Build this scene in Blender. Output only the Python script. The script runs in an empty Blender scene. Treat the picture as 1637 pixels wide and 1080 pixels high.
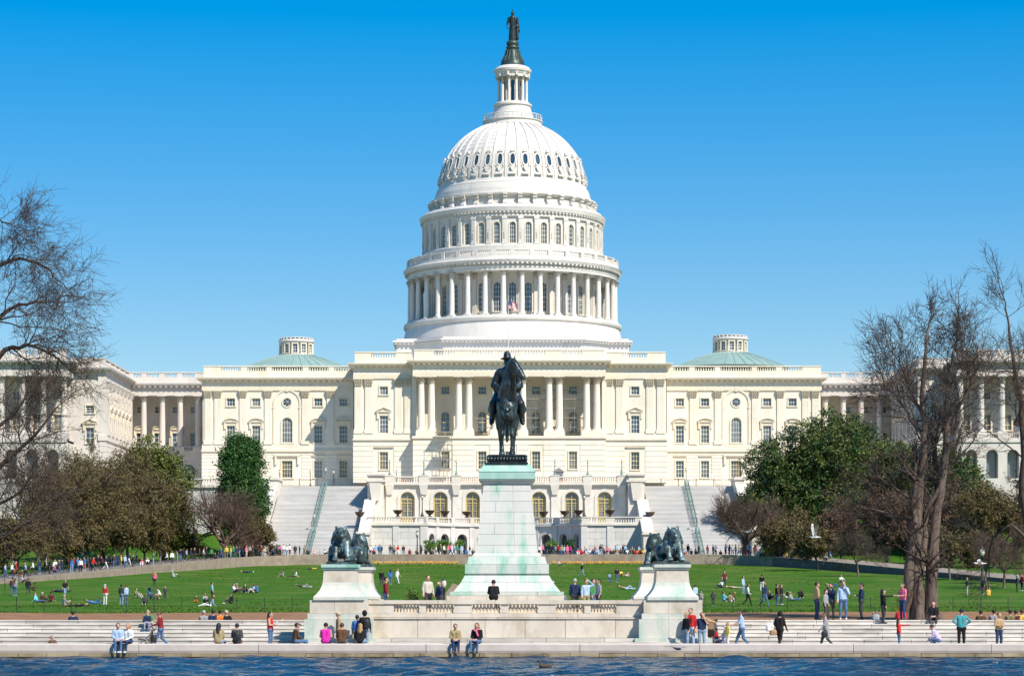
import bpy, math, random
import numpy as np
from mathutils import Vector, Matrix
random.seed(11); np.random.seed(11)
R = math.radians
PI = math.pi
scene = bpy.context.scene
col = scene.collection
# ------------------------------------------------------------------ camera, sky, sun, exposure
FPX, HY, CX, CZ = 4050.0, 945.0, 818.5, 2.6     # focal length in photo pixels, eye level row, centre column, eye height
cam = bpy.data.cameras.new('camera'); camo = bpy.data.objects.new('camera', cam); col.objects.link(camo)
camo.location = (0, 0, CZ); camo.rotation_euler = (R(90), 0, 0)
cam.sensor_width = 36; cam.lens = FPX / 1637 * 36; cam.shift_y = (HY - 540) / 1637
cam.clip_start = 0.5; cam.clip_end = 9000
scene.camera = camo
SUN_ELEV, SUN_AZ = 46.0, 41.0                   # azimuth: degrees to the right of straight behind the camera
sdir = Vector((math.sin(R(SUN_AZ)) * math.cos(R(SUN_ELEV)), -math.cos(R(SUN_AZ)) * math.cos(R(SUN_ELEV)), math.sin(R(SUN_ELEV))))
sl = bpy.data.lights.new('sun', 'SUN'); sl.energy = 4.6; sl.angle = R(0.53); sl.color = (1.0, 0.93, 0.81)
so = bpy.data.objects.new('sun', sl); col.objects.link(so); so.rotation_euler = sdir.to_track_quat('Z', 'Y').to_euler(); so.location = (60, -60, 80)
w = bpy.data.worlds.new('World'); scene.world = w; w.use_nodes = True
nt = w.node_tree; nt.nodes.clear()
sky = nt.nodes.new('ShaderNodeTexSky'); sky.sky_type = 'NISHITA'; sky.sun_disc = False
sky.sun_elevation = R(SUN_ELEV); sky.sun_rotation = math.atan2(sdir.x, sdir.y)
sky.altitude = 0; sky.air_density = 1.0; sky.dust_density = 0.0; sky.ozone_density = 4.0
hs = nt.nodes.new('ShaderNodeHueSaturation'); hs.inputs['Hue'].default_value = 0.510; hs.inputs['Saturation'].default_value = 2.85; hs.inputs['Value'].default_value = 1.85
bg = nt.nodes.new('ShaderNodeBackground'); bg.inputs['Strength'].default_value = 0.14
wo = nt.nodes.new('ShaderNodeOutputWorld')
gm = nt.nodes.new('ShaderNodeGamma'); gm.inputs['Gamma'].default_value = 0.42
nt.links.new(sky.outputs[0], gm.inputs['Color']); nt.links.new(gm.outputs[0], hs.inputs['Color']); nt.links.new(hs.outputs[0], bg.inputs[0]); nt.links.new(bg.outputs[0], wo.inputs[0])
scene.view_settings.view_transform = 'Standard'; scene.view_settings.look = 'None'
scene.view_settings.exposure = 0.56; scene.view_settings.gamma = 1.0; scene.view_settings.use_curve_mapping = False
scene.render.engine = 'CYCLES'
try:
    scene.cycles.max_bounces = 5; scene.cycles.transparent_max_bounces = 4
except Exception: pass

def wx(px, D): return (px - CX) * D / FPX
def wz(py, D): return CZ + (HY - py) * D / FPX
def lerp(a, b, t): return a + (b - a) * t
def interp(pts, x):
    if x <= pts[0][0]: return pts[0][1]
    for (a, va), (b, vb) in zip(pts, pts[1:]):
        if x <= b: return va + (vb - va) * (x - a) / (b - a)
    return pts[-1][1]

# ------------------------------------------------------------------ materials
MATS = {}
def mat(name, c, c2=None, rough=0.7, scale=1.0, bump=0.0, bscale=None, stain=None, stain_scale=0.5, stain_amt=0.5, objrand=0.0,
        metal=0.0, spec=0.4, stretch=(1, 1, 1), detail=5, slo=0.5, shi=0.72):
    """stone / cloth / paint: two-tone noise, optional stain patches with their own shape, per-piece tone"""
    if name in MATS: return MATS[name]
    m = bpy.data.materials.new(name); m.use_nodes = True; n = m.node_tree.nodes; L = m.node_tree.links
    b = n['Principled BSDF']; b.inputs['Roughness'].default_value = rough; b.inputs['Metallic'].default_value = metal
    b.inputs['Specular IOR Level'].default_value = spec
    out = None
    geo = n.new('ShaderNodeNewGeometry')
    mp = n.new('ShaderNodeMapping'); mp.inputs['Scale'].default_value = stretch
    L.new(geo.outputs['Position'], mp.inputs['Vector'])
    if c2 is not None:
        t = n.new('ShaderNodeTexNoise'); t.inputs['Scale'].default_value = scale; t.inputs['Detail'].default_value = detail; t.inputs['Roughness'].default_value = 0.62
        L.new(mp.outputs[0], t.inputs['Vector'])
        r = n.new('ShaderNodeValToRGB'); r.color_ramp.elements[0].position = 0.32; r.color_ramp.elements[1].position = 0.68
        r.color_ramp.elements[0].color = (*c, 1); r.color_ramp.elements[1].color = (*c2, 1)
        L.new(t.outputs['Fac'], r.inputs[0]); out = r.outputs[0]
    else:
        rgb = n.new('ShaderNodeRGB'); rgb.outputs[0].default_value = (*c, 1); out = rgb.outputs[0]
    if stain is not None:
        t2 = n.new('ShaderNodeTexNoise'); t2.inputs['Scale'].default_value = stain_scale; t2.inputs['Detail'].default_value = 7; t2.inputs['Roughness'].default_value = 0.68
        off = n.new('ShaderNodeVectorMath'); off.operation = 'ADD'; off.inputs[1].default_value = (31.7, 12.3, 5.1)
        L.new(mp.outputs[0], off.inputs[0]); L.new(off.outputs[0], t2.inputs['Vector'])
        r2 = n.new('ShaderNodeValToRGB'); r2.color_ramp.elements[0].position = slo; r2.color_ramp.elements[1].position = shi
        r2.color_ramp.elements[0].color = (0, 0, 0, 1); r2.color_ramp.elements[1].color = (stain_amt,) * 3 + (1,)
        L.new(t2.outputs['Fac'], r2.inputs[0])
        mx = n.new('ShaderNodeMixRGB'); L.new(r2.outputs[0], mx.inputs[0]); L.new(out, mx.inputs[1]); mx.inputs[2].default_value = (*stain, 1); out = mx.outputs[0]
    if objrand > 0:
        oi = n.new('ShaderNodeObjectInfo'); mr = n.new('ShaderNodeMapRange')
        mr.inputs['To Min'].default_value = 1 - objrand; mr.inputs['To Max'].default_value = 1 + objrand * 0.6
        L.new(oi.outputs['Random'], mr.inputs['Value'])
        vm = n.new('ShaderNodeVectorMath'); vm.operation = 'SCALE'; L.new(out, vm.inputs[0]); L.new(mr.outputs[0], vm.inputs['Scale']); out = vm.outputs[0]
    L.new(out, b.inputs['Base Color'])
    if bump > 0:
        t3 = n.new('ShaderNodeTexNoise'); t3.inputs['Scale'].default_value = bscale or scale * 6; t3.inputs['Detail'].default_value = 4
        L.new(mp.outputs[0], t3.inputs['Vector'])
        bp = n.new('ShaderNodeBump'); bp.inputs['Strength'].default_value = bump; bp.inputs['Distance'].default_value = 0.03
        L.new(t3.outputs['Fac'], bp.inputs['Height']); L.new(bp.outputs[0], b.inputs['Normal'])
    MATS[name] = m
    return m

# ------------------------------------------------------------------ mesh building
def wl(o):
    v = Vector((0, 0, 0))
    while o is not None:
        v = v + Vector(o.location); o = o.parent
    return v
def tag(o, label=None, cat=None, group=None, kind=None):
    if label: o['label'] = label
    if cat: o['category'] = cat
    if group: o['group'] = group
    if kind: o['kind'] = kind
    return o
def thing(name, label, cat, loc=(0, 0, 0), group=None, rotz=0):
    o = bpy.data.objects.new(name, None); col.objects.link(o); o.location = loc; o.rotation_euler = (0, 0, rotz)
    o.empty_display_size = 0.2
    return tag(o, label, cat, group)
def inst(me, name, parent=None, loc=(0, 0, 0), rotz=0.0, rot=None, scale=None):
    o = bpy.data.objects.new(name, me); col.objects.link(o)
    if parent is not None:
        o.parent = parent; o.location = Vector(loc) - wl(parent)
    else: o.location = loc
    o.rotation_euler = rot if rot is not None else (0, 0, rotz)
    if scale is not None: o.scale = scale if hasattr(scale, '__len__') else (scale,) * 3
    return o
def sub(me, name, parent, loc=(0, 0, 0)):
    """a sub-part in its parent's own axes"""
    o = bpy.data.objects.new(name, me); col.objects.link(o); o.parent = parent; o.location = loc
    return o
class MB:
    def __init__(s): s.v = []; s.f = []; s.m = []; s.s = []
    def add(s, vs, fs, m=0, smooth=False):
        k = len(s.v); s.v.extend([tuple(p) for p in vs])
        for f in fs: s.f.append(tuple(i + k for i in f)); s.m.append(m); s.s.append(smooth)
        return s
    def box(s, x0, x1, y0, y1, z0, z1, m=0):
        return s.add([(x0,y0,z0),(x1,y0,z0),(x1,y1,z0),(x0,y1,z0),(x0,y0,z1),(x1,y0,z1),(x1,y1,z1),(x0,y1,z1)],
                     [(0,3,2,1),(4,5,6,7),(0,1,5,4),(1,2,6,5),(2,3,7,6),(3,0,4,7)], m)
    def frustum(s, cx, cy, z0, z1, w0, d0, w1, d1, m=0):
        a = [(cx-w0/2,cy-d0/2,z0),(cx+w0/2,cy-d0/2,z0),(cx+w0/2,cy+d0/2,z0),(cx-w0/2,cy+d0/2,z0)]
        b = [(cx-w1/2,cy-d1/2,z1),(cx+w1/2,cy-d1/2,z1),(cx+w1/2,cy+d1/2,z1),(cx-w1/2,cy+d1/2,z1)]
        return s.add(a + b, [(0,3,2,1),(4,5,6,7),(0,1,5,4),(1,2,6,5),(2,3,7,6),(3,0,4,7)], m)
    def prism_y(s, poly, y0, y1, m=0):        # poly in (x,z), counter-clockwise seen from -y
        n = len(poly); vs = [(x, y0, z) for x, z in poly] + [(x, y1, z) for x, z in poly]
        fs = [tuple(range(n)), tuple(range(2*n-1, n-1, -1))] + [(i, i+n, (i+1) % n + n, (i+1) % n) for i in range(n)]
        return s.add(vs, fs, m)
    def prism_x(s, poly, x0, x1, m=0):        # poly in (y,z)
        n = len(poly); vs = [(x0, y, z) for y, z in poly] + [(x1, y, z) for y, z in poly]
        fs = [tuple(range(n-1, -1, -1)), tuple(range(n, 2*n))] + [(i, (i+1) % n, (i+1) % n + n, i+n) for i in range(n)]
        return s.add(vs, fs, m)
    def prism_z(s, poly, z0, z1, m=0, scale1=1.0):        # poly in (x,y) counter-clockwise from above
        n = len(poly); vs = [(x, y, z0) for x, y in poly] + [(x*scale1, y*scale1, z1) for x, y in poly]
        fs = [tuple(range(n-1, -1, -1)), tuple(range(n, 2*n))] + [(i, (i+1) % n, (i+1) % n + n, i+n) for i in range(n)]
        return s.add(vs, fs, m)
    def lathe(s, prof, n=24, cx=0, cy=0, m=0, smooth=True, a0=0.0, a1=2*PI, cap=True):
        full = abs(a1 - a0 - 2*PI) < 1e-6; cnt = n if full else n + 1; k = len(prof)
        vs = []
        for i in range(cnt):
            a = a0 + (a1 - a0) * i / n; c, q = math.cos(a), math.sin(a)
            vs += [(cx + r*c, cy + r*q, z) for r, z in prof]
        fs = []
        for i in range(n):
            j = (i + 1) % cnt
            for p in range(k - 1): fs.append((i*k+p, j*k+p, j*k+p+1, i*k+p+1))
        s.add(vs, fs, m, smooth)
        if full and cap:
            for p, rev in ((0, True), (k-1, False)):
                if prof[p][0] > 1e-4:
                    ring = [vs[i*k+p] for i in range(cnt)]
                    if rev: ring = ring[::-1]
                    s.add(ring, [tuple(range(cnt))], m)
        return s
    def tube(s, pts, rad, n=6, m=0, smooth=True, cap=True):
        k = len(pts); pts = [Vector(p) for p in pts]
        if not hasattr(rad, '__len__'): rad = [rad] * k
        vs = []; ref = None
        for i in range(k):
            d = (pts[min(i+1, k-1)] - pts[max(i-1, 0)])
            d = d.normalized() if d.length > 1e-9 else Vector((0, 0, 1))
            if ref is None: ref = Vector((1, 0, 0)) if abs(d.x) < 0.8 else Vector((0, 1, 0))
            a = d.cross(ref)
            if a.length < 1e-6: a = d.orthogonal()
            a.normalize(); b2 = d.cross(a); ref = b2 * -1 if False else ref
            for j in range(n):
                t = 2*PI*j/n; vs.append(pts[i] + (a*math.cos(t) + b2*math.sin(t)) * rad[i])
        fs = [(i*n+j, i*n+(j+1) % n, (i+1)*n+(j+1) % n, (i+1)*n+j) for i in range(k-1) for j in range(n)]
        s.add(vs, fs, m, smooth)
        if cap:
            s.add(vs[:n][::-1], [tuple(range(n))], m); s.add(vs[-n:], [tuple(range(n))], m)
        return s
    def mesh(s, name, mats, off=(0, 0, 0)):
        me = bpy.data.meshes.new(name)
        v = np.array(s.v, dtype=float).reshape(-1, 3) - np.array(off)
        me.from_pydata(v.tolist(), [], s.f)
        if not isinstance(mats, (list, tuple)): mats = [mats]
        for mm in mats: me.materials.append(mm)
        if len(mats) > 1: me.polygons.foreach_set('material_index', np.array(s.m, dtype=np.int32))
        me.polygons.foreach_set('use_smooth', np.array(s.s, dtype=bool))
        me.update()
        return me
    def build(s, name, mats, parent=None, kind=None):
        off = wl(parent) if parent is not None else Vector((0, 0, 0))
        o = bpy.data.objects.new(name, s.mesh(name, mats, off)); col.objects.link(o)
        if parent is not None: o.parent = parent
        if kind: o['kind'] = kind
        return o

def solo(mb, name, mats, label, cat, base, group=None):
    """a thing that is one mesh, its origin at its base"""
    o = bpy.data.objects.new(name, mb.mesh(name, mats, base)); col.objects.link(o); o.location = base
    return tag(o, label, cat, group)

def wall(mb, x0, x1, z0, z1, y, openings, depth=0.45, m=0, ax='y', flip=1):
    """a wall sheet at depth y facing the viewer, with real openings (xa, xb, za, zb, arched) and their reveals"""
    def P(x, yy, z): return (x, yy, z)
    xs = sorted({x0, x1} | {v for o in openings for v in o[:2]}); zs = sorted({z0, z1} | {v for o in openings for v in o[2:4]} | {o[3] - (o[1]-o[0])/2 for o in openings if o[4]})
    for i in range(len(xs)-1):
        for j in range(len(zs)-1):
            mx, mz = (xs[i]+xs[i+1])/2, (zs[j]+zs[j+1])/2
            if any(o[0] < mx < o[1] and o[2] < mz < o[3] for o in openings): continue
            mb.add([P(xs[i], y, zs[j]), P(xs[i+1], y, zs[j]), P(xs[i+1], y, zs[j+1]), P(xs[i], y, zs[j+1])], [(0, 1, 2, 3)], m)
    for xa, xb, za, zb, arch in openings:
        if not arch:
            ring = [(xa, za), (xb, za), (xb, zb), (xa, zb)]
        else:
            r = (xb-xa)/2; cxx = (xa+xb)/2; zs_ = zb - r; N = 10
            arc = [(cxx + r*math.cos(PI*i/N), zs_ + r*math.sin(PI*i/N)) for i in range(N+1)]
            ring = [(xa, za), (xb, za)] + arc
            right = [p for p in arc if p[0] >= cxx-1e-6]; left = [p for p in arc if p[0] <= cxx+1e-6]
            for seg, cx_ in ((right, xb), (left, xa)):
                for a, b in zip(seg, seg[1:]):
                    mb.add([P(cx_, y, zb), P(a[0], y, a[1]), P(b[0], y, b[1])], [(0, 1, 2)] if cx_ == xa else [(0, 2, 1)] if False else [(0, 1, 2)], m)
        n = len(ring)
        mb.add([P(x, y, z) for x, z in ring] + [P(x, y+depth, z) for x, z in ring], [(i, (i+1) % n, (i+1) % n + n, i+n) for i in range(n)], m)

def courses(mb, x0, x1, z0, z1, y0, y1, n, openings, gap=0.07, m=0):
    """rusticated courses: proud blocks with a groove between, broken by openings"""
    h = (z1 - z0) / n
    for k in range(n):
        a, b = z0 + k*h + gap/2, z0 + (k+1)*h - gap/2
        cuts = sorted([(o[0], o[1]) for o in openings if o[2] < b - 0.02 and o[3] > a + 0.02])
        x = x0
        for ca, cb in cuts:
            if ca - x > 0.05: mb.box(x, ca, y0, y1, a, b, m)
            x = max(x, cb)
        if x1 - x > 0.05: mb.box(x, x1, y0, y1, a, b, m)

# ------------------------------------------------------------------ smooth bodies: tapered limbs blended into one closed surface
def sdf_mesh(name, prims, mats, res=0.03, k=0.05, mult=1.0):
    """prims: (p0, p1, r0, r1, tag[, k]) tapered capsules or ('e', centre, radii, tag) ellipsoids; one continuous surface, material by nearest limb"""
    lo = np.array([1e9]*3); hi = -lo
    for p in prims:
        if p[0] == 'e': lo = np.minimum(lo, np.array(p[1]) - np.array(p[2])); hi = np.maximum(hi, np.array(p[1]) + np.array(p[2]))
        else:
            for q, r in ((p[0], p[2]), (p[1], p[3])): lo = np.minimum(lo, np.array(q) - r); hi = np.maximum(hi, np.array(q) + r)
    lo -= 2.5*res; hi += 2.5*res
    n = np.ceil((hi - lo) / res).astype(int) + 1
    ax = [lo[i] + res*np.arange(n[i]) for i in range(3)]
    fld = np.full(n, 1e3)
    def dist(p, X, Y, Z):
        if p[0] == 'e':
            c, r = p[1], p[2]
            q = np.sqrt(((X-c[0])/r[0])**2 + ((Y-c[1])/r[1])**2 + ((Z-c[2])/r[2])**2)
            return (q - 1) * min(r)
        a = np.array(p[0], float); b = np.array(p[1], float); d = b - a; dd = max(d @ d, 1e-12)
        t = np.clip(((X-a[0])*d[0] + (Y-a[1])*d[1] + (Z-a[2])*d[2]) / dd, 0, 1)
        return np.sqrt((X-a[0]-t*d[0])**2 + (Y-a[1]-t*d[1])**2 + (Z-a[2]-t*d[2])**2) - (p[2] + (p[3]-p[2])*t)
    for p in prims:
        if p[0] == 'e': a = np.array(p[1]) - np.array(p[2]); b = np.array(p[1]) + np.array(p[2])
        else:
            a = np.minimum(np.array(p[0]) - p[2], np.array(p[1]) - p[3]); b = np.maximum(np.array(p[0]) + p[2], np.array(p[1]) + p[3])
        mgn = k*1.5 + 2.5*res
        i0 = np.maximum(((a - mgn - lo)/res).astype(int), 0); i1 = np.minimum(((b + mgn - lo)/res).astype(int) + 2, n)
        sl_ = tuple(slice(i0[i], i1[i]) for i in range(3))
        X, Y, Z = np.meshgrid(ax[0][sl_[0]], ax[1][sl_[1]], ax[2][sl_[2]], indexing='ij', sparse=True)
        d = dist(p, X, Y, Z); f = fld[sl_]
        h = np.clip(0.5 + 0.5*(f - d)/k, 0, 1)
        fld[sl_] = np.where(f > 900, d, f*(1-h) + d*h - k*h*(1-h))
    # surface nets
    s = fld < 0
    c = np.zeros(np.array(n) - 1, dtype=np.int32)
    offs = [(i, j, l) for i in (0, 1) for j in (0, 1) for l in (0, 1)]
    def cut(A, o): return A[o[0]:A.shape[0]-1+o[0], o[1]:A.shape[1]-1+o[1], o[2]:A.shape[2]-1+o[2]]
    for o in offs: c += cut(s, o)
    act = (c > 0) & (c < 8)
    idx = -np.ones(act.shape, dtype=np.int64); ids = np.argwhere(act); idx[act] = np.arange(len(ids))
    P = np.zeros((len(ids), 3)); cnt = np.zeros(len(ids))
    for a_, o1 in enumerate(offs):
        for o2 in offs[a_+1:]:
            if sum(abs(o1[i]-o2[i]) for i in range(3)) != 1: continue
            f1 = cut(fld, o1)[act]; f2 = cut(fld, o2)[act]
            msk = (f1 < 0) != (f2 < 0)
            t = np.where(msk, f1/(np.where(msk, f1-f2, 1)), 0)
            pt = np.array(o1)[None] + t[:, None]*(np.array(o2)-np.array(o1))[None]
            P[msk] += pt[msk]; cnt[msk] += 1
    P = lo + (ids + P/np.maximum(cnt, 1)[:, None]) * res
    faces = []
    for axis in range(3):
        u, v_ = (axis+1) % 3, (axis+2) % 3
        a = [slice(None)]*3; b = [slice(None)]*3; a[axis] = slice(0, -1); b[axis] = slice(1, None)
        s1 = s[tuple(a)]; s2 = s[tuple(b)]
        e = np.argwhere(s1 != s2)
        if not len(e): continue
        ok = (e[:, u] > 0) & (e[:, v_] > 0) & (e[:, u] < n[u]-1) & (e[:, v_] < n[v_]-1); e = e[ok]
        inside = s1[tuple(e.T)]
        def g(du, dv):
            q = e.copy(); q[:, u] += du; q[:, v_] += dv; return idx[tuple(q.T)]
        quad = np.stack([g(-1, -1), g(0, -1), g(0, 0), g(-1, 0)], 1)
        quad[~inside] = quad[~inside][:, ::-1]
        faces.append(quad)
    Fq = np.concatenate(faces)
    Fq = Fq[(Fq >= 0).all(1)]
    me = bpy.data.meshes.new(name)
    me.from_pydata((P*mult).tolist(), [], Fq.tolist())
    for mm in mats: me.materials.append(mm)
    if len(mats) > 1:
        C = P[Fq].mean(1); best = np.full(len(C), 1e9); tg = np.zeros(len(C), dtype=np.int32)
        for p in prims:
            d = dist(p, C[:, 0], C[:, 1], C[:, 2]); t = p[3] if p[0] == 'e' else p[4]
            q = d < best; best[q] = d[q]; tg[q] = t
        me.polygons.foreach_set('material_index', tg)
    me.polygons.foreach_set('use_smooth', np.ones(len(Fq), dtype=bool))
    me.update()
    return me
# ------------------------------------------------------------------ palette
M_lawn = mat('lawn_green', (0.028, 0.088, 0.004), (0.052, 0.132, 0.008), 0.95, 0.35, 0.6, 9.0, stain=(0.14, 0.15, 0.035), stain_scale=0.12, stain_amt=0.75, slo=0.47, shi=0.70, spec=0.1)
M_dirt = mat('bare_earth', (0.20, 0.105, 0.055), (0.30, 0.17, 0.095), 0.95, 0.9, 0.5, 14, spec=0.1)
M_path = mat('tan_paving', (0.20, 0.16, 0.125), (0.27, 0.22, 0.17), 0.9, 0.8, 0.2, 8)
M_wallstone = mat('grey_tan_stone', (0.24, 0.19, 0.145), (0.33, 0.27, 0.205), 0.85, 1.2, 0.3, 5, stain=(0.13, 0.105, 0.08), stain_scale=0.7, stain_amt=0.5)
M_shadedwall = mat('tree_shaded_stone', (0.075, 0.072, 0.075), (0.14, 0.13, 0.125), 0.9, 1.2, 0.3, 5)  # same wall's right stretch, with tree shade put into the colour
M_cope = mat('pink_grey_coping', (0.50, 0.43, 0.39), (0.58, 0.51, 0.465), 0.8, 1.6, 0.2, 22, stain=(0.40, 0.33, 0.28), stain_scale=0.55, stain_amt=0.5, objrand=0.05)
M_ledge = mat('wet_ledge_stone', (0.40, 0.32, 0.20), (0.26, 0.20, 0.11), 0.55, 1.1, 0.5, 9, stain=(0.035, 0.030, 0.018), stain_scale=0.8, stain_amt=0.9, objrand=0.15)
M_algae = mat('dark_algae_line', (0.016, 0.015, 0.011), (0.05, 0.042, 0.025), 0.35, 3.0, 0.6, 12)
M_step = mat('white_marble_step', (0.50, 0.455, 0.40), (0.63, 0.585, 0.53), 0.6, 0.9, 0.25, 7, stain=(0.26, 0.235, 0.20), stain_scale=1.3, stain_amt=0.7, objrand=0.22, stretch=(0.6, 1, 2.2), slo=0.46)
M_walk = mat('pale_walk', (0.42, 0.37, 0.32), (0.5, 0.45, 0.39), 0.9, 1.0, 0.2, 8)

# ------------------------------------------------------------------ terrain
TZ = [(110, -1.7), (112.9, -1.7), (113, -0.02), (117.9, -0.02), (121.7, -0.03), (122.4, 0.78), (127, 0.80), (134, 1.18), (147, 1.40), (225, 1.5), (378, 6.5), (381.5, 6.9), (398, 7.8), (405, 8.2), (432, 13.0), (470, 14.5), (700, 16), (1200, 14), (9000, 10)]
def tz(x, d): return interp(TZ, d)
def ground_at(px, py):
    """where the line of sight through a photo point meets the sloping ground beyond the steps"""
    d = 123.0
    while d < 396:
        z = CZ + (HY - py) * d / FPX
        if z <= tz(0, d): return (px - CX) * d / FPX, d, tz(0, d)
        d += 0.25
    return (px - CX) * 396 / FPX, 396, tz(0, 396)
mb = MB()
ys = [-60, -4, -3.9, 60, 110, 112.9, 113, 117.9, 121.7, 122.4, 124, 127, 130, 134, 140, 147.2] ; soil_end = len(ys)
ys += [160, 180, 200, 225] + [225 + 9*i for i in range(1, 18)] + [381.5, 390, 398, 405, 414, 423, 432, 450, 470, 520, 600, 700, 900, 1300, 2500, 6000, 9000]
xs = [-6000, -1500, -500, -250] + [-150 + 12.5*i for i in range(25)] + [250, 500, 1500, 6000]
def gz(x, y):
    if y < -3.95: return 0.1
    if y < 112.95: return -1.7 if abs(x) < 130 else 0.1
    z = tz(x, y)
    if abs(x) < 38 and 380 < y < 441: z = min(z, 7.3)
    if y > 127: z += 0.05*math.sin(x*0.21 + y*0.11) + 0.04*math.sin(x*0.07 - y*0.05)
    return z
V = [(x, y, gz(x, y)) for y in ys for x in xs]; n = len(xs)
for j in range(len(ys)-1):
    for i in range(n-1):
        a = j*n + i
        mb.f.append((a, a+1, a+n+1, a+n)); mb.s.append(True)
        mb.m.append(1 if ys[j] >= 121 and ys[j+1] <= 147.3 else (2 if ys[j+1] <= 121.8 else 0))
mb.v = V
g = mb.build('ground', [M_lawn, M_dirt, M_walk]); tag(g, kind='structure')

# short grass blades as one mass along the near edge and up the slope
def grass():
    rng = np.random.default_rng(5); N = 42000
    x = rng.uniform(-40, 40, N); y = 147.0 + 230*rng.random(N)**1.7
    lim = (y*0.205 + 3); keep = np.abs(x) < lim; x, y = x[keep], y[keep]; N = len(x)
    z = np.interp(y, [p[0] for p in TZ], [p[1] for p in TZ]) + 0.05*np.sin(x*0.21+y*0.11) + 0.04*np.sin(x*0.07-y*0.05) - 0.02
    h = rng.uniform(0.05, 0.12, N)*(1 + (y < 149)*0.7); wd = rng.uniform(0.02, 0.05, N) * (0.7 + y/260); an = rng.uniform(0, PI, N)
    dx, dy = np.cos(an)*wd, np.sin(an)*wd; lx, ly = rng.normal(0, 0.04, N), rng.normal(0, 0.04, N)
    v = np.stack([np.stack([x-dx, y-dy, z], 1), np.stack([x+dx, y+dy, z], 1), np.stack([x+lx, y+ly, z+h], 1)], 1).reshape(-1, 3)
    me = bpy.data.meshes.new('grass'); me.from_pydata(v.tolist(), [], np.arange(3*N).reshape(-1, 3).tolist())
    me.materials.append(mat('grass_blade', (0.026, 0.090, 0.005), (0.10, 0.17, 0.022), 0.9, 0.14, spec=0.15)); me.update()
    o = bpy.data.objects.new('grass', me); col.objects.link(o); tag(o, 'short green grass covering the sloping lawn', 'grass', kind='stuff')
grass()

# ------------------------------------------------------------------ pool
wm = bpy.data.materials.new('pool_water'); wm.use_nodes = True; n_ = wm.node_tree.nodes; L_ = wm.node_tree.links
b_ = n_['Principled BSDF']; b_.inputs['Base Color'].default_value = (0.012, 0.038, 0.072, 1); b_.inputs['Roughness'].default_value = 0.09; b_.inputs['IOR'].default_value = 1.33
geo_ = n_.new('ShaderNodeNewGeometry'); acc = None
for sc, st, ds in (((0.9, 2.4, 1), 0.85, 0.55), ((2.6, 6.5, 1), 0.8, 0.22), ((7, 16, 1), 0.5, 0.06)):
    mp_ = n_.new('ShaderNodeMapping'); mp_.inputs['Scale'].default_value = sc; L_.new(geo_.outputs['Position'], mp_.inputs[0])
    t_ = n_.new('ShaderNodeTexNoise'); t_.inputs['Scale'].default_value = 1.0; t_.inputs['Detail'].default_value = 3; L_.new(mp_.outputs[0], t_.inputs['Vector'])
    bp_ = n_.new('ShaderNodeBump'); bp_.inputs['Strength'].default_value = st; bp_.inputs['Distance'].default_value = ds; L_.new(t_.outputs['Fac'], bp_.inputs['Height'])
    if acc is not None: L_.new(acc, bp_.inputs['Normal'])
    acc = bp_.outputs[0]
L_.new(acc, b_.inputs['Normal'])
# rippled surface: real low waves near the far edge, flat further off
mb = MB(); wxs = np.linspace(-34, 34, 227); wys = np.linspace(58, 112.7, 240)
X, Y = np.meshgrid(wxs, wys)
rngw = np.random.default_rng(3); Zw = np.zeros_like(X)
for _ in range(46):
    lam = rngw.uniform(0.8, 2.6); th = rngw.normal(PI/2, 0.55); ph = rngw.uniform(0, 2*PI)
    Zw += 0.013*lam**0.9*np.sin(2*PI/lam*(X*math.cos(th) + Y*math.sin(th)) + ph) * 0.55
edge = np.clip(np.minimum.reduce([(X+34)/3, (34-X)/3, (Y-58)/3]), 0, 1)
Zw = -0.34 + Zw*edge
mb.v = [tuple(p) for p in np.stack([X, Y, Zw], -1).reshape(-1, 3)]; nx = len(wxs)
for j in range(len(wys)-1):
    for i in range(nx-1): mb.f.append((j*nx+i, j*nx+i+1, (j+1)*nx+i+1, (j+1)*nx+i)); mb.m.append(0); mb.s.append(True)
for x0, x1, y0, y1 in ((-130, -34, -3.9, 112.7), (34, 130, -3.9, 112.7), (-34, 34, -3.9, 58)):
    mb.add([(x0, y0, -0.34), (x1, y0, -0.34), (x1, y1, -0.34), (x0, y1, -0.34)], [(0, 1, 2, 3)], 0, True)
tag(mb.build('pool_water', wm), kind='structure')

# ------------------------------------------------------------------ quay: coping slabs over a ledge of wet stones
quay = thing('pool_edge_wall', 'long low pinkish stone wall edging the pool', 'wall', (0, 112.6, -1.6))
core = MB(); core.box(-130, 130, 112.35, 113.0, -1.6, -0.05)
core.build('wall_core', M_ledge, quay)
x = -30.0; rq = random.Random(4)
while x < 30:
    L0 = rq.choice([5.3, 6.1, 6.8, 7.4]); e = min(x + L0, 31)
    s_ = MB(); dz = rq.uniform(-0.006, 0.006)
    s_.prism_x([(112.0, 0.0+dz), (112.0, 0.255+dz), (112.03, 0.285+dz), (112.95, 0.30+dz), (113.02, 0.0+dz)][::-1], x + 0.012, e - 0.012)
    s_.prism_x([(112.04, -0.115), (112.0, -0.02), (112.0, 0.004+dz), (112.9, 0.004+dz), (112.9, -0.115)][::-1], x + 0.012, e - 0.012)
    s_.build('coping_slab', M_cope, quay); x = e
x = -30.0
while x < 30:
    L0 = rq.uniform(1.15, 1.5); h = rq.uniform(-0.135, -0.115)
    s_ = MB(); s_.box(x + 0.012, x + L0 - 0.012, 111.93 + rq.uniform(-0.03, 0.02), 112.4, -0.36, h); s_.build('ledge_stone', M_ledge, quay); x += L0
s_ = MB(); s_.box(-31, 31, 111.90, 112.3, -0.9, -0.27); s_.build('algae_band', M_algae, quay)
for sg in (-1, 1):
    s_ = MB(); s_.box(*sorted((sg*31.01, sg*130)), 112.0, 113.0, -0.12, 0.30); s_.build('coping_slab', M_cope, quay)

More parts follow.
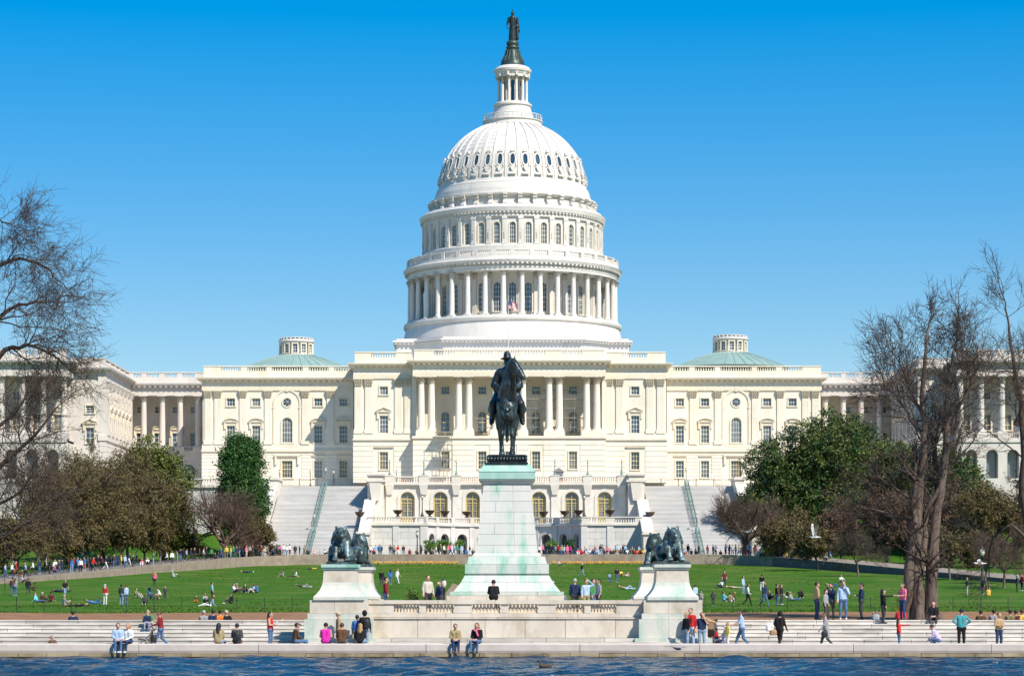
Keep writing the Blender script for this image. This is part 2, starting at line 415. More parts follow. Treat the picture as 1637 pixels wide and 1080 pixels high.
# ------------------------------------------------------------------ marble steps, each course laid in separate blocks
steps = thing('marble_steps', 'broad flight of white marble steps behind the pool edge', 'steps', (0, 118, 0))
NS = 7; RH = 1.24/NS; M_stepcore = mat('step_joint_shadow_stone', (0.30, 0.27, 0.23), None, 0.8); TR = 0.55; rs = random.Random(9)
for k in range(NS):
    y0 = 118.0 + k*TR; z0, z1 = k*RH, (k+1)*RH
    for sg in (-1, 1):
        x = 9.75
        while x < 29:
            L0 = rs.uniform(1.6, 4.6); e = x + L0; jy = rs.uniform(-0.008, 0.008)
            s_ = MB(); s_.prism_x([(y0+jy, z0), (y0+jy, z1-0.055), (y0-0.04+jy, z1-0.05), (y0-0.04+jy, z1-0.012), (y0-0.025+jy, z1), (y0+TR+0.12, z1), (y0+TR+0.12, z0)][::-1], *sorted((sg*(x+0.012), sg*(e-0.012))))
            s_.build('step_block', M_step, steps); x = e
        s_ = MB(); s_.box(*sorted((sg*x, sg*120)), y0, y0+TR+0.12, z0, z1-0.004); s_.build('step_block', M_step, steps)
s_ = MB()
for sg in (-1, 1): s_.box(*sorted((sg*9.75, sg*120)), 122.0, 122.5, 0.3, 1.225)
s_.build('step_core', M_step, steps)

# ------------------------------------------------------------------ curving walk with its low retaining wall below the terrace
IN = [(-78, 225), (-66, 255), (-58.5, 282), (-53.5, 305), (-49.5, 325), (-45.3, 345), (-41.5, 362), (-38.2, 374), (-34, 379.3), (-28, 380), (-14, 380), (0, 380), (14, 380), (28, 380), (34, 379.3), (38.2, 374), (41.5, 362), (45.3, 345), (49.5, 325), (53.5, 305), (58.5, 282), (66, 255), (78, 225)]
def smooth_poly(p, it=2):
    for _ in range(it):
        q = [p[0]]
        for a, b in zip(p, p[1:]): q += [(a[0]*.75+b[0]*.25, a[1]*.75+b[1]*.25), (a[0]*.25+b[0]*.75, a[1]*.25+b[1]*.75)]
        p = q + [p[-1]]
    return p
INs = smooth_poly(IN)
def wall_h(x, d): return 0.35 + 1.0*max(0, min(1, (d-290)/88))
def road_z(x, d): return tz(x, d) + wall_h(x, d)
OUTs = []
for i, (x, d) in enumerate(INs):
    a = INs[max(i-1, 0)]; b = INs[min(i+1, len(INs)-1)]; t = Vector((b[0]-a[0], b[1]-a[1])).normalized(); nrm = Vector((-t.y, t.x))
    wdt = 7.5 if abs(x) > 36 else lerp(7.5, 17.5, min(1, (36-abs(x))/6))
    OUTs.append((x + nrm.x*wdt, min(d + nrm.y*wdt, 397.2)))
rp = MB(); V = []
for (a, b) in zip(INs, OUTs):
    z = road_z(*a); V += [(a[0], a[1], z), (b[0], b[1], z + 0.02), (b[0], b[1], z - 1.4)]
rp.v = V
for i in range(len(INs)-1):
    k = 3*i; rp.f += [(k, k+3, k+4, k+1), (k+1, k+4, k+5, k+2)]; rp.m += [0, 0]; rp.s += [True, False]
tag(rp.build('path', M_path), kind='structure')
rw = thing('retaining_wall', 'low tan stone retaining wall between lawn and crowded path', 'wall', (0, 380, tz(0, 380)))
rj = random.Random(2); i = 0
while i < len(INs)-1:
    a, b = INs[i], INs[i+1]; t = Vector((b[0]-a[0], b[1]-a[1])); Ln = t.length; t.normalize(); nr = Vector((-t.y, t.x))
    cnt = max(1, round(Ln/2.4))
    for q in range(cnt):
        p = Vector(a) + t*(Ln*q/cnt + 0.01); r_ = Vector(a) + t*(Ln*(q+1)/cnt - 0.01)
        zb = min(tz(*p), tz(*r_)) - 0.3; zt0 = road_z(*p) + 0.12; zt1 = road_z(*r_) + 0.12
        s_ = MB(); f0, f1 = p - nr*0.35, r_ - nr*0.35; g0, g1 = p + nr*0.15, r_ + nr*0.15
        s_.add([(f0.x, f0.y, zb), (f1.x, f1.y, zb), (g1.x, g1.y, zb), (g0.x, g0.y, zb), (f0.x, f0.y, zt0), (f1.x, f1.y, zt1), (g1.x, g1.y, zt1), (g0.x, g0.y, zt0)],
               [(0,3,2,1),(4,5,6,7),(0,1,5,4),(1,2,6,5),(2,3,7,6),(3,0,4,7)])
        s_.build('wall_stone', M_shadedwall if (p.x > 38.0 and p.y > 268) else M_wallstone, rw)
    i += 1
# ------------------------------------------------------------------ the domed building
M_cream = mat('cream_painted_stone', (0.765, 0.70, 0.59), (0.70, 0.635, 0.52), 0.75, 0.35, 0.12, 3, stain=(0.58, 0.51, 0.38), stain_scale=0.4, stain_amt=0.6, stretch=(1, 1, 0.4))
M_creamtrim = mat('cream_trim', (0.72, 0.645, 0.52), (0.65, 0.57, 0.44), 0.75, 0.8)
M_dome = mat('white_painted_iron', (0.655, 0.62, 0.575), (0.59, 0.555, 0.51), 0.6, 0.3, 0.08, 3, stain=(0.45, 0.42, 0.37), stain_scale=0.5, stain_amt=0.6, stretch=(1, 1, 0.3))
M_marble = mat('grey_white_marble', (0.66, 0.605, 0.545), (0.55, 0.50, 0.45), 0.7, 0.5, 0.15, 3, stain=(0.45, 0.41, 0.37), stain_scale=0.45, stain_amt=0.5, stretch=(1, 1, 0.4))
M_sash = mat('yellow_sash_paint', (0.62, 0.53, 0.30), None, 0.6)
M_whitesash = mat('white_sash_paint', (0.62, 0.62, 0.56), None, 0.6)
M_glass = mat('window_glass', (0.028, 0.060, 0.105), (0.055, 0.085, 0.12), 0.06, 0.35, spec=0.9, objrand=0.4)
M_glasspale = mat('window_glass_blinds', (0.22, 0.22, 0.21), (0.07, 0.10, 0.14), 0.08, 0.5, spec=0.8, objrand=0.3)
M_iron = mat('dark_iron', (0.035, 0.034, 0.03), None, 0.5)
M_copper = mat('green_copper_roof', (0.20, 0.31, 0.285), (0.26, 0.36, 0.33), 0.6, 0.5, stain=(0.15, 0.28, 0.25), stain_scale=0.6, stain_amt=0.5)
M_roofwhite = mat('white_roof', (0.70, 0.70, 0.70), (0.62, 0.62, 0.62), 0.7, 0.3)
M_bronze_dark = mat('dark_green_bronze', (0.030, 0.048, 0.043), (0.055, 0.085, 0.075), 0.45, 1.2, metal=0.35, spec=0.5)
cap = thing('domed_building', 'cream white domed government building with columned porticoes and long wings', 'building', (0, 449, 21.5))

# ---- windows
WC = {}
def arch_ring(mb, w, z0, z1, t, y0, y1, arch, bottom=True, m=0):
    """a frame of width t outside an opening w wide from z0 to z1"""
    if not arch:
        mb.box(-w/2-t, -w/2, y0, y1, z0, z1+t, m); mb.box(w/2, w/2+t, y0, y1, z0, z1+t, m); mb.box(-w/2, w/2, y0, y1, z1, z1+t, m)
    else:
        sp = z1 - w/2; N = 10
        mb.box(-w/2-t, -w/2, y0, y1, z0, sp, m); mb.box(w/2, w/2+t, y0, y1, z0, sp, m)
        for i in range(N):
            a, b = PI*i/N, PI*(i+1)/N
            q = [(math.cos(u)*r, sp + math.sin(u)*r) for u, r in ((a, w/2), (a, w/2+t), (b, w/2+t), (b, w/2))]
            mb.prism_y(q, y0, y1, m)
    if bottom: mb.box(-w/2-t*1.25, w/2+t*1.25, y0-0.06, y1, z0-t*0.8, z0, m)
def win_meshes(w, h, arch, nx, nz, style, sash):
    key = (round(w, 2), round(h, 2), arch, nx, nz, style, sash.name)
    if key in WC: return WC[key]
    fr = MB()
    t = 0.20 if w < 1.6 else 0.26
    arch_ring(fr, w, 0, h, t, -0.13, 0.03, arch)
    f = 0.075
    if arch:
        sp = h - w/2; pg = [(-w/2, 0), (w/2, 0)] + [(w/2*math.cos(PI*i/10), sp + w/2*math.sin(PI*i/10)) for i in range(11)]
        arch_ring(fr, w-2*f, f, h-f, f, 0.16, 0.26, True, False, 1); fr.box(-w/2+f, w/2-f, 0.16, 0.26, 0, f, 1)
    else:
        pg = [(-w/2, 0), (w/2, 0), (w/2, h), (-w/2, h)]
        arch_ring(fr, w-2*f, f, h-f, f, 0.16, 0.26, False, False, 1); fr.box(-w/2+f, w/2-f, 0.16, 0.26, 0, f, 1)
    bars = MB(); bw = 0.032
    for i in range(1, nx):
        x = -w/2 + w*i/nx; top = h - f if not arch else h - w/2 + math.sqrt(max(0, (w/2-f)**2 - x*x))
        bars.box(x-bw, x+bw, 0.17, 0.235, f, top)
    for j in range(1, nz):
        z = h*j/nz; half = w/2 - f
        if arch and z > h - w/2: half = math.sqrt(max(0.01, (w/2-f)**2 - (z-(h-w/2))**2))
        b2 = bw*1.8 if (style == 'big' and j == nz-1) or (nz > 2 and j == nz//2) else bw
        bars.box(-half, half, 0.165, 0.24, z-b2, z+b2)
    gl = MB(); gl.add([(x, 0.245, z) for x, z in pg], [tuple(range(len(pg)))])
    ped = None
    if style in ('tri', 'seg'):
        ped = MB(); W = w/2 + t + 0.42; zb = h + t + 0.42
        ped.box(-W, W, -0.36, 0.02, zb, zb+0.16); ped.box(-W+0.14, W-0.14, -0.14, 0.02, h+t+0.02, zb)
        for sx in (-1, 1):
            ped.box(*sorted((sx*(w/2+t), sx*(w/2+t+0.3))), -0.26, 0.02, h-0.55, zb)
        if style == 'tri':
            ped.prism_y([(-W, zb+0.16), (W, zb+0.16), (0, zb+0.16+0.62)], -0.12, 0.02)
            for sx in (-1, 1): ped.prism_y([(sx*W, zb+0.16), (0, zb+0.78), (0, zb+0.93), (sx*(W+0.02), zb+0.31)][::(1 if sx < 0 else -1)], -0.40, 0.02)
        else:
            N = 10; R_ = 1.6*W; a0 = math.asin(W/R_); cz = zb + 0.16 - R_*math.cos(a0)
            arc = [(R_*math.sin(-a0 + 2*a0*i/N), cz + R_*math.cos(-a0 + 2*a0*i/N)) for i in range(N+1)]
            ped.prism_y(arc[::-1], -0.12, 0.02)
            for a, b in zip(arc, arc[1:]): ped.prism_y([a, b, (b[0], b[1]+0.15), (a[0], a[1]+0.15)], -0.40, 0.02)
    r = (fr.mesh('window', [M_creamtrim, sash]), bars.mesh('glazing_bars', sash), gl.mesh('pane', M_glass), ped.mesh('pediment', M_creamtrim) if ped else None, gl.mesh('pane', M_glasspale))
    WC[key] = r
    return r
rw_ = random.Random(21)
def put_window(x, y, z0, w, h, arch=False, nx=2, nz=3, style='plain', sash=None, parent=None, rotz=0.0, pale=None):
    ms = win_meshes(w, h, arch, nx, nz, style, sash or M_whitesash)
    o = inst(ms[0], 'window', parent or cap, (x, y, z0), rotz)
    sub(ms[1], 'glazing_bars', o); sub(ms[4] if (pale if pale is not None else rw_.random() < 0.40) else ms[2], 'pane', o)
    if ms[3]: sub(ms[3], 'pediment', o)
    return o
# ---- columns
M_capital = mat('leaf_shaded_capital_stone', (0.60, 0.53, 0.41), (0.44, 0.38, 0.28), 0.8, 3.0)  # both capital tones darkened to paint in the shade among the leaves
M_capitalw = mat('leaf_shaded_white_capital', (0.56, 0.53, 0.48), (0.42, 0.39, 0.34), 0.8, 3.0)
def leaf_capital(r, h, m=8):
    mb = MB()
    mb.lathe([(r*0.84, 0), (r*0.84, h*0.3), (r*0.9, h*0.62), (r*1.25, h*0.86)], 12)
    for row, (zb, hh, rr, off) in enumerate(((0.0, 0.45, 1.22, 0), (0.25, 0.48, 1.38, 0.5), (0.52, 0.36, 1.62, 0))):
        for i in range(m):
            a = 2*PI*(i+off)/m; c, s = math.cos(a), math.sin(a); tw = 0.30*r
            pts = [(r*0.88, zb*h, tw), (r*rr, (zb+hh*0.75)*h, tw*1.05), (r*(rr+0.24), (zb+hh*0.95)*h, tw*0.75), (r*(rr+0.18), (zb+hh*0.72)*h, tw*0.3)]
            vs = []
            for q, z, t in pts: vs += [(q*c - t*s, q*s + t*c, z), (q*c + t*s, q*s - t*c, z)]
            mb.add(vs, [(0, 2, 3, 1), (2, 4, 5, 3), (4, 6, 7, 5)])
    mb.box(-r*1.55, r*1.55, -r*1.55, r*1.55, h*0.88, h)
    return mb
def column_meshes(h, r, mt, name='column', fl=16):
    ch = r*2.2; sh = MB()
    sh.box(-r*1.4, r*1.4, -r*1.4, r*1.4, 0, r*0.42)
    sh.lathe([(r*1.36, r*0.42), (r*1.38, r*0.58), (r*1.2, r*0.72), (r*1.12, r*0.85), (r*1.22, r*1.0), (r*1.02, r*1.12), (r*1.0, r*1.25), (r*0.99, h*0.35), (r*0.93, h*0.65), (r*0.85, h-ch)], fl, cap=False)
    return sh.mesh(name, mt), leaf_capital(r*0.95, ch).mesh('capital', M_capital if mt is M_cream else M_capitalw), h - ch
def put_column(ms, x, y, z, parent=None, rotz=0, name='column'):
    o = inst(ms[0], name, parent or cap, (x, y, z), rotz); sub(ms[1], 'capital', o, (0, 0, ms[2])); return o
def pilaster_meshes(h, w, mt, t=0.22):
    sh = MB(); sh.box(-w*0.62, w*0.62, -t-0.1, 0.02, 0, 0.55); sh.box(-w*0.56, w*0.56, -t-0.05, 0.02, 0.55, 0.8); sh.box(-w/2, w/2, -t, 0.02, 0.8, h - w*1.1)
    for q in (-0.3, 0.0, 0.3): sh.box(w*q-0.03, w*q+0.03, -t-0.03, -t+0.01, 1.2, h-w*1.3)
    cm = MB(); ch = w*1.1
    cm.frustum(0, -t/2, 0, ch*0.85, w*0.96, t+0.06, w*1.24, t+0.3)
    for row, (zb, n, ex) in enumerate(((0.05, 4, 1.0), (0.38, 5, 1.12), (0.62, 4, 1.26))):
        for i in range(n):
            x = (i-(n-1)/2)*w*ex/n; cm.frustum(x, -t-0.12-0.05*row, zb*ch, (zb+0.30)*ch, w*0.10, 0.06, w*0.22, 0.34)
    cm.box(-w*0.7, w*0.7, -t-0.22, 0.02, ch*0.86, ch)
    return sh.mesh('pilaster', mt), cm.mesh('capital', M_capital if mt is M_cream else M_capitalw), h - ch
# ---- roof balustrade with solid piers between baluster panels
def baluster_profile(h, r): return [(r*0.7, 0), (r*0.75, h*0.1), (r*0.45, h*0.16), (r*1.0, h*0.38), (r*0.5, h*0.72), (r*0.45, h*0.84), (r*0.72, h*0.9), (r*0.7, h)]
def balustrade(x0, x1, y, z0, z1, panels, mt, parent, th=0.45, step=0.42, name='parapet'):
    mb = MB(); h = z1 - z0; zb, zt = z0 + h*0.14, z1 - h*0.16
    mb.box(x0, x1, y-th/2-0.05, y+th/2+0.05, z0-0.02, zb); mb.box(x0-0.05, x1+0.05, y-th/2-0.08, y+th/2+0.08, zt, z1)
    x = x0
    for a, b in panels + [(x1, x1)]:
        if a - x > 0.02: mb.box(x, a, y-th/2, y+th/2, zb, zt)
        x = b
    p = mb.build(name, mt, parent)
    bb = MB()
    for a, b in panels:
        n = max(2, int((b-a)/step))
        for i in range(n): bb.lathe([(r, zb+z) for r, z in baluster_profile(zt-zb, 0.15)], 6, a + (i+0.5)*(b-a)/n, y, cap=False)
    if panels: bb.build('baluster_row', mt, p, 'stuff')
    return p
def cornice(x0, x1, y0, y1, zb, zt, pr, mt, parent, sides=(1, 1), step=0.95, name='cornice', fr=True):
    """stepped cornice round the front and both sides of a block, on modillions"""
    h = zt - zb; mb = MB()
    for a, b, p in ((0.0, 0.22, 0.12), (0.45, 0.62, pr*0.82), (0.62, 0.84, pr), (0.84, 1.0, pr*1.08)):
        mb.box(x0 - p*sides[0], x1 + p*sides[1], y0 - p, y1, zb + h*a, zb + h*b)
    mb.box(x0-0.1*sides[0], x1+0.1*sides[1], y0-0.1, y1, zb+h*0.22, zb+h*0.45)
    o = mb.build(name, mt, parent)
    md = MB(); n = int((x1-x0)/step)
    for i in range(n + 1):
        x = x0 + (x1-x0)*i/n; md.box(x-step*0.24, x+step*0.24, y0-pr*0.78, y0-0.08, zb+h*0.22, zb+h*0.45)
    md.build('modillion_row', mt, o, 'stuff')
    return o
def slab(name, x0, x1, y0, y1, z0, z1, mt, parent=None):
    m = MB(); m.box(x0, x1, y0, y1, z0, z1); return m.build(name, mt, parent or cap)

Zb = 21.5                                        # terrace floor level
# ================= central block
DP, DS = 438.0, 440.5
def px_c(l): return [wx(p, DP) for p in l]
zP = lambda y: wz(y, DP)
zS = lambda y: wz(y, DS)
XL, XR = wx(660, DP), wx(968, DP); XC = (XL+XR)/2
BL, BR = wx(565, DS), wx(1066, DS)
# storeys behind
slab('block_core', BL+0.3, BR-0.3, 443.6, 474, Zb-0.5, zS(590), M_cream)
# ground storey of the portico
gw = [(wx(p, DP), 1.42) for p in (712, 771, 814.5, 857, 916)]
zg0, zg1 = zP(749), zP(721)
ops = [(x-w/2, x+w/2, zg0, zg1, False) for x, w in gw]
mb = MB(); wall(mb, XL, XR, Zb, zP(700), DP+0.10, ops, 0.4)
mb.box(XL, XL+0.1, DP+0.1, 443.6, Zb, zP(700)); mb.box(XR-0.1, XR, DP+0.1, 443.6, Zb, zP(700))
mb.build('ground_storey_wall', M_cream, cap)
big = [(x-1.25, x+1.25, zg0-1.2, zg1+0.95, False) for x, w in gw]
mb = MB(); courses(mb, XL, XR, Zb, zP(702), DP, DP+0.3, 8, big); mb.build('rusticated_course', M_cream, cap)
for x, w in gw: put_window(x, DP+0.10, zg0, w, zg1-zg0, nz=4, nx=3, sash=M_sash)
slab('belt_course', XL-0.15, XR+0.15, DP-0.25, 443.6, zP(700.5), zP(697), M_creamtrim)
slab('belt_course', XL-0.08, XR+0.08, DP-0.12, 443.6, zP(702), zP(700.5), M_creamtrim)
slab('portico_floor', XL, XR, DP-0.02, 443.6, zP(697), zP(696.2), M_cream)
# column plinths and iron balcony rails between
colpx = [673, 689.5, 733, 749.5, 791.5, 836, 878, 894.5, 938, 954.5]
CM = column_meshes(zP(601)-zP(689), 0.60, M_cream)
for grp in ((673, 689.5), (733, 749.5), (791.5,), (836,), (878, 894.5), (938, 954.5)):
    a, b = wx(grp[0]-8.5, DP), wx(grp[-1]+8.5, DP)
    slab('column_plinth', a, b, DP, DP+2.0, zP(696.2), zP(689), M_cream)
for p in colpx: put_column(CM, wx(p, DP), DP+0.95, zP(689))
for a, b in ((699, 724), (759, 782), (801, 827), (846, 868), (905, 928)):
    m_ = MB(); x0, x1 = wx(a, DP), wx(b, DP); z0, z1 = zP(696), zP(689.3)
    m_.box(x0, x1, DP+0.3, DP+0.36, z1-0.07, z1); m_.box(x0, x1, DP+0.3, DP+0.36, z0+0.05, z0+0.11)
    n = 9
    for i in range(n+1):
        x = lerp(x0, x1, i/n); m_.box(x-0.02, x+0.02, DP+0.31, DP+0.35, z0, z1)
    for i in range(n):
        xa, xb = lerp(x0, x1, i/n), lerp(x0, x1, (i+1)/n)
        for u, v in ((xa, xb), (xb, xa)): m_.tube([(u, DP+0.33, z0+0.1), (v, DP+0.33, z1-0.1)], 0.018, 4)
    m_.build('balcony_railing', M_iron, cap)
# wall behind the columns
DR = 442.9
ww = [wx(p, DR) for p in (712, 771, 814.5, 857, 916)]
ops = [(x-0.75, x+0.75, wz(692, DR), wz(657.5, DR), True) for x in ww] + [(x-0.72, x+0.72, wz(630, DR), wz(617.5, DR), False) for x in ww]
mb = MB(); wall(mb, XL-0.3, XR+0.3, zP(697), zP(596), DR, ops, 0.4); mb.build('portico_back_wall', M_cream, cap)
for x in ww:
    put_window(x, DR, wz(692, DR), 1.5, wz(657.5, DR)-wz(692, DR), arch=True, nx=2, nz=4, sash=M_sash)
    put_window(x, DR, wz(630, DR), 1.44, wz(617.5, DR)-wz(630, DR), nx=3, nz=2)
PMr = pilaster_meshes(wz(603, DR)-wz(690, DR), 1.15, M_cream, 0.25)
for p in (681, 741, 791.5, 836, 886, 946):
    o = inst(PMr[0], 'pilaster', cap, (wx(p, DR), DR, wz(690, DR))); sub(PMr[1], 'capital', o, (0, 0, PMr[2]))
for xx in (XL+0.15, XR-0.15):                      # return walls of the portico
    slab('portico_return_wall', xx-0.4, xx+0.4, DP+2.1, 443.5, zP(697), zP(601), M_cream)
# entablature and parapet of the portico
slab('architrave', XL-0.05, XR+0.05, DP+0.12, 443.9, zP(601), zP(594), M_creamtrim)
slab('frieze', XL-0.02, XR+0.02, DP+0.25, 443.9, zP(594), zP(583.5), M_cream)
cornice(XL, XR, DP+0.25, 444.2, zP(583.5), zP(575.5), 0.95, M_creamtrim, cap)
slab('blocking_course', XL+0.2, XR-0.2, DP+0.5, 444.2, zP(575.5), zP(568.5), M_cream)
pan = [(wx(a, DP), wx(b, DP)) for a, b in ((694, 728), (753.5, 788), (796, 831), (839, 873), (898, 932))]
balustrade(XL+0.2, XR-0.2, DP+0.85, zP(568.5), zP(557.5), pan, M_cream, cap)
# side bays of the central block
for sg, (a, b) in ((-1, (565, 660)), (1, (968, 1066))):
    xa, xb = wx(a, DS), wx(b, DS)
    wc = wx(613.6 if sg < 0 else 1015.5, DS)
    pil = [wx(p, DS) for p in ((572.5, 589.3, 636.8, 652.3) if sg < 0 else (973.5, 991, 1040, 1057))]
    if sg > 0: pil = [wx(p, DS) for p in (973.5, 990.5, 1039, 1056)]
    oG = (wc-0.72, wc+0.72, zS(750), zS(722), False); oM = (wc-0.72, wc+0.72, zS(692), zS(664), False); oU = (wc-0.70, wc+0.70, zS(630.5), zS(617.5), False)
    mb = MB(); wall(mb, xa, xb, Zb, zS(702), DS+0.1, [oG], 0.4); wall(mb, xa, xb, zS(702), zS(594), DS+0.1, [oM, oU], 0.4)
    xo = xa if sg < 0 else xb
    mb.box(*sorted((xo, xo-sg*0.1)), DS+0.1, 452, Zb, zS(594))
    mb.build('bay_wall', M_cream, cap)
    mb = MB(); courses(mb, xa - (0.06 if sg < 0 else 0), xb + (0.06 if sg > 0 else 0), Zb, zS(704), DS, DS+0.3, 8, [(wc-1.75, wc+1.75, zS(754), zS(713.5), False)])
    courses(mb, *sorted((xo-sg*0.2, xo+sg*0.06)), Zb, zS(704), DS+0.3, 450, 8, [])
    mb.build('rusticated_course', M_cream, cap)
    slab('window_hood', wc-1.75, wc+1.75, DS-0.22, DS+0.1, zS(714.5), zS(713.3), M_creamtrim)
    slab('belt_course', xa-0.12, xb+0.12, DS-0.25, 452, zS(703.5), zS(700.5), M_creamtrim)
    slab('pedestal_course', xa, xb, DS-0.1, DS+0.1, zS(700.5), zS(692.5), M_cream)
    PM = pilaster_meshes(zS(605)-zS(692.5), 1.25, M_cream)
    for x in pil:
        o = inst(PM[0], 'pilaster', cap, (x, DS+0.1, zS(692.5))); sub(PM[1], 'capital', o, (0, 0, PM[2]))
    put_window(wc, DS+0.1, zS(750), 1.44, zS(722)-zS(750), nx=3, nz=4, sash=M_sash)
    put_window(wc, DS+0.1, zS(692), 1.44, zS(664)-zS(692), nx=3, nz=4, style='tri')
    put_window(wc, DS+0.1, zS(630.5), 1.40, zS(617.5)-zS(630.5), nx=3, nz=2)
    slab('architrave', xa-0.05, xb+0.05, DS-0.1, 452, zS(605), zS(598.5), M_creamtrim)
    slab('frieze', xa-0.02, xb+0.02, DS, 452, zS(598.5), zS(588), M_cream)
    cornice(xa, xb, DS, 452, zS(588), zS(580.5), 0.95, M_creamtrim, cap, sides=(1, 0) if sg < 0 else (0, 1))
    slab('blocking_course', xa+0.2, xb-0.2, DS+0.3, 452, zS(580.5), zS(572.5), M_cream)
    p = (wx(593, DS), wx(633, DS)) if sg < 0 else (wx(994, DS), wx(1035, DS))
    balustrade(xa+0.2, xb-0.2, DS+0.6, zS(572.5), zS(561.5), [p], M_cream, cap)
    slab('parapet_return', *sorted((xo-sg*0.2, xo-sg*0.7)), DS+0.9, 452, zS(580.5), zS(561.5), M_cream)
slab('central_roof', BL+0.5, BR-0.5, 444.5, 475, zS(590), zS(572), M_roofwhite)

# ================= side wings with low copper domes
DW = 449.0
zW = lambda y: wz(y, DW)
for sg in (-1, 1):
    mx = lambda p: wx(818 + sg*(p - 818) if sg > 0 else p, DW) if False else wx(p if sg < 0 else 1636 - p, DW)
    xa, xb = sorted((mx(323), mx(580))); xo = xa if sg < 0 else xb
    wins = [mx(p) for p in (369, 409.5, 508.8, 549)]; wc = mx(459)
    opG = [(x-0.72, x+0.72, zW(763), zW(736), False) for x in wins] + [(wc-0.92, wc+0.92, zW(763), zW(736), False)]
    opM = [(x-0.72, x+0.72, zW(707.5), zW(680), False) for x in wins] + [(wc-0.92, wc+0.92, zW(707), zW(667), True)]
    opU = [(x-0.72, x+0.72, zW(648.7), zW(636.3), False) for x in wins]
    mb = MB(); wall(mb, xa, xb, Zb-1, zW(720), DW+0.1, opG, 0.4); wall(mb, xa, xb, zW(720), zW(615), DW+0.1, opM+opU, 0.4)
    mb.box(*sorted((xo, xo-sg*0.1)), DW+0.1, 468, Zb-1, zW(615)); mb.build('wing_wall', M_cream, cap)
    mb = MB(); courses(mb, xa - (0.06 if sg < 0 else 0), xb + (0.06 if sg > 0 else 0), zW(766), zW(721), DW, DW+0.3, 8, [(x-1.15, x+1.15, zW(768), zW(728), False) for x in wins] + [(wc-2.6, wc+2.6, zW(768), zW(727), False)])
    mb.build('rusticated_course', M_cream, cap)
    for x in wins:
        put_window(x, DW+0.1, zW(763), 1.44, zW(736)-zW(763), nx=3, nz=4, sash=M_sash if rw_.random() < 0.6 else None)
        put_window(x, DW+0.1, zW(707.5), 1.44, zW(680)-zW(707.5), nx=3, nz=4, style='seg')
        put_window(x, DW+0.1, zW(648.7), 1.44, zW(636.3)-zW(648.7), nx=3, nz=2)
        slab('window_hood', x-1.2, x+1.2, DW-0.2, DW+0.1, zW(728.5), zW(727), M_creamtrim)
    put_window(wc, DW+0.1, zW(763), 1.84, zW(736)-zW(763), nx=4, nz=4, sash=M_sash)
    put_window(wc, DW+0.1, zW(707), 1.84, zW(667)-zW(707), arch=True, nx=4, nz=5, pale=True)
    slab('window_hood', wc-2.3, wc+2.3, DW-0.3, DW+0.1, zW(728.5), zW(726.5), M_creamtrim)
    for q in (-1, 1): slab('hood_bracket', wc+q*2.0-0.18, wc+q*2.0+0.18, DW-0.25, DW+0.1, zW(742), zW(728.5), M_creamtrim)
    # tall blind arch round the middle bay, with its round window
    m_ = MB(); ra, rb = 2.15, 2.5; zc_ = zW(644)
    for i in range(16):
        a, b = PI*i/16, PI*(i+1)/16
        m_.prism_y([(wc+math.cos(u)*r, zc_+math.sin(u)*r) for u, r in ((a, ra), (a, rb), (b, rb), (b, ra))], DW-0.06, DW+0.12)
    for q in (-1, 1):
        m_.box(*sorted((wc+q*ra, wc+q*rb)), DW-0.06, DW+0.12, zW(709), zc_); m_.box(*sorted((wc+q*(ra-0.08), wc+q*(rb+0.1))), DW-0.1, DW+0.12, zW(652), zW(650))
    m_.box(wc-0.25, wc+0.25, DW-0.14, DW+0.1, zc_+ra-0.1, zc_+rb+0.35)
    m_.build('blind_arch', M_creamtrim, cap)
    m_ = MB(); zr = zW(642.5)
    for i in range(20):
        a, b = 2*PI*i/20, 2*PI*(i+1)/20
        m_.prism_y([(math.cos(u)*r, math.sin(u)*r) for u, r in ((a, 0.72), (a, 0.98), (b, 0.98), (b, 0.72))], -0.12, 0.08)
    o = inst(m_.mesh('round_window', M_creamtrim), 'round_window', cap, (wc, DW+0.1, zr))
    g_ = MB(); g_.add([(0.74*math.cos(2*PI*i/20), 0.0-0.01, 0.74*math.sin(2*PI*i/20)) for i in range(20)], [tuple(range(20))]); sub(g_.mesh('pane', M_glass), 'pane', o)
    g_ = MB()
    for i in range(6): g_.tube([(0, -0.03, 0), (0.72*math.cos(PI*i/3), -0.03, 0.72*math.sin(PI*i/3))], 0.03, 4)
    g_.lathe([(0.22, -0.02), (0.28, 0.0), (0.22, 0.02)], 12); sub(g_.mesh('glazing_bars', M_whitesash), 'glazing_bars', o).rotation_euler = (0, 0, 0)
    slab('sill_panel', wc-2.0, wc+2.0, DW-0.08, DW+0.1, zW(714), zW(709.5), M_creamtrim)
    slab('belt_course', xa-0.12, xb, DW-0.25, DW+0.2, zW(721.5), zW(718.5), M_creamtrim) if sg < 0 else slab('belt_course', xa, xb+0.12, DW-0.25, DW+0.2, zW(721.5), zW(718.5), M_creamtrim)
    slab('pedestal_course', xa, xb, DW-0.06, DW+0.1, zW(718.5), zW(709.8), M_cream)
    PM = pilaster_meshes(zW(624)-zW(709.8), 1.2, M_cream)
    for p in (332.4, 348.2, 388.4, 428.5, 488, 528):
        o = inst(PM[0], 'pilaster', cap, (mx(p), DW+0.1, zW(709.8))); sub(PM[1], 'capital', o, (0, 0, PM[2]))
    ex = (1, 0) if sg < 0 else (0, 1)
    slab('architrave', xa-0.05*ex[0], xb+0.05*ex[1], DW-0.1, 468, zW(624), zW(618), M_creamtrim)
    slab('frieze', xa-0.02*ex[0], xb+0.02*ex[1], DW, 468, zW(618), zW(610.5), M_cream)
    cornice(xa, xb, DW, 468, zW(610.5), zW(603.5), 0.9, M_creamtrim, cap, sides=ex)
    slab('blocking_course', xa+0.25*ex[0], xb, DW+0.3, 468, zW(603.5), zW(593.5), M_cream)
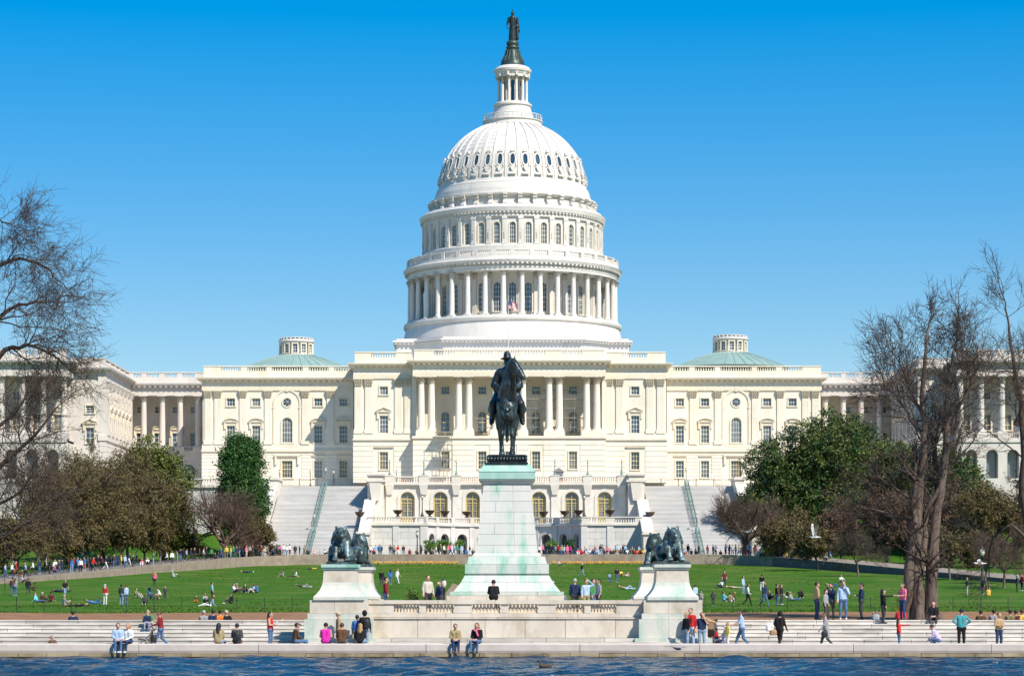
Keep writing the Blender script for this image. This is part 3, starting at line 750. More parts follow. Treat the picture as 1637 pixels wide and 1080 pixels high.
    pan = sorted([tuple(sorted((mx(a), mx(b)))) for a, b in ((353, 385), (395, 425.5), (434, 484), (493, 525), (534, 559))])
    balustrade(xa+0.25*ex[0], xb, DW+0.6, zW(593.5), zW(584), pan, M_cream, cap)
    slab('wing_core', xa+0.4, xb-0.2, 450.6, 482, Zb-1, zW(596), M_cream)
    # low dome and lantern
    DL = 470.0; cx_ = wx(474 if sg < 0 else 1167.5, DL); zl = lambda y: wz(y - (0 if sg < 0 else 4), DL)
    m_ = MB(); prof = [(11.0, zl(594)), (9.6, zl(588.5)), (8.2, zl(583.3)), (6.8, zl(578.4)), (5.4, zl(574.0)), (4.2, zl(570.8)), (3.1, zl(568.3))]
    m_.lathe(prof, 48, cx_, DL); o = m_.build('copper_dome', M_copper, cap)
    m_ = MB()
    for i in range(36):
        a = 2*PI*i/36; m_.tube([(cx_+r*math.cos(a), DL+r*math.sin(a), z+0.03) for r, z in prof], 0.06, 4)
    m_.build('standing_seams', M_copper, o, 'stuff')
    o = None; m_ = MB(); m_.lathe([(3.3, zl(570)), (3.3, zl(568)), (2.78, zl(567.9)), (2.78, zl(549)), (3.3, zl(548)), (3.38, zl(545.5)), (3.1, zl(545))], 24, cx_, DL)
    o = m_.build('lantern', M_dome, cap)
    m_ = MB(); m_.lathe([(3.15, zl(545)), (3.15, zl(543.8)), (3.0, zl(543.8))], 24, cx_, DL)
    for i in range(24):
        a = 2*PI*i/24; m_.box(cx_+3.05*math.cos(a)-0.1, cx_+3.05*math.cos(a)+0.1, DL+3.05*math.sin(a)-0.1, DL+3.05*math.sin(a)+0.1, zl(544), zl(541.2))
    m_.lathe([(3.12, zl(541.8)), (3.12, zl(541)), (3.0, zl(541))], 24, cx_, DL); m_.build('lantern_railing', M_dome, o)
    for i in range(12):
        a = 2*PI*i/12 - PI/2
        put_window(cx_+3.06*math.cos(a), DL+3.06*math.sin(a), zl(565.5), 0.85, zl(551.5)-zl(565.5), nx=2, nz=3, rotz=a+PI/2)

    # ---- corridor with colonnade, then the marble wing that comes forward
    DC = 466.0; zC = lambda y: wz(y, DC)
    mc = lambda p: wx(p if sg < 0 else 1636 - p, DC)
    xa, xb = sorted((mc(206), mc(326)))
    slab('corridor_core', xa-1, xb+1, 471.2, 485, 18, zC(612), M_marble)
    wn = [mc(p) for p in (248, 277, 306, 219)]
    mb = MB(); wall(mb, xa-1, xb+1, 20, zC(630), 470.4, [(x-0.75, x+0.75, wz(714, 470.4), wz(692, 470.4), False) for x in wn] + [(x-0.7, x+0.7, wz(660, 470.4), wz(649.5, 470.4), False) for x in wn], 0.4)
    mb.build('corridor_wall', M_marble, cap)
    for x in wn:
        put_window(x, 470.4, wz(714, 470.4), 1.5, wz(692, 470.4)-wz(714, 470.4), nx=2, nz=3, style='tri'); put_window(x, 470.4, wz(660, 470.4), 1.4, wz(649.5, 470.4)-wz(660, 470.4), nx=2, nz=2)
    CMc = column_meshes(zC(632)-zC(716), 0.56, M_marble)
    for p in (229, 258.7, 287.3, 316): put_column(CMc, mc(p), DC+0.7, zC(716))
    m_ = MB(); wall(m_, xa, xb, 19.5, zC(723), DC+0.1, [(mc(p)-1.15, mc(p)+1.15, 19.6, wz(742, DC), True) for p in (243.5, 273, 301.5)], 0.8); m_.box(xa, xb, DC+0.9, 470.4, 19.5, zC(724)); m_.build('corridor_basement', M_marble, cap)
    m_ = MB()
    for p in (243.5, 273, 301.5): m_.add([(mc(p)-1.15, DC+0.88, 19.6), (mc(p)+1.15, DC+0.88, 19.6), (mc(p)+1.15, DC+0.88, wz(741, DC)), (mc(p)-1.15, DC+0.88, wz(741, DC))], [(0, 1, 2, 3)])
    m_.build('basement_doorways', M_glass, cap, 'stuff')
    slab('belt_course', xa, xb, DC-0.1, 470.5, zC(723.2), zC(720.5), M_marble)
    balustrade(xa, xb, DC+0.3, zC(720.5), zC(713), [tuple(sorted((mc(a+6), mc(b-6)))) for a, b in (((229, 258.7), (258.7, 287.3), (287.3, 316)) if sg < 0 else ((287.3, 316), (258.7, 287.3), (229, 258.7)))], M_marble, cap, 0.4)
    for p in (229, 258.7, 287.3, 316): slab('column_plinth', mc(p)-0.85, mc(p)+0.85, DC-0.12, DC+1.6, zC(720.5), zC(716), M_marble)
    slab('architrave', xa, xb, DC+0.1, 470.6, zC(632), zC(620.5), M_marble)
    cornice(xa, xb, DC+0.1, 471, zC(620.5), zC(612), 0.85, M_marble, cap, sides=(0, 0))
    slab('blocking_course', xa, xb, DC+0.3, 471.5, zC(612), zC(604), M_marble)
    pan = sorted([tuple(sorted((mc(a), mc(b)))) for a, b in ((213, 226), (234, 254), (262.5, 283), (291, 311))])
    balustrade(xa, xb, DC+0.6, zC(604), zC(594), pan, M_marble, cap)
    DF = 437.0; zF = lambda y: wz(y, DF); XI = sg*70.0; XO = sg*122.0
    # inner side face, columns along it
    m_ = MB(); m_.box(*sorted((XI+sg*1.1, XO)), DF+0.4, 492, 16, zF(590)); m_.build('outer_wing_core', M_marble, cap)
    m_ = MB()
    for k in range(7): m_.box(*sorted((XI+sg*0.1, XI+sg*1.2)), DF + 2.0 + k*4.3 - 0.6 + 1.2, min(DF + 2.0 + k*4.3 + 2.6, 466), 29.4, 38.8)
    m_.build('side_wall_panels', M_marble, cap, 'stuff')
    CMs = pilaster_meshes(38.9-29.6, 1.15, M_marble, 0.5)
    for k in range(7):
        o = inst(CMs[0], 'pilaster', cap, (XI+sg*0.12, DF+1.4+k*4.3, 29.6), -PI/2*sg if False else (PI/2 if sg < 0 else -PI/2)); sub(CMs[1], 'capital', o, (0, 0, CMs[2]))
        if k < 6:
            put_window(XI-sg*0.17, DF+1.4+k*4.3+2.15, 30.4, 1.4, 2.9, nx=2, nz=3, style='tri', rotz=(PI/2 if sg < 0 else -PI/2)); put_window(XI-sg*0.17, DF+1.4+k*4.3+2.15, 35.4, 1.3, 1.3, nx=2, nz=2, rotz=(PI/2 if sg < 0 else -PI/2))
    m_ = MB(); courses(m_, *sorted((XI-sg*0.0, XI+sg*1.2)), 18, 28.6, DF-0.07, 466, 11, []); m_.build('rusticated_course', M_marble, cap)
    slab('belt_course', *sorted((XI-sg*0.25, XI+sg*1.4)), DF-0.25, 466, 28.6, 29.5, M_marble)
    slab('frieze', *sorted((XI, XI+sg*1.4)), DF, 466.2, 38.9, 40.4, M_marble)
    # front with portico
    xp = sg*75.6; DQ = 430.5
    opF = [(sg*72.8-0.7, sg*72.8+0.7, zF(708), zF(683), False), (sg*72.8-0.7, sg*72.8+0.7, zF(660), zF(648), False)]
    m_ = MB(); wall(m_, *sorted((XI, xp+sg*3)), 16, 38.9, DF, opF, 0.39); m_.build('outer_wing_front', M_marble, cap)
    for o_ in opF: put_window(sg*72.8, DF, o_[2], 1.4, o_[3]-o_[2], nx=2, nz=3, style='tri' if o_[3]-o_[2] > 2 else 'plain')
    x0, x1 = sorted((XI, XO))
    cornice(x0, x1, DF, 467, 40.4, 41.2, 0.9, M_marble, cap, sides=(1, 0) if sg > 0 else (0, 1))
    md = MB()
    for k in range(30): md.box(*sorted((XI-sg*0.1, XI-sg*0.7)), DF+0.4+k*0.98, DF+0.85+k*0.98, 40.58, 40.76)
    md.build('modillion_row', M_marble, cap, 'stuff')
    slab('blocking_course', x0+0.2, x1, DF+0.2, 467, 41.2, 41.9, M_marble)
    m_ = MB()
    m_.box(*sorted((XI+sg*0.25, XI+sg*0.75)), DF+0.3, 466, 41.9, 42.05); m_.box(*sorted((XI+sg*0.2, XI+sg*0.8)), DF+0.3, 466, 42.68, 42.85)
    for k in range(6): m_.box(*sorted((XI+sg*0.27, XI+sg*0.73)), DF+0.3+k*5.5, DF+1.5+k*5.5, 42.05, 42.68)
    o = m_.build('parapet', M_marble, cap); m_ = MB()
    for k in range(66):
        if (k*0.43) % 5.5 > 1.3: m_.lathe([(r, 42.05+z) for r, z in baluster_profile(0.63, 0.14)], 5, XI+sg*0.5, DF+0.4+k*0.43, cap=False)
    m_.build('baluster_row', M_marble, o, 'stuff')
    balustrade(*sorted((XI+sg*0.3, xp)), DF+0.5, 41.9, 42.85, [], M_marble, cap)
    zQ = lambda y: wz(y, DQ); CMq = column_meshes(zQ(600)-zQ(692), 0.58, M_marble)
    x0, x1 = sorted((xp, XO))
    cxs = [sg*(76.3 + 3.55*k) for k in range(0, 12)]
    for x in cxs: put_column(CMq, x, DQ+0.9, zQ(692)); slab('column_plinth', x-0.85, x+0.85, DQ-0.1, DQ+1.9, zQ(701), zQ(692), M_marble)
    bays = [(a+b)/2 for a, b in zip(cxs, cxs[1:])]
    balustrade(x0, x1, DQ+0.3, zQ(701), zQ(691.5), sorted([tuple(sorted((x-0.9, x+0.9))) for x in bays]), M_marble, cap, 0.4)
    m_ = MB(); wall(m_, x0, x1, 15, zQ(706), DQ+0.05, [(x-1.0, x+1.0, zQ(764), zQ(718), True) for x in bays], 1.5); m_.box(x0, x1, DQ+1.5, 437, 15, zQ(703)); m_.box(*sorted((xp, xp+sg*0.1)), DQ+0.06, DQ+1.49, 15, zQ(703)); m_.build('portico_basement', M_marble, cap)
    slab('belt_course', x0-0.1, x1, DQ-0.15, 437, zQ(706.5), zQ(701), M_marble)
    m_ = MB()
    for x in bays: m_.add([(x-1.0, DQ+1.49, zQ(764)), (x+1.0, DQ+1.49, zQ(764)), (x+1.0, DQ+1.49, zQ(717)), (x-1.0, DQ+1.49, zQ(717))], [(0, 1, 2, 3)])
    m_.build('basement_doorways', M_glasspale, cap, 'stuff')
    m_ = MB(); wall(m_, *sorted((xp+sg*1.0, XO)), zQ(703), 39.2, 435.6, [(x-0.7, x+0.7, 30.3, 33.0, False) for x in bays] + [(x-0.65, x+0.65, 35.6, 36.9, False) for x in bays], 0.4); m_.build('portico_back_wall', M_marble, cap)
    for x in bays[:8]: put_window(x, 435.6, 30.3, 1.4, 2.7, nx=2, nz=3, style='tri', sash=M_sash); put_window(x, 435.6, 35.6, 1.3, 1.3, nx=2, nz=2)
    slab('architrave', x0, x1, DQ+0.2, 437.2, zQ(600), zQ(583.5), M_marble)
    cornice(x0, x1, DQ+0.2, 438, zQ(583.5), zQ(576), 0.9, M_marble, cap, sides=(1, 0) if sg > 0 else (0, 1))
    slab('blocking_course', x0+0.2, x1-0.2, DQ+0.5, 438, zQ(576), zQ(568), M_marble)
    balustrade(x0+0.2, x1-0.2, DQ+0.8, zQ(568), zQ(557.5), sorted([tuple(sorted((x-1.1, x+1.1))) for x in bays]), M_marble, cap)
# ------------------------------------------------------------------ the great dome
DD = 491.0; XD = wx(819.5, DD); zD = lambda y: wz(y, DD); SC = FPX/DD
def ring(name, prof, n=144, mt=None, parent=None, smooth=False):
    m_ = MB(); m_.lathe(prof, n, XD, DD, smooth=smooth, cap=False); return m_.build(name, mt or M_dome, parent or cap)
# octagonal podium
def octo(k): return [(-12.8*k, -26.5*k), (12.8*k, -26.5*k), (17.7*k, -22.2*k), (21.5*k, -22.2*k), (21.5*k, 22*k), (-21.5*k, 22*k), (-21.5*k, -22.2*k), (-17.7*k, -22.2*k)]
m_ = MB()
for k, za, zb in ((1.0, 40.0, 48.45), (1.012, 48.45, 48.62), (1.03, 48.62, 48.95), (1.0, 48.95, 49.35)):
    m_.prism_z([(x+XD, y+DD) for x, y in octo(k)], za, zb)
m_.build('dome_podium', M_dome, cap)
m_ = MB()
P8 = octo(1.02)
for a, b in zip(P8, P8[1:] + P8[:1]):
    Ln = math.hypot(b[0]-a[0], b[1]-a[1])
    for i in range(int(Ln/0.7)):
        t = (i+0.5)/int(Ln/0.7); x, y = lerp(a[0], b[0], t)+XD, lerp(a[1], b[1], t)+DD; m_.box(x-0.2, x+0.2, y-0.2, y+0.2, 48.28, 48.46)
m_.build('dentil_row', M_dome, cap, 'stuff')
ring('drum_skirt', [(21.45, 49.2), (21.35, 50.6), (20.95, 51.9), (20.7, zD(529.5))], smooth=True)
ring('stylobate', [(20.7, zD(529.5)), (21.05, zD(528)), (21.15, zD(525)), (21.05, zD(522)), (20.75, zD(521)), (16.5, zD(521))])
N36 = 36
def on_ring(r, i, off=0.0):
    a = -PI/2 + 2*PI*(i+off)/N36; return XD + r*math.cos(a), DD + r*math.sin(a), a + PI/2
# bays of the lower drum, each a flat facet with its tall arched window
def bay_mesh(name, r, z0, z1, w, wz0, wz1, mt):
    half = r*math.tan(PI/N36)*1.002; m = MB(); wall(m, -half, half, 0, z1-z0, 0, [(-w/2, w/2, wz0-z0, wz1-z0, True)], 0.45); return m.mesh(name, mt)
zc0, zc1 = zD(520.5), zD(452)
r1 = 16.9
bm = bay_mesh('drum_bay', r1*math.cos(PI/N36), zc0, zc1, 1.42, 55.05, 60.55, M_dome)
CMd = column_meshes(zc1-zc0, 0.50, M_dome, fl=14)
pm = pilaster_meshes(zc1-zc0-0.3, 0.85, M_dome, 0.25)
hood = MB(); hood.box(-0.95, 0.95, -0.28, 0.02, 0, 0.16)
for i in range(8):
    a, b = PI*i/8, PI*(i+1)/8; hood.prism_y([(math.cos(u)*r, -0.55+math.sin(u)*r) for u, r in ((a, 0.95), (a, 1.12), (b, 1.12), (b, 0.95))], -0.2, 0.02)
for i in range(N36):
    front = 9 < (i + 18) % 36 < 27
    x, y, a = on_ring(r1*math.cos(PI/N36), i); inst(bm, 'drum_bay', cap, (x, y, zc0), a)
    if front: put_window(x, y, 55.05, 1.42, 5.5, arch=True, nx=3, nz=6, rotz=a, pale=False)
    x, y, a = on_ring(19.85, i, 0.5); put_column(CMd, x, y, zc0, rotz=a)
    if front:
        x, y, a = on_ring(r1, i, 0.5); o = inst(pm[0], 'pilaster', cap, (x, y, zc0), a); sub(pm[1], 'capital', o, (0, 0, pm[2]))
ring('peristyle_entablature', [(16.8, zD(452)), (18.95, zD(452)), (18.95, zD(452.3)), (20.3, zD(452.3)), (20.3, zD(448.5)), (20.38, zD(448.5)), (20.38, zD(445.8)), (20.45, zD(445.5)), (20.2, zD(445.2)), (20.2, zD(441.5)), (20.55, zD(441.3)), (20.55, zD(440.4)), (20.95, zD(440.2)), (21.1, zD(437.6)), (21.2, zD(436.6)), (20.7, zD(434.5)), (20.6, zD(431)), (16.8, zD(431))])
m_ = MB()
for i in range(N36*4):
    a = 2*PI*i/(N36*4); q = MB(); q.box(-0.2, 0.2, -0.62, 0.05, 0, 0.32); c, s = math.cos(a+PI/2), math.sin(a+PI/2)
    m_.add([(XD+20.3*math.cos(a)+x*c-y*s, DD+20.3*math.sin(a)+x*s+y*c, zD(442.8)+z) for x, y, z in q.v], q.f)
m_.build('modillion_row', M_dome, cap, 'stuff')
def ring_balustrade(r, z0, z1, n_p, per, rr=0.13, pw=0.42):
    o = ring('ring_parapet', [(r-0.25, z0-0.1), (r+0.25, z0-0.1), (r+0.25, z0+0.18), (r-0.25, z0+0.18)]); h = z1-z0
    ring('top_rail', [(r-0.22, z1-0.17), (r+0.24, z1-0.17), (r+0.26, z1-0.05), (r+0.2, z1), (r-0.22, z1), (r-0.22, z1-0.17)], parent=o)
    m = MB(); k = 0
    for i in range(n_p*per):
        a = 2*PI*i/(n_p*per); x, y = XD+r*math.cos(a), DD+r*math.sin(a)
        if i % per == 0:
            q = MB(); q.box(-pw, pw, -0.3, 0.3, 0, h+0.04); c, s = math.cos(a+PI/2), math.sin(a+PI/2)
            m.add([(x+u*c-v*s, y+u*s+v*c, z0+w_) for u, v, w_ in q.v], q.f)
        else: m.lathe([(q_, z0+0.16+z_) for q_, z_ in baluster_profile(h-0.32, rr)], 5, x, y, cap=False)
    m.build('baluster_row', M_dome, o, 'stuff')
ring_balustrade(20.2, zD(431), zD(420.3), 36, 9)
# upper drum
r2 = 17.15; zu0, zu1 = zD(431), zD(365.5)
ring('upper_drum_base', [(18.2, zD(431)), (18.2, zD(424)), (17.75, zD(422)), (17.75, zD(411)), (17.45, zD(409)), (17.0, zD(408.5))])
bm2 = bay_mesh('upper_drum_bay', r2*math.cos(PI/N36), zu0, zu1, 1.18, 67.75, 71.75, M_dome)
pu = MB(); hh = zD(366)-zD(409)
pu.box(-0.52, 0.52, -0.42, 0.02, 0, 0.35); pu.box(-0.42, 0.42, -0.34, 0.02, 0.35, hh-0.5); pu.box(-0.5, 0.5, -0.42, 0.02, hh-0.5, hh)
for q in range(3): pu.frustum(0, -0.38, 1.1+q*0.42, 1.1+q*0.42+0.3, 0.2, 0.1, 0.36, 0.16)
pu.box(-0.3, 0.3, -0.37, -0.3, hh-2.6, hh-0.7)
pum = pu.mesh('upper_pilaster', M_dome)
for i in range(N36):
    front = 9 < (i + 18) % 36 < 27
    x, y, a = on_ring(r2*math.cos(PI/N36), i); inst(bm2, 'upper_drum_bay', cap, (x, y, zu0), a)
    if front: put_window(x, y, 67.75, 1.18, 4.0, arch=True, nx=3, nz=5, rotz=a)
    x, y, a = on_ring(r2, i, 0.5); inst(pum, 'upper_pilaster', cap, (x, y, zD(409)), a)
ring('upper_cornice', [(17.0, zD(366)), (17.5, zD(366)), (17.5, zD(363.5)), (17.35, zD(363)), (17.35, zD(360)), (17.6, zD(359.6)), (17.65, zD(358.6)), (17.85, zD(358)), (17.98, zD(354)), (18.05, zD(352)), (17.6, zD(350)), (17.3, zD(347)), (16.4, zD(346))])
m_ = MB()
for i in range(N36*4):
    a = 2*PI*i/(N36*4); q = MB(); q.box(-0.17, 0.17, -0.5, 0.05, 0, 0.26); c, s = math.cos(a+PI/2), math.sin(a+PI/2)
    m_.add([(XD+17.35*math.cos(a)+x*c-y*s, DD+17.35*math.sin(a)+x*s+y*c, zD(361)+z) for x, y, z in q.v], q.f)
m_.build('modillion_row', M_dome, cap, 'stuff')
# attic with scrolled consoles
ring('dome_attic', [(16.4, zD(347)), (15.55, zD(346)), (15.45, zD(332)), (16.0, zD(331)), (16.25, zD(329)), (16.25, zD(327)), (15.7, zD(326)), (15.2, zD(325)), (15.1, zD(318)), (14.75, zD(309.5)), (14.75, zD(308)), (14.45, zD(306)), (14.3, zD(302)), (14.05, zD(301))])
cs = MB()
cs.prism_x([(0.05, 0), (-1.0, 0), (-1.05, 0.35), (-0.75, 0.6), (-0.5, 1.0), (-0.62, 1.4), (-0.85, 1.62), (-0.7, 1.85), (0.05, 1.85)][::-1], -0.34, 0.34)
cs.lathe([(0.0, -0.4), (0.3, -0.38), (0.3, 0.38), (0.0, 0.4)], 8); cs.v = [(p[0], p[1], p[2]) for p in cs.v]
csm = MB(); csm.prism_x([(0.05, 0), (-1.0, 0), (-1.05, 0.35), (-0.75, 0.6), (-0.5, 1.0), (-0.62, 1.4), (-0.85, 1.62), (-0.7, 1.85), (0.05, 1.85)][::-1], -0.34, 0.34)
csm.tube([(-0.42, -0.8, 0.3), (0.42, -0.8, 0.3)], 0.3, 8); csm.tube([(-0.4, -0.62, 1.5), (0.4, -0.62, 1.5)], 0.22, 8); csm.box(-0.42, 0.42, -1.0, 0.05, 1.85, 2.05)
csm = csm.mesh('console', M_dome)
for i in range(N36):
    x, y, a = on_ring(15.5, i, 0.5); inst(csm, 'console', cap, (x, y, zD(346.5)), a)
# shell: ellipse with lapped panel rows, ribs and a ring of oval windows
EA, EB, ZE = 14.1, 106.6/SC, zD(302)
def ell(z): return EA*math.sqrt(max(0, 1-((z-ZE)/EB)**2))
prof = []; rows = 17; zt = zD(204.4)
for k in range(rows):
    t0, t1 = k/rows, (k+1)/rows
    f = lambda t: ZE + (zt-ZE)*math.sin(t*PI/2*0.97)/math.sin(PI/2*0.97)
    z0, z1 = f(t0), f(t1); prof += [(ell(z0)+0.045, z0), (ell(z1)+0.0, z1)]
ring('dome_shell', prof, 144, smooth=False)
rp_ = [(ell(ZE+(zt-ZE)*math.sin(t*PI/2*0.97)/math.sin(PI/2*0.97)), ZE+(zt-ZE)*math.sin(t*PI/2*0.97)/math.sin(PI/2*0.97)) for t in [i/16 for i in range(17)]]
rb = MB(); vs = []
for j, (r, z) in enumerate(rp_):
    wd = 0.34*(0.42 + 0.58*r/EA)
    for u, d in ((-wd, -0.05), (-wd*0.8, 0.2), (wd*0.8, 0.2), (wd, -0.05)):
        nz_ = (z-ZE)/EB**2; nr_ = r/EA**2; q = math.hypot(nz_, nr_); vs.append((u, -(r + d*nr_/q), z + d*nz_/q))
rb.add(vs, [(j*4+i, j*4+i+1, (j+1)*4+i+1, (j+1)*4+i) for j in range(16) for i in range(3)])
rbm = rb.mesh('rib', M_dome)
ow = MB(); og = MB(); N = 14
oval = lambda k, a: (0.47*k*math.cos(a) , 0.9*k*math.sin(a)*0.95 + (0.30 if math.sin(a) > 0.2 else -0.32 if math.sin(a) < -0.2 else 0))
for i in range(N):
    a, b = 2*PI*i/N, 2*PI*(i+1)/N; ow.prism_y([oval(0.92, a), oval(1.3, a), oval(1.3, b), oval(0.92, b)], -0.22, 0.12)
og.add([(x, -0.03, z) for x, z in [oval(0.95, 2*PI*i/N) for i in range(N)]], [tuple(range(N))])
ow.box(-0.42, 0.42, -0.3, 0.1, 1.55, 1.75); ow.box(-0.25, 0.25, -0.34, 0.1, 1.75, 2.1); ow.box(-0.5, 0.5, -0.28, 0.1, -1.75, -1.5); ow.frustum(0, -0.12, -2.5, -1.75, 0.3, 0.3, 0.8, 0.4); ow.box(-0.7, 0.7, -0.1, 0.1, -3.0, -2.6)
for q in (-1, 1): ow.box(*sorted((q*0.62, q*0.78)), -0.14, 0.1, -1.4, 1.4)
owm, ogm = ow.mesh('oval_window', M_dome), og.mesh('pane', M_glass)
zo = zD(273.5)
for i in range(N36):
    x, y, a = on_ring(0, i, 0.5); o = inst(rbm, 'rib', cap, (XD, DD, 0), a)
    r = ell(zo); nz_ = (zo-ZE)/EB**2; nr_ = r/EA**2; tilt = math.atan2(nz_, nr_)
    x, y, a = on_ring(r+0.02, i); o = inst(owm, 'oval_window', cap, (x, y, zo), rot=(-tilt, 0, a)); sub(ogm, 'pane', o)
# crown of the dome: gallery, tholos, bronze cap
ring('crown_gallery', [(5.9, zD(206)), (5.95, zD(203)), (5.65, zD(202)), (5.6, zD(197)), (5.85, zD(196.5)), (5.85, zD(195.5)), (4.3, zD(195)), (4.15, zD(190)), (3.75, zD(182)), (3.55, zD(175)), (3.5, zD(172)), (3.75, zD(171)), (3.75, zD(168.5)), (3.5, zD(168)), (3.3, zD(166)), (2.0, zD(166))], 72, smooth=False)
m_ = MB(); ro = 5.6
for i in range(40):
    a = 2*PI*i/40; m_.tube([(XD+ro*math.cos(a), DD+ro*math.sin(a), zD(196)), (XD+ro*math.cos(a), DD+ro*math.sin(a), zD(187))], 0.1 if i % 4 == 0 else 0.05, 4)
m_.lathe([(ro-0.08, zD(187.6)), (ro+0.08, zD(187.6)), (ro+0.08, zD(186.4)), (ro-0.08, zD(186.4))], 40, XD, DD, cap=False)
m_.lathe([(ro-0.05, zD(191.6)), (ro+0.05, zD(191.6)), (ro+0.05, zD(191))], 40, XD, DD, cap=False); m_.build('gallery_railing', M_dome, cap)
CMt = column_meshes(zD(126)-zD(166), 0.30, M_dome, fl=10)
for i in range(12):
    a = -PI/2 + 2*PI*(i+0.5)/12; put_column(CMt, XD+2.75*math.cos(a), DD+2.75*math.sin(a), zD(166), rotz=a+PI/2)
bt = MB(); hf = 1.85*math.tan(PI/12); wall(bt, -hf, hf, 0, zD(126)-zD(166), 0, [(-0.3, 0.3, 0.35, 4.3, True)], 0.25); btm = bt.mesh('tholos_bay', M_dome)
gt = MB(); gt.add([(-0.3, 0.2, 0.35), (0.3, 0.2, 0.35), (0.3, 0.2, 4.3), (-0.3, 0.2, 4.3)], [(0, 1, 2, 3)]); gtm = gt.mesh('pane', M_glass)
for i in range(12):
    a = -PI/2 + 2*PI*i/12; o = inst(btm, 'tholos_bay', cap, (XD+1.85*math.cos(a), DD+1.85*math.sin(a), zD(166)), a+PI/2); sub(gtm, 'pane', o)
ring('tholos_cornice', [(1.8, zD(126)), (3.15, zD(126)), (3.15, zD(121)), (3.3, zD(120.5)), (3.3, zD(118)), (3.6, zD(117)), (3.7, zD(113.5)), (3.45, zD(112)), (3.3, zD(110)), (2.7, zD(107.5)), (2.2, zD(106.5))], 48)
m_ = MB()
for i in range(12):
    a = -PI/2 + 2*PI*(i+0.5)/12; x, y = XD+3.25*math.cos(a), DD+3.25*math.sin(a); m_.box(x-0.22, x+0.22, y-0.22, y+0.22, zD(125), zD(117))
m_.build('cornice_blocks', M_dome, cap, 'stuff')
ring('bronze_cap', [(2.35, zD(107.2)), (2.35, zD(104)), (2.1, zD(99)), (1.75, zD(94)), (1.4, zD(88)), (1.2, zD(82)), (1.1, zD(79)), (1.3, zD(78)), (1.3, zD(76)), (0.95, zD(75.5)), (1.15, zD(73)), (1.25, zD(70)), (1.1, zD(67)), (0.75, zD(65)), (0.02, zD(64.5))], 32, M_bronze_dark, smooth=True)
m_ = MB()
for i in range(16):
    a = 2*PI*i/16; m_.tube([(XD+(r+0.05)*math.cos(a), DD+(r+0.05)*math.sin(a), z) for r, z in ((2.15, zD(100)), (1.85, zD(95)), (1.45, zD(89)), (1.2, zD(81)))], 0.12, 4)
m_.build('cap_ribs', M_bronze_dark, cap, 'stuff')
# robed bronze figure on top
zs = 0.0
pr = [((0, 0, 0.1), (0, 0, 2.2), 0.78, 0.62, 0), ((0.05, 0.1, 0.1), (0.15, 0.1, 2.4), 0.6, 0.55, 0), ((0, 0, 2.2), (0, 0, 3.4), 0.62, 0.58, 0), ((-0.5, 0, 4.1), (0.5, 0, 4.1), 0.42, 0.42, 0), ((0, 0, 3.3), (0, 0, 4.2), 0.6, 0.62, 0),
      ((0, -0.02, 4.3), (0, -0.05, 4.85), 0.22, 0.2, 0), ('e', (0, -0.08, 5.1), (0.33, 0.38, 0.42), 0), ((0, 0.05, 5.35), (0.05, 0.42, 5.75), 0.2, 0.12, 0), ((0, -0.1, 5.45), (0.05, 0.1, 5.95), 0.16, 0.05, 0),
      ((-0.72, 0, 4.15), (-1.0, -0.05, 3.1), 0.26, 0.22, 0), ((-1.0, -0.05, 3.1), (-0.95, -0.4, 2.2), 0.2, 0.15, 0), ((0.72, 0, 4.15), (1.0, 0.0, 3.2), 0.26, 0.24, 0), ((1.0, 0, 3.2), (0.85, -0.35, 2.5), 0.2, 0.16, 0),
      ((0.9, 0.15, 4.2), (1.05, 0.15, 1.8), 0.22, 0.36, 0), ((-0.35, -0.5, 0.1), (-0.2, -0.35, 2.6), 0.16, 0.12, 0), ((0.3, -0.5, 0.1), (0.1, -0.3, 2.6), 0.16, 0.12, 0), ((-0.65, 0.1, 0.2), (-0.5, 0, 2.6), 0.16, 0.12, 0), ((0.95, -0.35, 0.3), (0.85, -0.3, 2.0), 0.3, 0.2, 0)]
me = sdf_mesh('robed_statue', pr, [mat('blackened_bronze', (0.016, 0.022, 0.022), (0.035, 0.05, 0.048), 0.4, 3, metal=0.3)], 0.09, 0.1)
o = inst(me, 'robed_statue', None, (XD, DD, zD(65.3))); o.scale = (1.0, 1.0, 1.03); tag(o, 'dark bronze robed figure standing on top of the dome', 'statue')
# ------------------------------------------------------------------ terrace, its niche, the two great stairs, lamps and urns
M_terr = mat('warm_white_stone', (0.68, 0.63, 0.56), (0.58, 0.535, 0.47), 0.75, 0.6, 0.2, 4, stain=(0.50, 0.43, 0.34), stain_scale=0.5, stain_amt=0.6)
M_terr2 = mat('terrace_ashlar', (0.64, 0.61, 0.57), (0.54, 0.52, 0.49), 0.75, 0.5, 0.2, 4, stain=(0.42, 0.39, 0.36), stain_scale=0.35, stain_amt=0.55, stretch=(1, 1, 1.6), objrand=0.06)
M_terrred = mat('reddish_balusters', (0.50, 0.34, 0.25), (0.62, 0.48, 0.38), 0.8, 1.0)
M_stair = mat('grey_stair_marble', (0.51, 0.495, 0.475), (0.60, 0.585, 0.565), 0.7, 0.35, 0.2, 4, stain=(0.40, 0.385, 0.37), stain_scale=0.25, stain_amt=0.6, stretch=(0.5, 1, 2.5))
M_verd = mat('verdigris_iron', (0.16, 0.30, 0.26), (0.09, 0.17, 0.155), 0.6, 1.5, metal=0.1)
M_urn = mat('brown_urn_iron', (0.06, 0.035, 0.025), (0.10, 0.06, 0.045), 0.6, 2.0)
M_globe = mat('frosted_lamp_globe', (0.55, 0.50, 0.40), None, 0.3)
M_doorgold = mat('gold_painted_sash', (0.50, 0.39, 0.16), (0.43, 0.33, 0.12), 0.6, 2.0)
FT = 20.6; FL = 13.6; RZ = 7.92
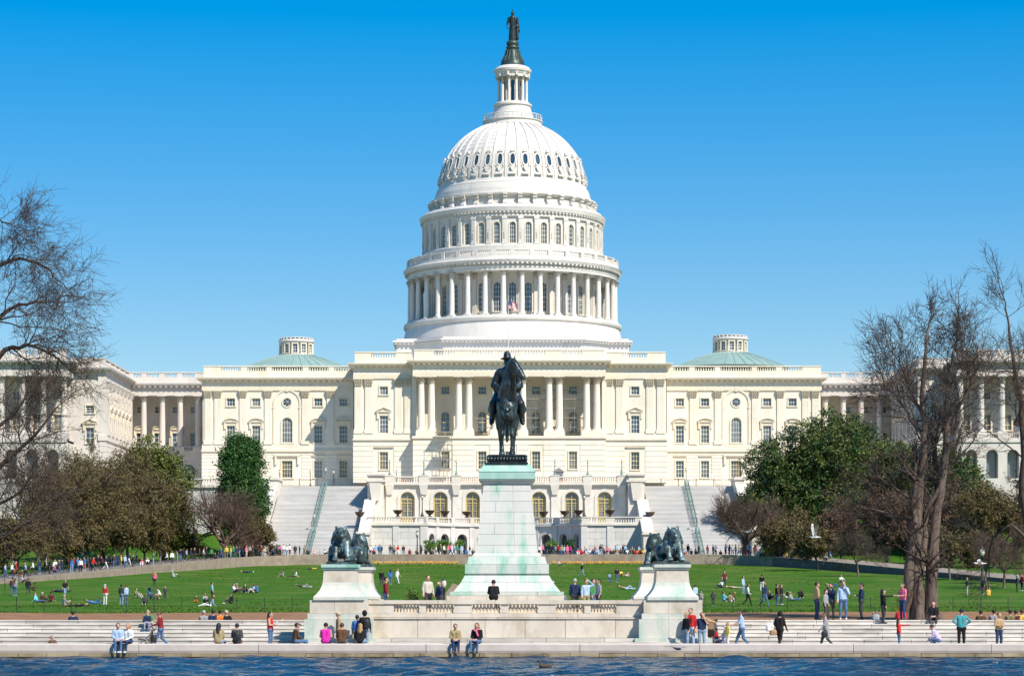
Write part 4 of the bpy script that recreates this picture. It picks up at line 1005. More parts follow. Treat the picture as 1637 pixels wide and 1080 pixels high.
terr = thing('stone_terrace', 'pale stone terrace with arched gold-framed windows below the portico', 'terrace', (-0.9, 415, RZ))
DU, DT = 422.0, 408.0
ux0, ux1 = wx(598, DU), wx(1022, DU); zU = lambda y: wz(y, DU); zT = lambda y: wz(y, DT)
wpx = [651.4, 704, 755.5, 808.5, 861.5, 914, 966.6]
ops = [(wx(p, DU)-1.18, wx(p, DU)+1.18, FL+0.1, zU(785.5), True) for p in wpx]
mb = MB(); wall(mb, ux0, ux1, FL-0.1, FT, DU, ops, 0.6); mb.build('upper_wall', M_terr, terr)
wg = MB(); wp_ = MB(); h = zU(785.5)-FL-0.1; w_ = 2.36
arch_ring(wg, w_-0.3, 0.0, h-0.15, 0.15, 0.35, 0.5, True, False)
wg.box(-0.09, 0.09, 0.33, 0.5, 0, h-1.18); wg.box(-w_/2, w_/2, 0.32, 0.5, h-1.35, h-1.15); wg.box(-w_/2, w_/2, 0.36, 0.5, h-1.95, h-1.85); wg.box(-w_/2, w_/2, 0.36, 0.5, 0, 1.3)
wg.box(-0.05, 0.05, 0.36, 0.5, h-1.2, h-0.1)
for q in (-1, 1):
    wg.box(q*0.62-0.035, q*0.62+0.035, 0.37, 0.5, 0.4, h-1.2); wg.box(q*1.0-0.1, q*1.0+0.1, 0.36, 0.5, 0, h-1.2)
for z in (2.3, 3.2): wg.box(-w_/2, w_/2, 0.38, 0.5, z-0.03, z+0.03)
wp_.add([(-1.18, 0.52, 0), (1.18, 0.52, 0), (1.18, 0.52, h), (-1.18, 0.52, h)], [(0, 1, 2, 3)])
hd = MB(); arch_ring(hd, 2.42, 0, h, 0.5, -0.12, 0.02, True, False)
wgm, wpm, hdm = wg.mesh('arched_window', M_doorgold), wp_.mesh('pane', M_glasspale), hd.mesh('arch_moulding', M_terr)
for p in wpx:
    o = inst(wgm, 'arched_window', terr, (wx(p, DU), DU, FL+0.1)); sub(wpm, 'pane', o); sub(hdm, 'arch_moulding', o)
for p in (623, 677.5, 729.5, 782, 835, 887, 939.5, 994):       # buttress strips with bracketed capitals
    x = wx(p, DU); s_ = MB(); s_.box(x-0.62, x+0.62, DU-0.28, DU+0.1, FL, FT-0.25); s_.build('pier', M_terr, terr)
    s_ = MB(); s_.frustum(x, DU-0.3, FT-1.9, FT-0.25, 0.9, 0.5, 1.5, 0.9); s_.build('bracket', M_terr, terr)
slab('upper_cornice', ux0-0.2, ux1+0.2, DU-0.55, DU+0.5, FT-0.25, FT+0.02, M_terr, terr)
slab('terrace_floor', -23.0, 21.2, DU+0.3, 439.9, FT-1.0, FT-0.01, M_terr2, terr)
slab('terrace_floor', -69, 69, 440, 470, FT-1.0, FT-0.012, M_terr2, terr)
for a_, b_, c_ in ((-69, -41.3, 429.8), (-41.3, -23.0, 433.9), (21.2, 41.3, 433.9), (41.3, 69, 429.8)): slab('terrace_floor', a_, b_, c_, 440, FT-1.0, FT-0.011, M_terr2, terr)
slab('niche_paving', -15, 13, 396.5, 420, RZ-0.6, RZ+0.03, M_path, terr)
pl = [wx(p, DU) for p in (623, 677.5, 729.5, 782, 835, 887, 939.5, 994)]
for a, b in zip(pl, pl[1:]):
    mb = MB(); mb.box(a+0.75, b-0.75, DU-0.42, DU+0.0, FT+0.02, FT+0.22); mb.box(a+0.7, b-0.7, DU-0.45, DU+0.05, FT+0.98, FT+1.18); p_ = mb.build('parapet', M_terr, terr)
    bb = MB(); n = int((b-a-1.5)/0.36)
    for i in range(n): bb.lathe([(r, FT+0.22+z) for r, z in baluster_profile(0.76, 0.13)], 6, a+0.75+(i+0.5)*(b-a-1.5)/n, DU-0.21, cap=False)
    bb.build('baluster_row', M_terrred, p_, 'stuff')
for x in pl:
    mb = MB(); mb.box(x-0.75, x+0.75, DU-0.55, DU+0.15, FT+0.02, FT+1.2); mb.box(x-0.82, x+0.82, DU-0.62, DU+0.2, FT+1.2, FT+1.38); mb.build('parapet_pier', M_terr, terr)
for sg, (pa, pb) in ((-1, (588, 613)), (1, (1004, 1030))):       # end towers
    a, b = wx(pa, 420), wx(pb, 420); mb = MB(); mb.box(a, b, 419, 434, RZ, wz(770, 420)); mb.box(a-0.3, b+0.3, 418.7, 434.2, wz(770, 420), wz(766.5, 420)); mb.box(a+0.1, b-0.1, 419.1, 434, wz(766.5, 420), wz(760, 420)); mb.box(a-0.2, b+0.2, 418.8, 434, wz(760, 420), wz(757, 420))
    mb.frustum((a+b)/2, 418.8, wz(800, 420), wz(772, 420), 1.2, 0.6, 2.0, 1.0); mb.build('end_tower', M_terr, terr)
# lower walls in courses of big ashlar, either side of a curved niche
NX, NR = wx(805, DT), None
nl, nr_ = wx(681, DT), wx(930, DT); cxn = (nl+nr_)/2; hwn = (nr_-nl)/2; sag = 9.0; Rn = (hwn**2+sag**2)/(2*sag)
def lower_run(x0, x1, y, name_b):
    n = 5; hh = (FL-0.35-RZ)/n; rr = random.Random(int(abs(x0)*10))
    for k in range(n):
        x = x0 + (0.0 if k % 2 else -0.01); first = True
        while x < x1 - 0.1:
            L0 = rr.uniform(1.9, 2.5) if not (first and k % 2) else 1.2; e = min(x+L0, x1); first = False
            if x1 - e < 0.6: e = x1
            s_ = MB(); s_.box(x+0.012, e-0.012, y+rr.uniform(-0.01, 0.01), y+0.6, RZ+k*hh+0.012-0.4*(k == 0), RZ+(k+1)*hh-0.012); s_.build(name_b, M_terr2, terr); x = e
for a, b, pp in ((wx(588, DT), nl, (590, 633, 677)), (nr_, wx(1026, DT), (934, 975.5, 1022))):
    lower_run(a, b, DT, 'ashlar_block')
    slab('lower_core', a+0.1, b-0.1, DT+0.3, DU, RZ-0.5, FL-0.05, M_terr2, terr)
    slab('lower_cornice', a-0.15, b+0.15, DT-0.3, DT+0.6, FL-0.35, FL-0.02, M_terr, terr)
    for p in pp: x = wx(p, DT); s_ = MB(); s_.box(x-0.5, x+0.5, DT-0.18, DT+0.1, RZ, FL-0.35); s_.build('pilaster', M_terr2, terr)
    xs_ = [wx(p, DT) for p in pp]
    balustrade(a, b, DT+0.1, FL, FL+1.08, [(u+0.7, v-0.7) for u, v in zip(xs_, xs_[1:])], M_terr, terr, 0.4, 0.40)
# niche bays
NB = 9; aa = math.asin(hwn/Rn); cyn = DT - (Rn - sag); ch = 2*Rn*math.sin(aa/NB)
nb = MB(); wall(nb, -ch/2, ch/2, RZ-0.3, FL-0.3, 0, [(-0.95, 0.95, RZ, FL-1.6, True)], 0.7); nb.box(-ch/2, -ch/2+0.45, -0.15, 0.02, RZ-0.3, FL-0.35); nb.box(ch/2-0.45, ch/2, -0.15, 0.02, RZ-0.3, FL-0.35); arch_ring(nb, 1.9, RZ, FL-1.6, 0.3, -0.1, 0.02, True, False)
nb.box(-ch/2-0.05, ch/2+0.05, -0.32, 0.5, FL-0.35, FL-0.02); nb.box(-ch/2, ch/2, -0.1, 0.35, FL-0.02, FL+0.16); nb.box(-ch/2-0.05, ch/2+0.05, -0.14, 0.38, FL+0.92, FL+1.08); nb.box(-ch/2-0.25, -ch/2+0.35, -0.2, 0.45, FL, FL+1.1)
nbb = MB()
for i in range(7): nbb.lathe([(r, FL+0.16+z) for r, z in baluster_profile(0.76, 0.14)], 6, -ch/2+0.6+(i+0.5)*(ch-0.9)/7, 0.12, cap=False)
nd = MB(); nd.add([(-0.95, 0.68, RZ), (0.95, 0.68, RZ), (0.95, 0.68, FL-1.5), (-0.95, 0.68, FL-1.5)], [(0, 1, 2, 3)])
nbm, nbbm, ndm = nb.mesh('niche_bay', M_terr2), nbb.mesh('baluster_row', M_terr), nd.mesh('doorway', mat('dark_doorway', (0.05, 0.055, 0.06), (0.09, 0.09, 0.09), 0.5, 1.0))
flr = MB()
for i in range(NB):
    t = -aa + 2*aa*(i+0.5)/NB; rr_ = Rn*math.cos(aa/NB); x, y = cxn + rr_*math.sin(t), cyn + rr_*math.cos(t)
    o = inst(nbm, 'niche_bay', terr, (x, y, 0), -t); sub(nbbm, 'baluster_row', o)['kind'] = 'stuff'; sub(ndm, 'doorway', o)
    t0, t1 = -aa + 2*aa*i/NB, -aa + 2*aa*(i+1)/NB; x0, y0, x1, y1 = cxn+Rn*math.sin(t0), cyn+Rn*math.cos(t0), cxn+Rn*math.sin(t1), cyn+Rn*math.cos(t1)
    flr.add([(x0, y0, FL-0.01), (x1, y1, FL-0.01), (x1, DU, FL-0.01), (x0, DU, FL-0.01)], [(0, 1, 2, 3)])
flr.build('lower_floor', M_terr2, terr)
# side terrace walls beyond the stairs
for sg in (-1, 1):
    xa, xb = sorted((sg*41.5, sg*69)); n = 7; rr = random.Random(33+sg)
    for k in range(n):
        z0, z1 = 9.5 + (FT-0.4-9.5)*k/n, 9.5 + (FT-0.4-9.5)*(k+1)/n; x = xa
        while x < xb-0.1:
            e = min(x+rr.uniform(2.6, 3.6), xb); s_ = MB(); s_.box(x+0.012, e-0.012, 429+rr.uniform(-0.01, 0.01), 429.7, z0+0.012, z1-0.012); s_.build('ashlar_block', M_terr2, terr); x = e
    slab('side_core', xa+0.2, xb, 429.4, 440, 8, FT-0.4, M_terr2, terr)
    slab('side_cornice', xa-0.2, xb+0.2, 428.6, 430, FT-0.4, FT, M_terr, terr)
    balustrade(xa, xb, 429.2, FT, FT+1.15, sorted([tuple(sorted((sg*(44+6*k), sg*(48.4+6*k)))) for k in range(4)]), M_terr, terr, 0.4, 0.4)

# ---- stairs
NST = 54; D0, D1 = 396.6, 433.0
def lamp_post(name, x, y, z, h, label, group, mt=None, globe=True, r=0.07):
    t = thing(name, label, 'lamp post', (x, y, z), group)
    m = MB(); m.lathe([(r*4.5, z), (r*4.2, z+h*0.05), (r*2.4, z+h*0.1), (r*2.2, z+h*0.16), (r*1.3, z+h*0.2), (r, z+h*0.5), (r*0.8, z+h*0.74), (r*2, z+h*0.75), (r*1.2, z+h*0.78)], 8, x, y); m.build('post', mt or M_verd, t)
    m = MB(); m.lathe([(0.05, z+h*0.77), (h*0.045, z+h*0.79), (h*0.06, z+h*0.85), (h*0.05, z+h*0.92), (0.05, z+h*0.95)], 10, x, y); g = m.build('lamp_globe', M_globe, t)
    m = MB(); m.lathe([(h*0.05, z+h*0.93), (h*0.035, z+h*0.96), (0.02, z+h)], 8, x, y); m.build('finial', mt or M_verd, g)
    return t
for sg, xi, xo, xr, nm in ((-1, -24.4, -39.4, -31.9, 'left'), (1, 22.5, 37.6, 29.8, 'right')):
    st = thing('staircase', f'wide grey marble staircase climbing to the terrace on the {nm}', 'staircase', ((xi+xo)/2, D0, RZ), 'twin staircases to the terrace')
    mb = MB(); a, b = sorted((xi, xo)); pts = []
    for k in range(NST):
        y = D0 + (D1-D0)*k/NST; z = RZ + (FT-RZ)*k/NST; z2 = RZ + (FT-RZ)*(k+1)/NST
        pts += [(y, z), (y, z2-0.06), (y-0.055, z2-0.05), (y-0.055, z2)]
    pts += [(D1+1, FT), (D1+1, RZ-0.5), (D0, RZ-0.5)]
    V = [(a, y, z) for y, z in pts] + [(b, y, z) for y, z in pts]; n = len(pts)
    mb.add(V, [(i, i+1, i+1+n, i+n)[::-1] for i in range(n-1)]); mb.build('stair_flight', M_stair, st)
    # cheek walls stepping down on pedestals
    def cheek(x0, x1, items):
        for kind, ya, yb, za, zb in items:
            m = MB(); u, v = sorted((x0, x1))
            if kind == 'slope':
                m.prism_x([(ya, RZ-0.4), (ya, za), (yb, zb), (yb, RZ-0.4)][::-1], u+0.15, v-0.15); m.prism_x([(ya, za), (ya, za+0.25), (yb, zb+0.25), (yb, zb)][::-1], u+0.02, v-0.02); m.build('cheek_wall', M_terr, st)
            else:
                m.box(u, v, ya, yb, RZ-0.4, zb-0.5); m.box(u-0.22, v+0.22, ya-0.22, yb+0.2, zb-0.5, zb-0.2); m.box(u-0.05, v+0.05, ya-0.05, yb+0.05, zb-0.2, zb); m.box(u-0.12, v+0.12, ya-0.12, yb, RZ-0.4, RZ+0.6); m.build('pedestal', M_terr, st)
    cheek(xo, xo+sg*1.5, [('ped', 396.5, 399.2, 0, 12.0), ('slope', 399.2, 409, 11.2, 14.6), ('ped', 409, 411.5, 0, 16.2), ('slope', 411.5, 427, 15.3, 20.4), ('ped', 427, 434, 0, wz(763, 430))])
    cheek(xi, xi-sg*1.9, [('ped', 397, 400, 0, 12.0), ('slope', 400, 419, 11.4, 17.6)])
    # verdigris handrails down the middle
    for ya, yb in ((433.0, 411.0), (408.0, 397.0)):
        m = MB()
        zz = lambda y: RZ + (FT-RZ)*(y-D0)/(D1-D0)
        for o_ in (-0.28, 0.28):
            m.tube([(xr+o_, ya, zz(ya)+1.05), (xr+o_, yb, zz(yb)+1.05)], 0.07, 6); m.tube([(xr+o_, ya, zz(ya)+0.5), (xr+o_, yb, zz(yb)+0.5)], 0.05, 6)
            k = int(abs(ya-yb)/2.2)
            for i in range(k+1):
                y = lerp(ya, yb, i/k); m.tube([(xr+o_, y, zz(y)-0.1), (xr+o_, y, zz(y)+1.05)], 0.07, 6)
        m.build('handrail', M_verd, st)
        lamp_post('stair_lamp', xr, ya+0.6, zz(ya), 3.3, f'verdigris lamp post at the {"head" if ya > 420 else "middle"} of the {nm} staircase handrail', 'lamps on the staircases')
    # iron fence across the head of the stairs
    fn = thing('iron_fence', f'thin dark iron fence across the head of the {nm} staircase', 'fence', ((xi+xo)/2, 434.2, FT), 'fences above the staircases')
    m = MB(); a, b = sorted((xi, xo))
    m.box(a, b, 434.15, 434.2, FT+1.15, FT+1.2); m.box(a, b, 434.15, 434.2, FT+0.15, FT+0.2); m.build('rail', M_iron, fn)
    m = MB()
    for i in range(int((b-a)/0.28)): m.box(a+i*0.28-0.013, a+i*0.28+0.013, 434.16, 434.19, FT, FT+1.25)
    m.build('fence_bars', M_iron, fn, 'stuff')
    for i in range(6):
        x = lerp(a, b, i/5); m = MB(); m.box(x-0.05, x+0.05, 434.12, 434.22, FT, FT+1.4); m.build('fence_post', M_iron, fn)
    # crowd barrier at the foot
    bf = thing('crowd_barrier', f'low wire barrier fence along the foot of the {nm} staircase', 'fence', ((xi+xo)/2, 395.6, RZ), 'barriers below the staircases')
    m = MB()
    for zq in (0.35, 0.7, 1.05): m.tube([(a, 395.6, RZ+zq), (b, 395.6, RZ+zq)], 0.018, 4)
    m.build('wire', M_iron, bf)
    for i in range(9):
        x = lerp(a, b, i/8); m = MB(); m.tube([(x, 395.6, RZ), (x, 395.6, RZ+1.15)], 0.03, 5); m.build('fence_post', M_iron, bf)
names = ['leftmost', 'second from left', 'third from left', 'fourth from left', 'fifth from left', 'sixth from left', 'seventh from left', 'rightmost']
for i, x in enumerate(pl): lamp_post('terrace_lamp', x, DU-0.2, FT+1.38, 2.6, f'small verdigris lamp on the upper terrace parapet, {names[i]} of eight', 'lamps on the terrace parapet')
for p, nm in ((675, 'left'), (934, 'right')): lamp_post('balustrade_lamp', wx(p, DT), DT+0.1, FL+1.08, 3.6, f'dark lamp post standing on the lower terrace balustrade at the {nm} edge of the niche', 'lamps on the lower balustrade', M_iron)
for p, y_, nm in ((667, 401.5, 'left of the pedestal, before the lower terrace wall'),): lamp_post('street_lamp', wx(p, 401.5), 401.5, RZ, 4.4, f'tall dark lamp post {nm}', 'lamps along the path', M_iron, r=0.09)
for p, nm in ((447, 'beside the leftmost wing window'), (496, 'behind the left stair head'), (533, 'in the shade left of the central block'), (634, 'before the left central bay'), (993, 'before the right central bay'), (1200, 'before the right wing')):
    lamp_post('path_lamp', wx(p, 437), 437, FT, 3.0, f'small dark lamp post on the upper terrace {nm}', 'lamps on the upper terrace', M_iron, r=0.06)
def urn(x, y, z, label):
    t = thing('urn', label, 'urn', (x, y, z), 'urns along the lower terrace'); m = MB()
    m.lathe([(0.36, z), (0.36, z+0.1), (0.16, z+0.2), (0.2, z+0.32), (0.55, z+0.55), (0.72, z+0.85), (0.82, z+1.0), (0.86, z+1.05), (0.7, z+1.05), (0.6, z+0.8)], 14, x, y); m.build('bowl', M_urn, t)
    m = MB(); m.lathe([(0.6, z+0.86), (0.3, z+0.95), (0.01, z+0.98)], 10, x, y); m.build('soil', M_dirt, t)
nm = ['at the left end', 'second from left', 'third from left', 'fourth from left', 'fifth from left', 'sixth from left, right of the pedestal', 'seventh from left', 'eighth from left', 'ninth from left', 'at the right end']
for i, p in enumerate((588, 636, 687, 711, 746, 869, 903, 925, 975, 1024)):
    d = DT + 0.1
    x = wx(p, d)
    if nl+0.5 < x < nr_-0.5:
        for _ in range(6):
            d = cyn + math.sqrt(max(0, (Rn-0.0)**2 - (wx(p, d)-cxn)**2)) + 0.1
        x = wx(p, d)
    if i in (0, 9): x = -24.4-0.2 if i == 0 else 22.3; d = 409.5
    urn(x, d, FL+1.08 if i not in (0, 9) else 14.4, f'brown iron urn on the lower terrace balustrade, {nm[i]}')
# guard booth, flagpole with flag, scaffolds
t = thing('guard_booth', 'small grey guard booth on the upper terrace right of the pedestal', 'booth', (wx(893, 430), 430, FT))
x = wx(893, 430); m = MB(); m.box(x-0.8, x+0.8, 429.3, 430.7, FT, FT+2.3); m.build('booth_wall', mat('grey_booth_paint', (0.30, 0.29, 0.27), None, 0.7), t)
m = MB(); m.prism_y([(x-1.0, FT+2.3), (x+1.0, FT+2.3), (x, FT+3.0)], 429.1, 430.9); m.build('roof', mat('grey_booth_roof', (0.22, 0.21, 0.2), None, 0.7), t)
m = MB(); m.box(x-0.5, x+0.5, 429.25, 429.3, FT+0.9, FT+1.9); m.build('window', M_glass, t)
t = thing('flagpole', 'thin white flagpole rising from the roof before the dome', 'flagpole', (wx(812.5, 446), 446, wz(566, 446)))
x = wx(812.5, 446); m = MB(); m.tube([(x, 446, wz(572, 446)), (x, 446, wz(474, 446))], [0.09, 0.045], 8); m.build('pole', M_dome, t)
m = MB(); m.lathe([(0.02, wz(474, 446)), (0.12, wz(473, 446)), (0.02, wz(472, 446))], 8, x, 446); m.build('ball', M_doorgold, t)
m = MB(); m.box(x-0.5, x+0.5, 445.6, 446.4, wz(572, 446), wz(568, 446)); m.build('footing', M_dome, t)
fm = bpy.data.materials.new('flag_cloth'); fm.use_nodes = True
fl_ = MB(); W, H, nx, nz = 1.75, 2.35, 14, 13
fx = lambda i: W*i/nx
for i in range(nx):
    for j in range(nz):
        q = []
        for a_, b_ in ((i, j), (i+1, j), (i+1, j+1), (i, j+1)):
            u = fx(a_); sagz = -0.55*(u/W)**1.3; q.append((x+0.05+u*0.88, 445.9+0.22*math.sin(u*4.2+b_*0.25)*(u/W), wz(477.5, 446)-H*0.62*(1-b_/nz)+sagz - 0.35 + 0.06*math.sin(u*5)))
        canton = i < nx*0.42 and j >= 6
        fl_.add(q, [(0, 1, 2, 3)], 2 if canton else (0 if j % 2 == 0 else 1), True)
cloth = lambda n, c: mat(n, c, None, 0.85)
o = fl_.build('flag', [cloth('flag_red', (0.42, 0.015, 0.03)), cloth('flag_white', (0.75, 0.74, 0.72)), cloth('flag_blue', (0.02, 0.035, 0.16))]); o.data.transform(Matrix.Translation((-x, -446, -wz(500, 446)))); o.location = (x, 446, wz(500, 446)); tag(o, 'striped national flag hanging from the flagpole before the dome', 'flag')
st_ = MB()
for r_ in range(3):
    for c_ in range(3):
        u = 0.12 + c_*0.2; zz_ = wz(477.5, 446)-0.35-0.1-r_*0.22-0.1*c_*0.4; yy = 445.9+0.22*math.sin(u*4.2+2.5)*(u/W)-0.02
        st_.add([(x+0.05+u*0.88+0.05*math.cos(PI/2+2*PI*k/10)*(1 if k % 2 == 0 else 0.42), yy, zz_+0.05*math.sin(PI/2+2*PI*k/10)*(1 if k % 2 == 0 else 0.42)) for k in range(10)], [tuple(range(10))])
so_ = MB(); so_.v, so_.f, so_.m, so_.s = [(a-x, b-446, c-wz(500, 446)) for a, b, c in st_.v], st_.f, st_.m, st_.s
s2 = bpy.data.objects.new('stars', so_.mesh('stars', cloth('flag_white', (0.75, 0.74, 0.72)))); col.objects.link(s2); s2.parent = o; s2['kind'] = 'stuff'
M_alu = mat('scaffold_aluminium', (0.45, 0.45, 0.44), None, 0.35, metal=0.7)
def scaffold(x0, x1, y0, y1, z0, z1, nx, nz, label):
    t = thing('scaffold', label, 'scaffold', ((x0+x1)/2, y0, z0), 'scaffolds on the portico')
    for i in range(nx+1):
        for y in (y0, y1):
            x = lerp(x0, x1, i/nx); m = MB(); m.tube([(x, y, z0), (x, y, z1)], 0.04, 5); m.build('upright', M_alu, t)
    for j in range(1, nz+1):
        z = lerp(z0, z1, j/nz)
        for y in (y0, y1): m = MB(); m.tube([(x0-0.2, y, z), (x1+0.2, y, z)], 0.035, 5); m.build('ledger', M_alu, t)
        if j % 2 == 0: m = MB(); m.box(x0, x1, y0, y1, z-0.1, z-0.05); m.build('platform_board', mat('plank', (0.4, 0.33, 0.22), None, 0.8), t)
        for i in range(nx):
            m = MB(); m.tube([(lerp(x0, x1, i/nx), y0-0.03, lerp(z0, z1, (j-1)/nz)), (lerp(x0, x1, (i+1)/nx), y0-0.03, z)], 0.025, 4); m.build('brace', M_alu, t)
scaffold(wx(697, 436.5), wx(722, 436.5), 435.6, 437.2, FT, wz(690, 436.5), 2, 6, 'silver scaffold tower before the left ground floor window')
scaffold(wx(841, 440), wx(934, 440), 440.2, 441.6, zP(696), wz(622, 440), 6, 5, 'silver pipe scaffold between the right portico columns')
scaffold(wx(758, 440), wx(786, 440), 440.2, 441.6, zP(696), wz(668, 440), 2, 2, 'small pipe scaffold beside the statue between portico columns')
# ------------------------------------------------------------------ memorial in the foreground
M_mem = mat('memorial_marble', (0.62, 0.555, 0.47), (0.53, 0.465, 0.385), 0.6, 0.8, 0.3, 8, stain=(0.36, 0.295, 0.215), stain_scale=1.0, stain_amt=0.75, slo=0.46, shi=0.68, stretch=(1, 1, 0.6), objrand=0.05)
M_memg = mat('green_stained_marble', (0.60, 0.565, 0.50), (0.50, 0.51, 0.455), 0.6, 1.6, 0.3, 8, stain=(0.27, 0.42, 0.345), stain_scale=0.9, stain_amt=0.8, slo=0.48, shi=0.66, stretch=(1.2, 1, 0.55), objrand=0.05)
M_memgg = mat('verdigris_marble', (0.22, 0.44, 0.36), (0.42, 0.56, 0.50), 0.6, 1.1, 0.2, 8, stain=(0.10, 0.36, 0.25), stain_scale=0.9, stain_amt=0.8, stretch=(1, 1, 0.6))
M_shaft = mat('streaked_marble', (0.58, 0.56, 0.52), (0.49, 0.51, 0.47), 0.6, 0.6, 0.2, 8, stain=(0.17, 0.43, 0.32), stain_scale=0.7, stain_amt=0.85, slo=0.49, shi=0.63, stretch=(1.3, 1, 0.4), objrand=0.04)
M_balu = mat('ochre_stained_balusters', (0.62, 0.47, 0.31), (0.70, 0.60, 0.48), 0.65, 3.0, objrand=0.1)
XM = -0.27
plat = thing('memorial_platform', 'pale marble memorial platform with balustrade behind the pool edge', 'platform', (XM, 122, 0))
rm = random.Random(17)
def blocks(parent, x0, x1, y0, y1, z0, z1, lens, mt, name='stone_block'):
    x = x0
    while x < x1 - 0.05:
        e = min(x + rm.uniform(*lens), x1)
        if x1 - e < 0.5: e = x1
        s_ = MB(); s_.box(x+0.009, e-0.009, y0+rm.uniform(-0.006, 0.006), y1, z0+0.006, z1-0.006); s_.build(name, mt, parent); x = e
FW = 115.2
slab('platform_core', XM-8.6, XM+8.6, FW+0.3, 133.5, -0.3, 1.58, M_mem, plat)
for k, (d, z0, z1) in enumerate(((113.75, -0.02, 0.16), (114.15, 0.16, 0.33), (114.55, 0.33, 0.50))): blocks(plat, XM-9.3, XM+9.3, d, FW+0.4, z0, z1, (2.5, 4.2), M_step)
xl, xr_ = XM-6.25, XM+6.25
blocks(plat, xl, xr_, FW, FW+0.4, 0.50, 1.36, (1.5, 2.4), M_mem)
blocks(plat, xl, xr_, FW-0.06, FW+0.4, 1.36, 1.44, (2.5, 3.6), M_mem)
blocks(plat, xl, xr_, FW+0.02, FW+0.42, 1.44, 1.62, (2.5, 3.6), M_mem)
pans = [(wx(a, FW), wx(b, FW)) for a, b in ((630, 670), (681.5, 725), (754.5, 800), (813, 860), (889, 934), (945, 985))]
bal = MB(); bh = 0.42; bal.box(-0.075, 0.075, -0.075, 0.075, 0, 0.05); bal.lathe([(r, 0.05+z) for r, z in [(0.05, 0), (0.055, 0.03), (0.04, 0.06), (0.085, 0.13), (0.088, 0.17), (0.05, 0.26), (0.04, 0.30), (0.055, 0.32)]], 12); bal.box(-0.07, 0.07, -0.07, 0.07, 0.37, bh)
balm = bal.mesh('baluster', M_balu); x = xl
for a, b in pans + [(xr_, xr_)]:
    if a - x > 0.02: blocks(plat, x, a, FW+0.03, FW+0.36, 1.62, 1.62+bh, (5, 6), M_mem, 'pier_block')
    if b > a:
        n = 8
        for i in range(n): inst(balm, 'baluster', plat, (a+(i+0.5)*(b-a)/n, FW+0.2, 1.62))
    x = b
blocks(plat, xl, xr_, FW-0.04, FW+0.46, 1.62+bh, 2.22, (2.2, 3.2), M_mem, 'rail_block')
for sg in (-1, 1):         # corner bases that carry the lions, front and rear, and the low side walls between
    xc = XM + sg*7.56
    for yc in (116.0, 129.0):
        for z0, z1, h, mt in ((-0.02, 0.50, 1.75, M_memg), (0.50, 1.36, 1.55, M_memg), (1.36, 1.62, 1.42, M_memg), (1.62, 2.22, 1.33, M_mem)):
            if z0 < 0: s_ = MB(); s_.box(xc-h, xc+h, yc-h, yc+h, z0, z1); s_.build('base_block', mt, plat); continue
            for q in ((-h, -0.2), (-0.2, h)): s_ = MB(); s_.box(xc+q[0]+0.004, xc+q[1]-0.004, yc-h, yc+h, z0+0.004, z1-0.004); s_.build('base_block', mt, plat)
    slab('side_wall', *sorted((xc-0.6, xc+0.6)), 117.6, 127.4, 0, 2.1, M_mem, plat)
slab('rear_wall', XM-6.4, XM+6.4, 132.6, 133.4, 0, 1.9, M_mem, plat)

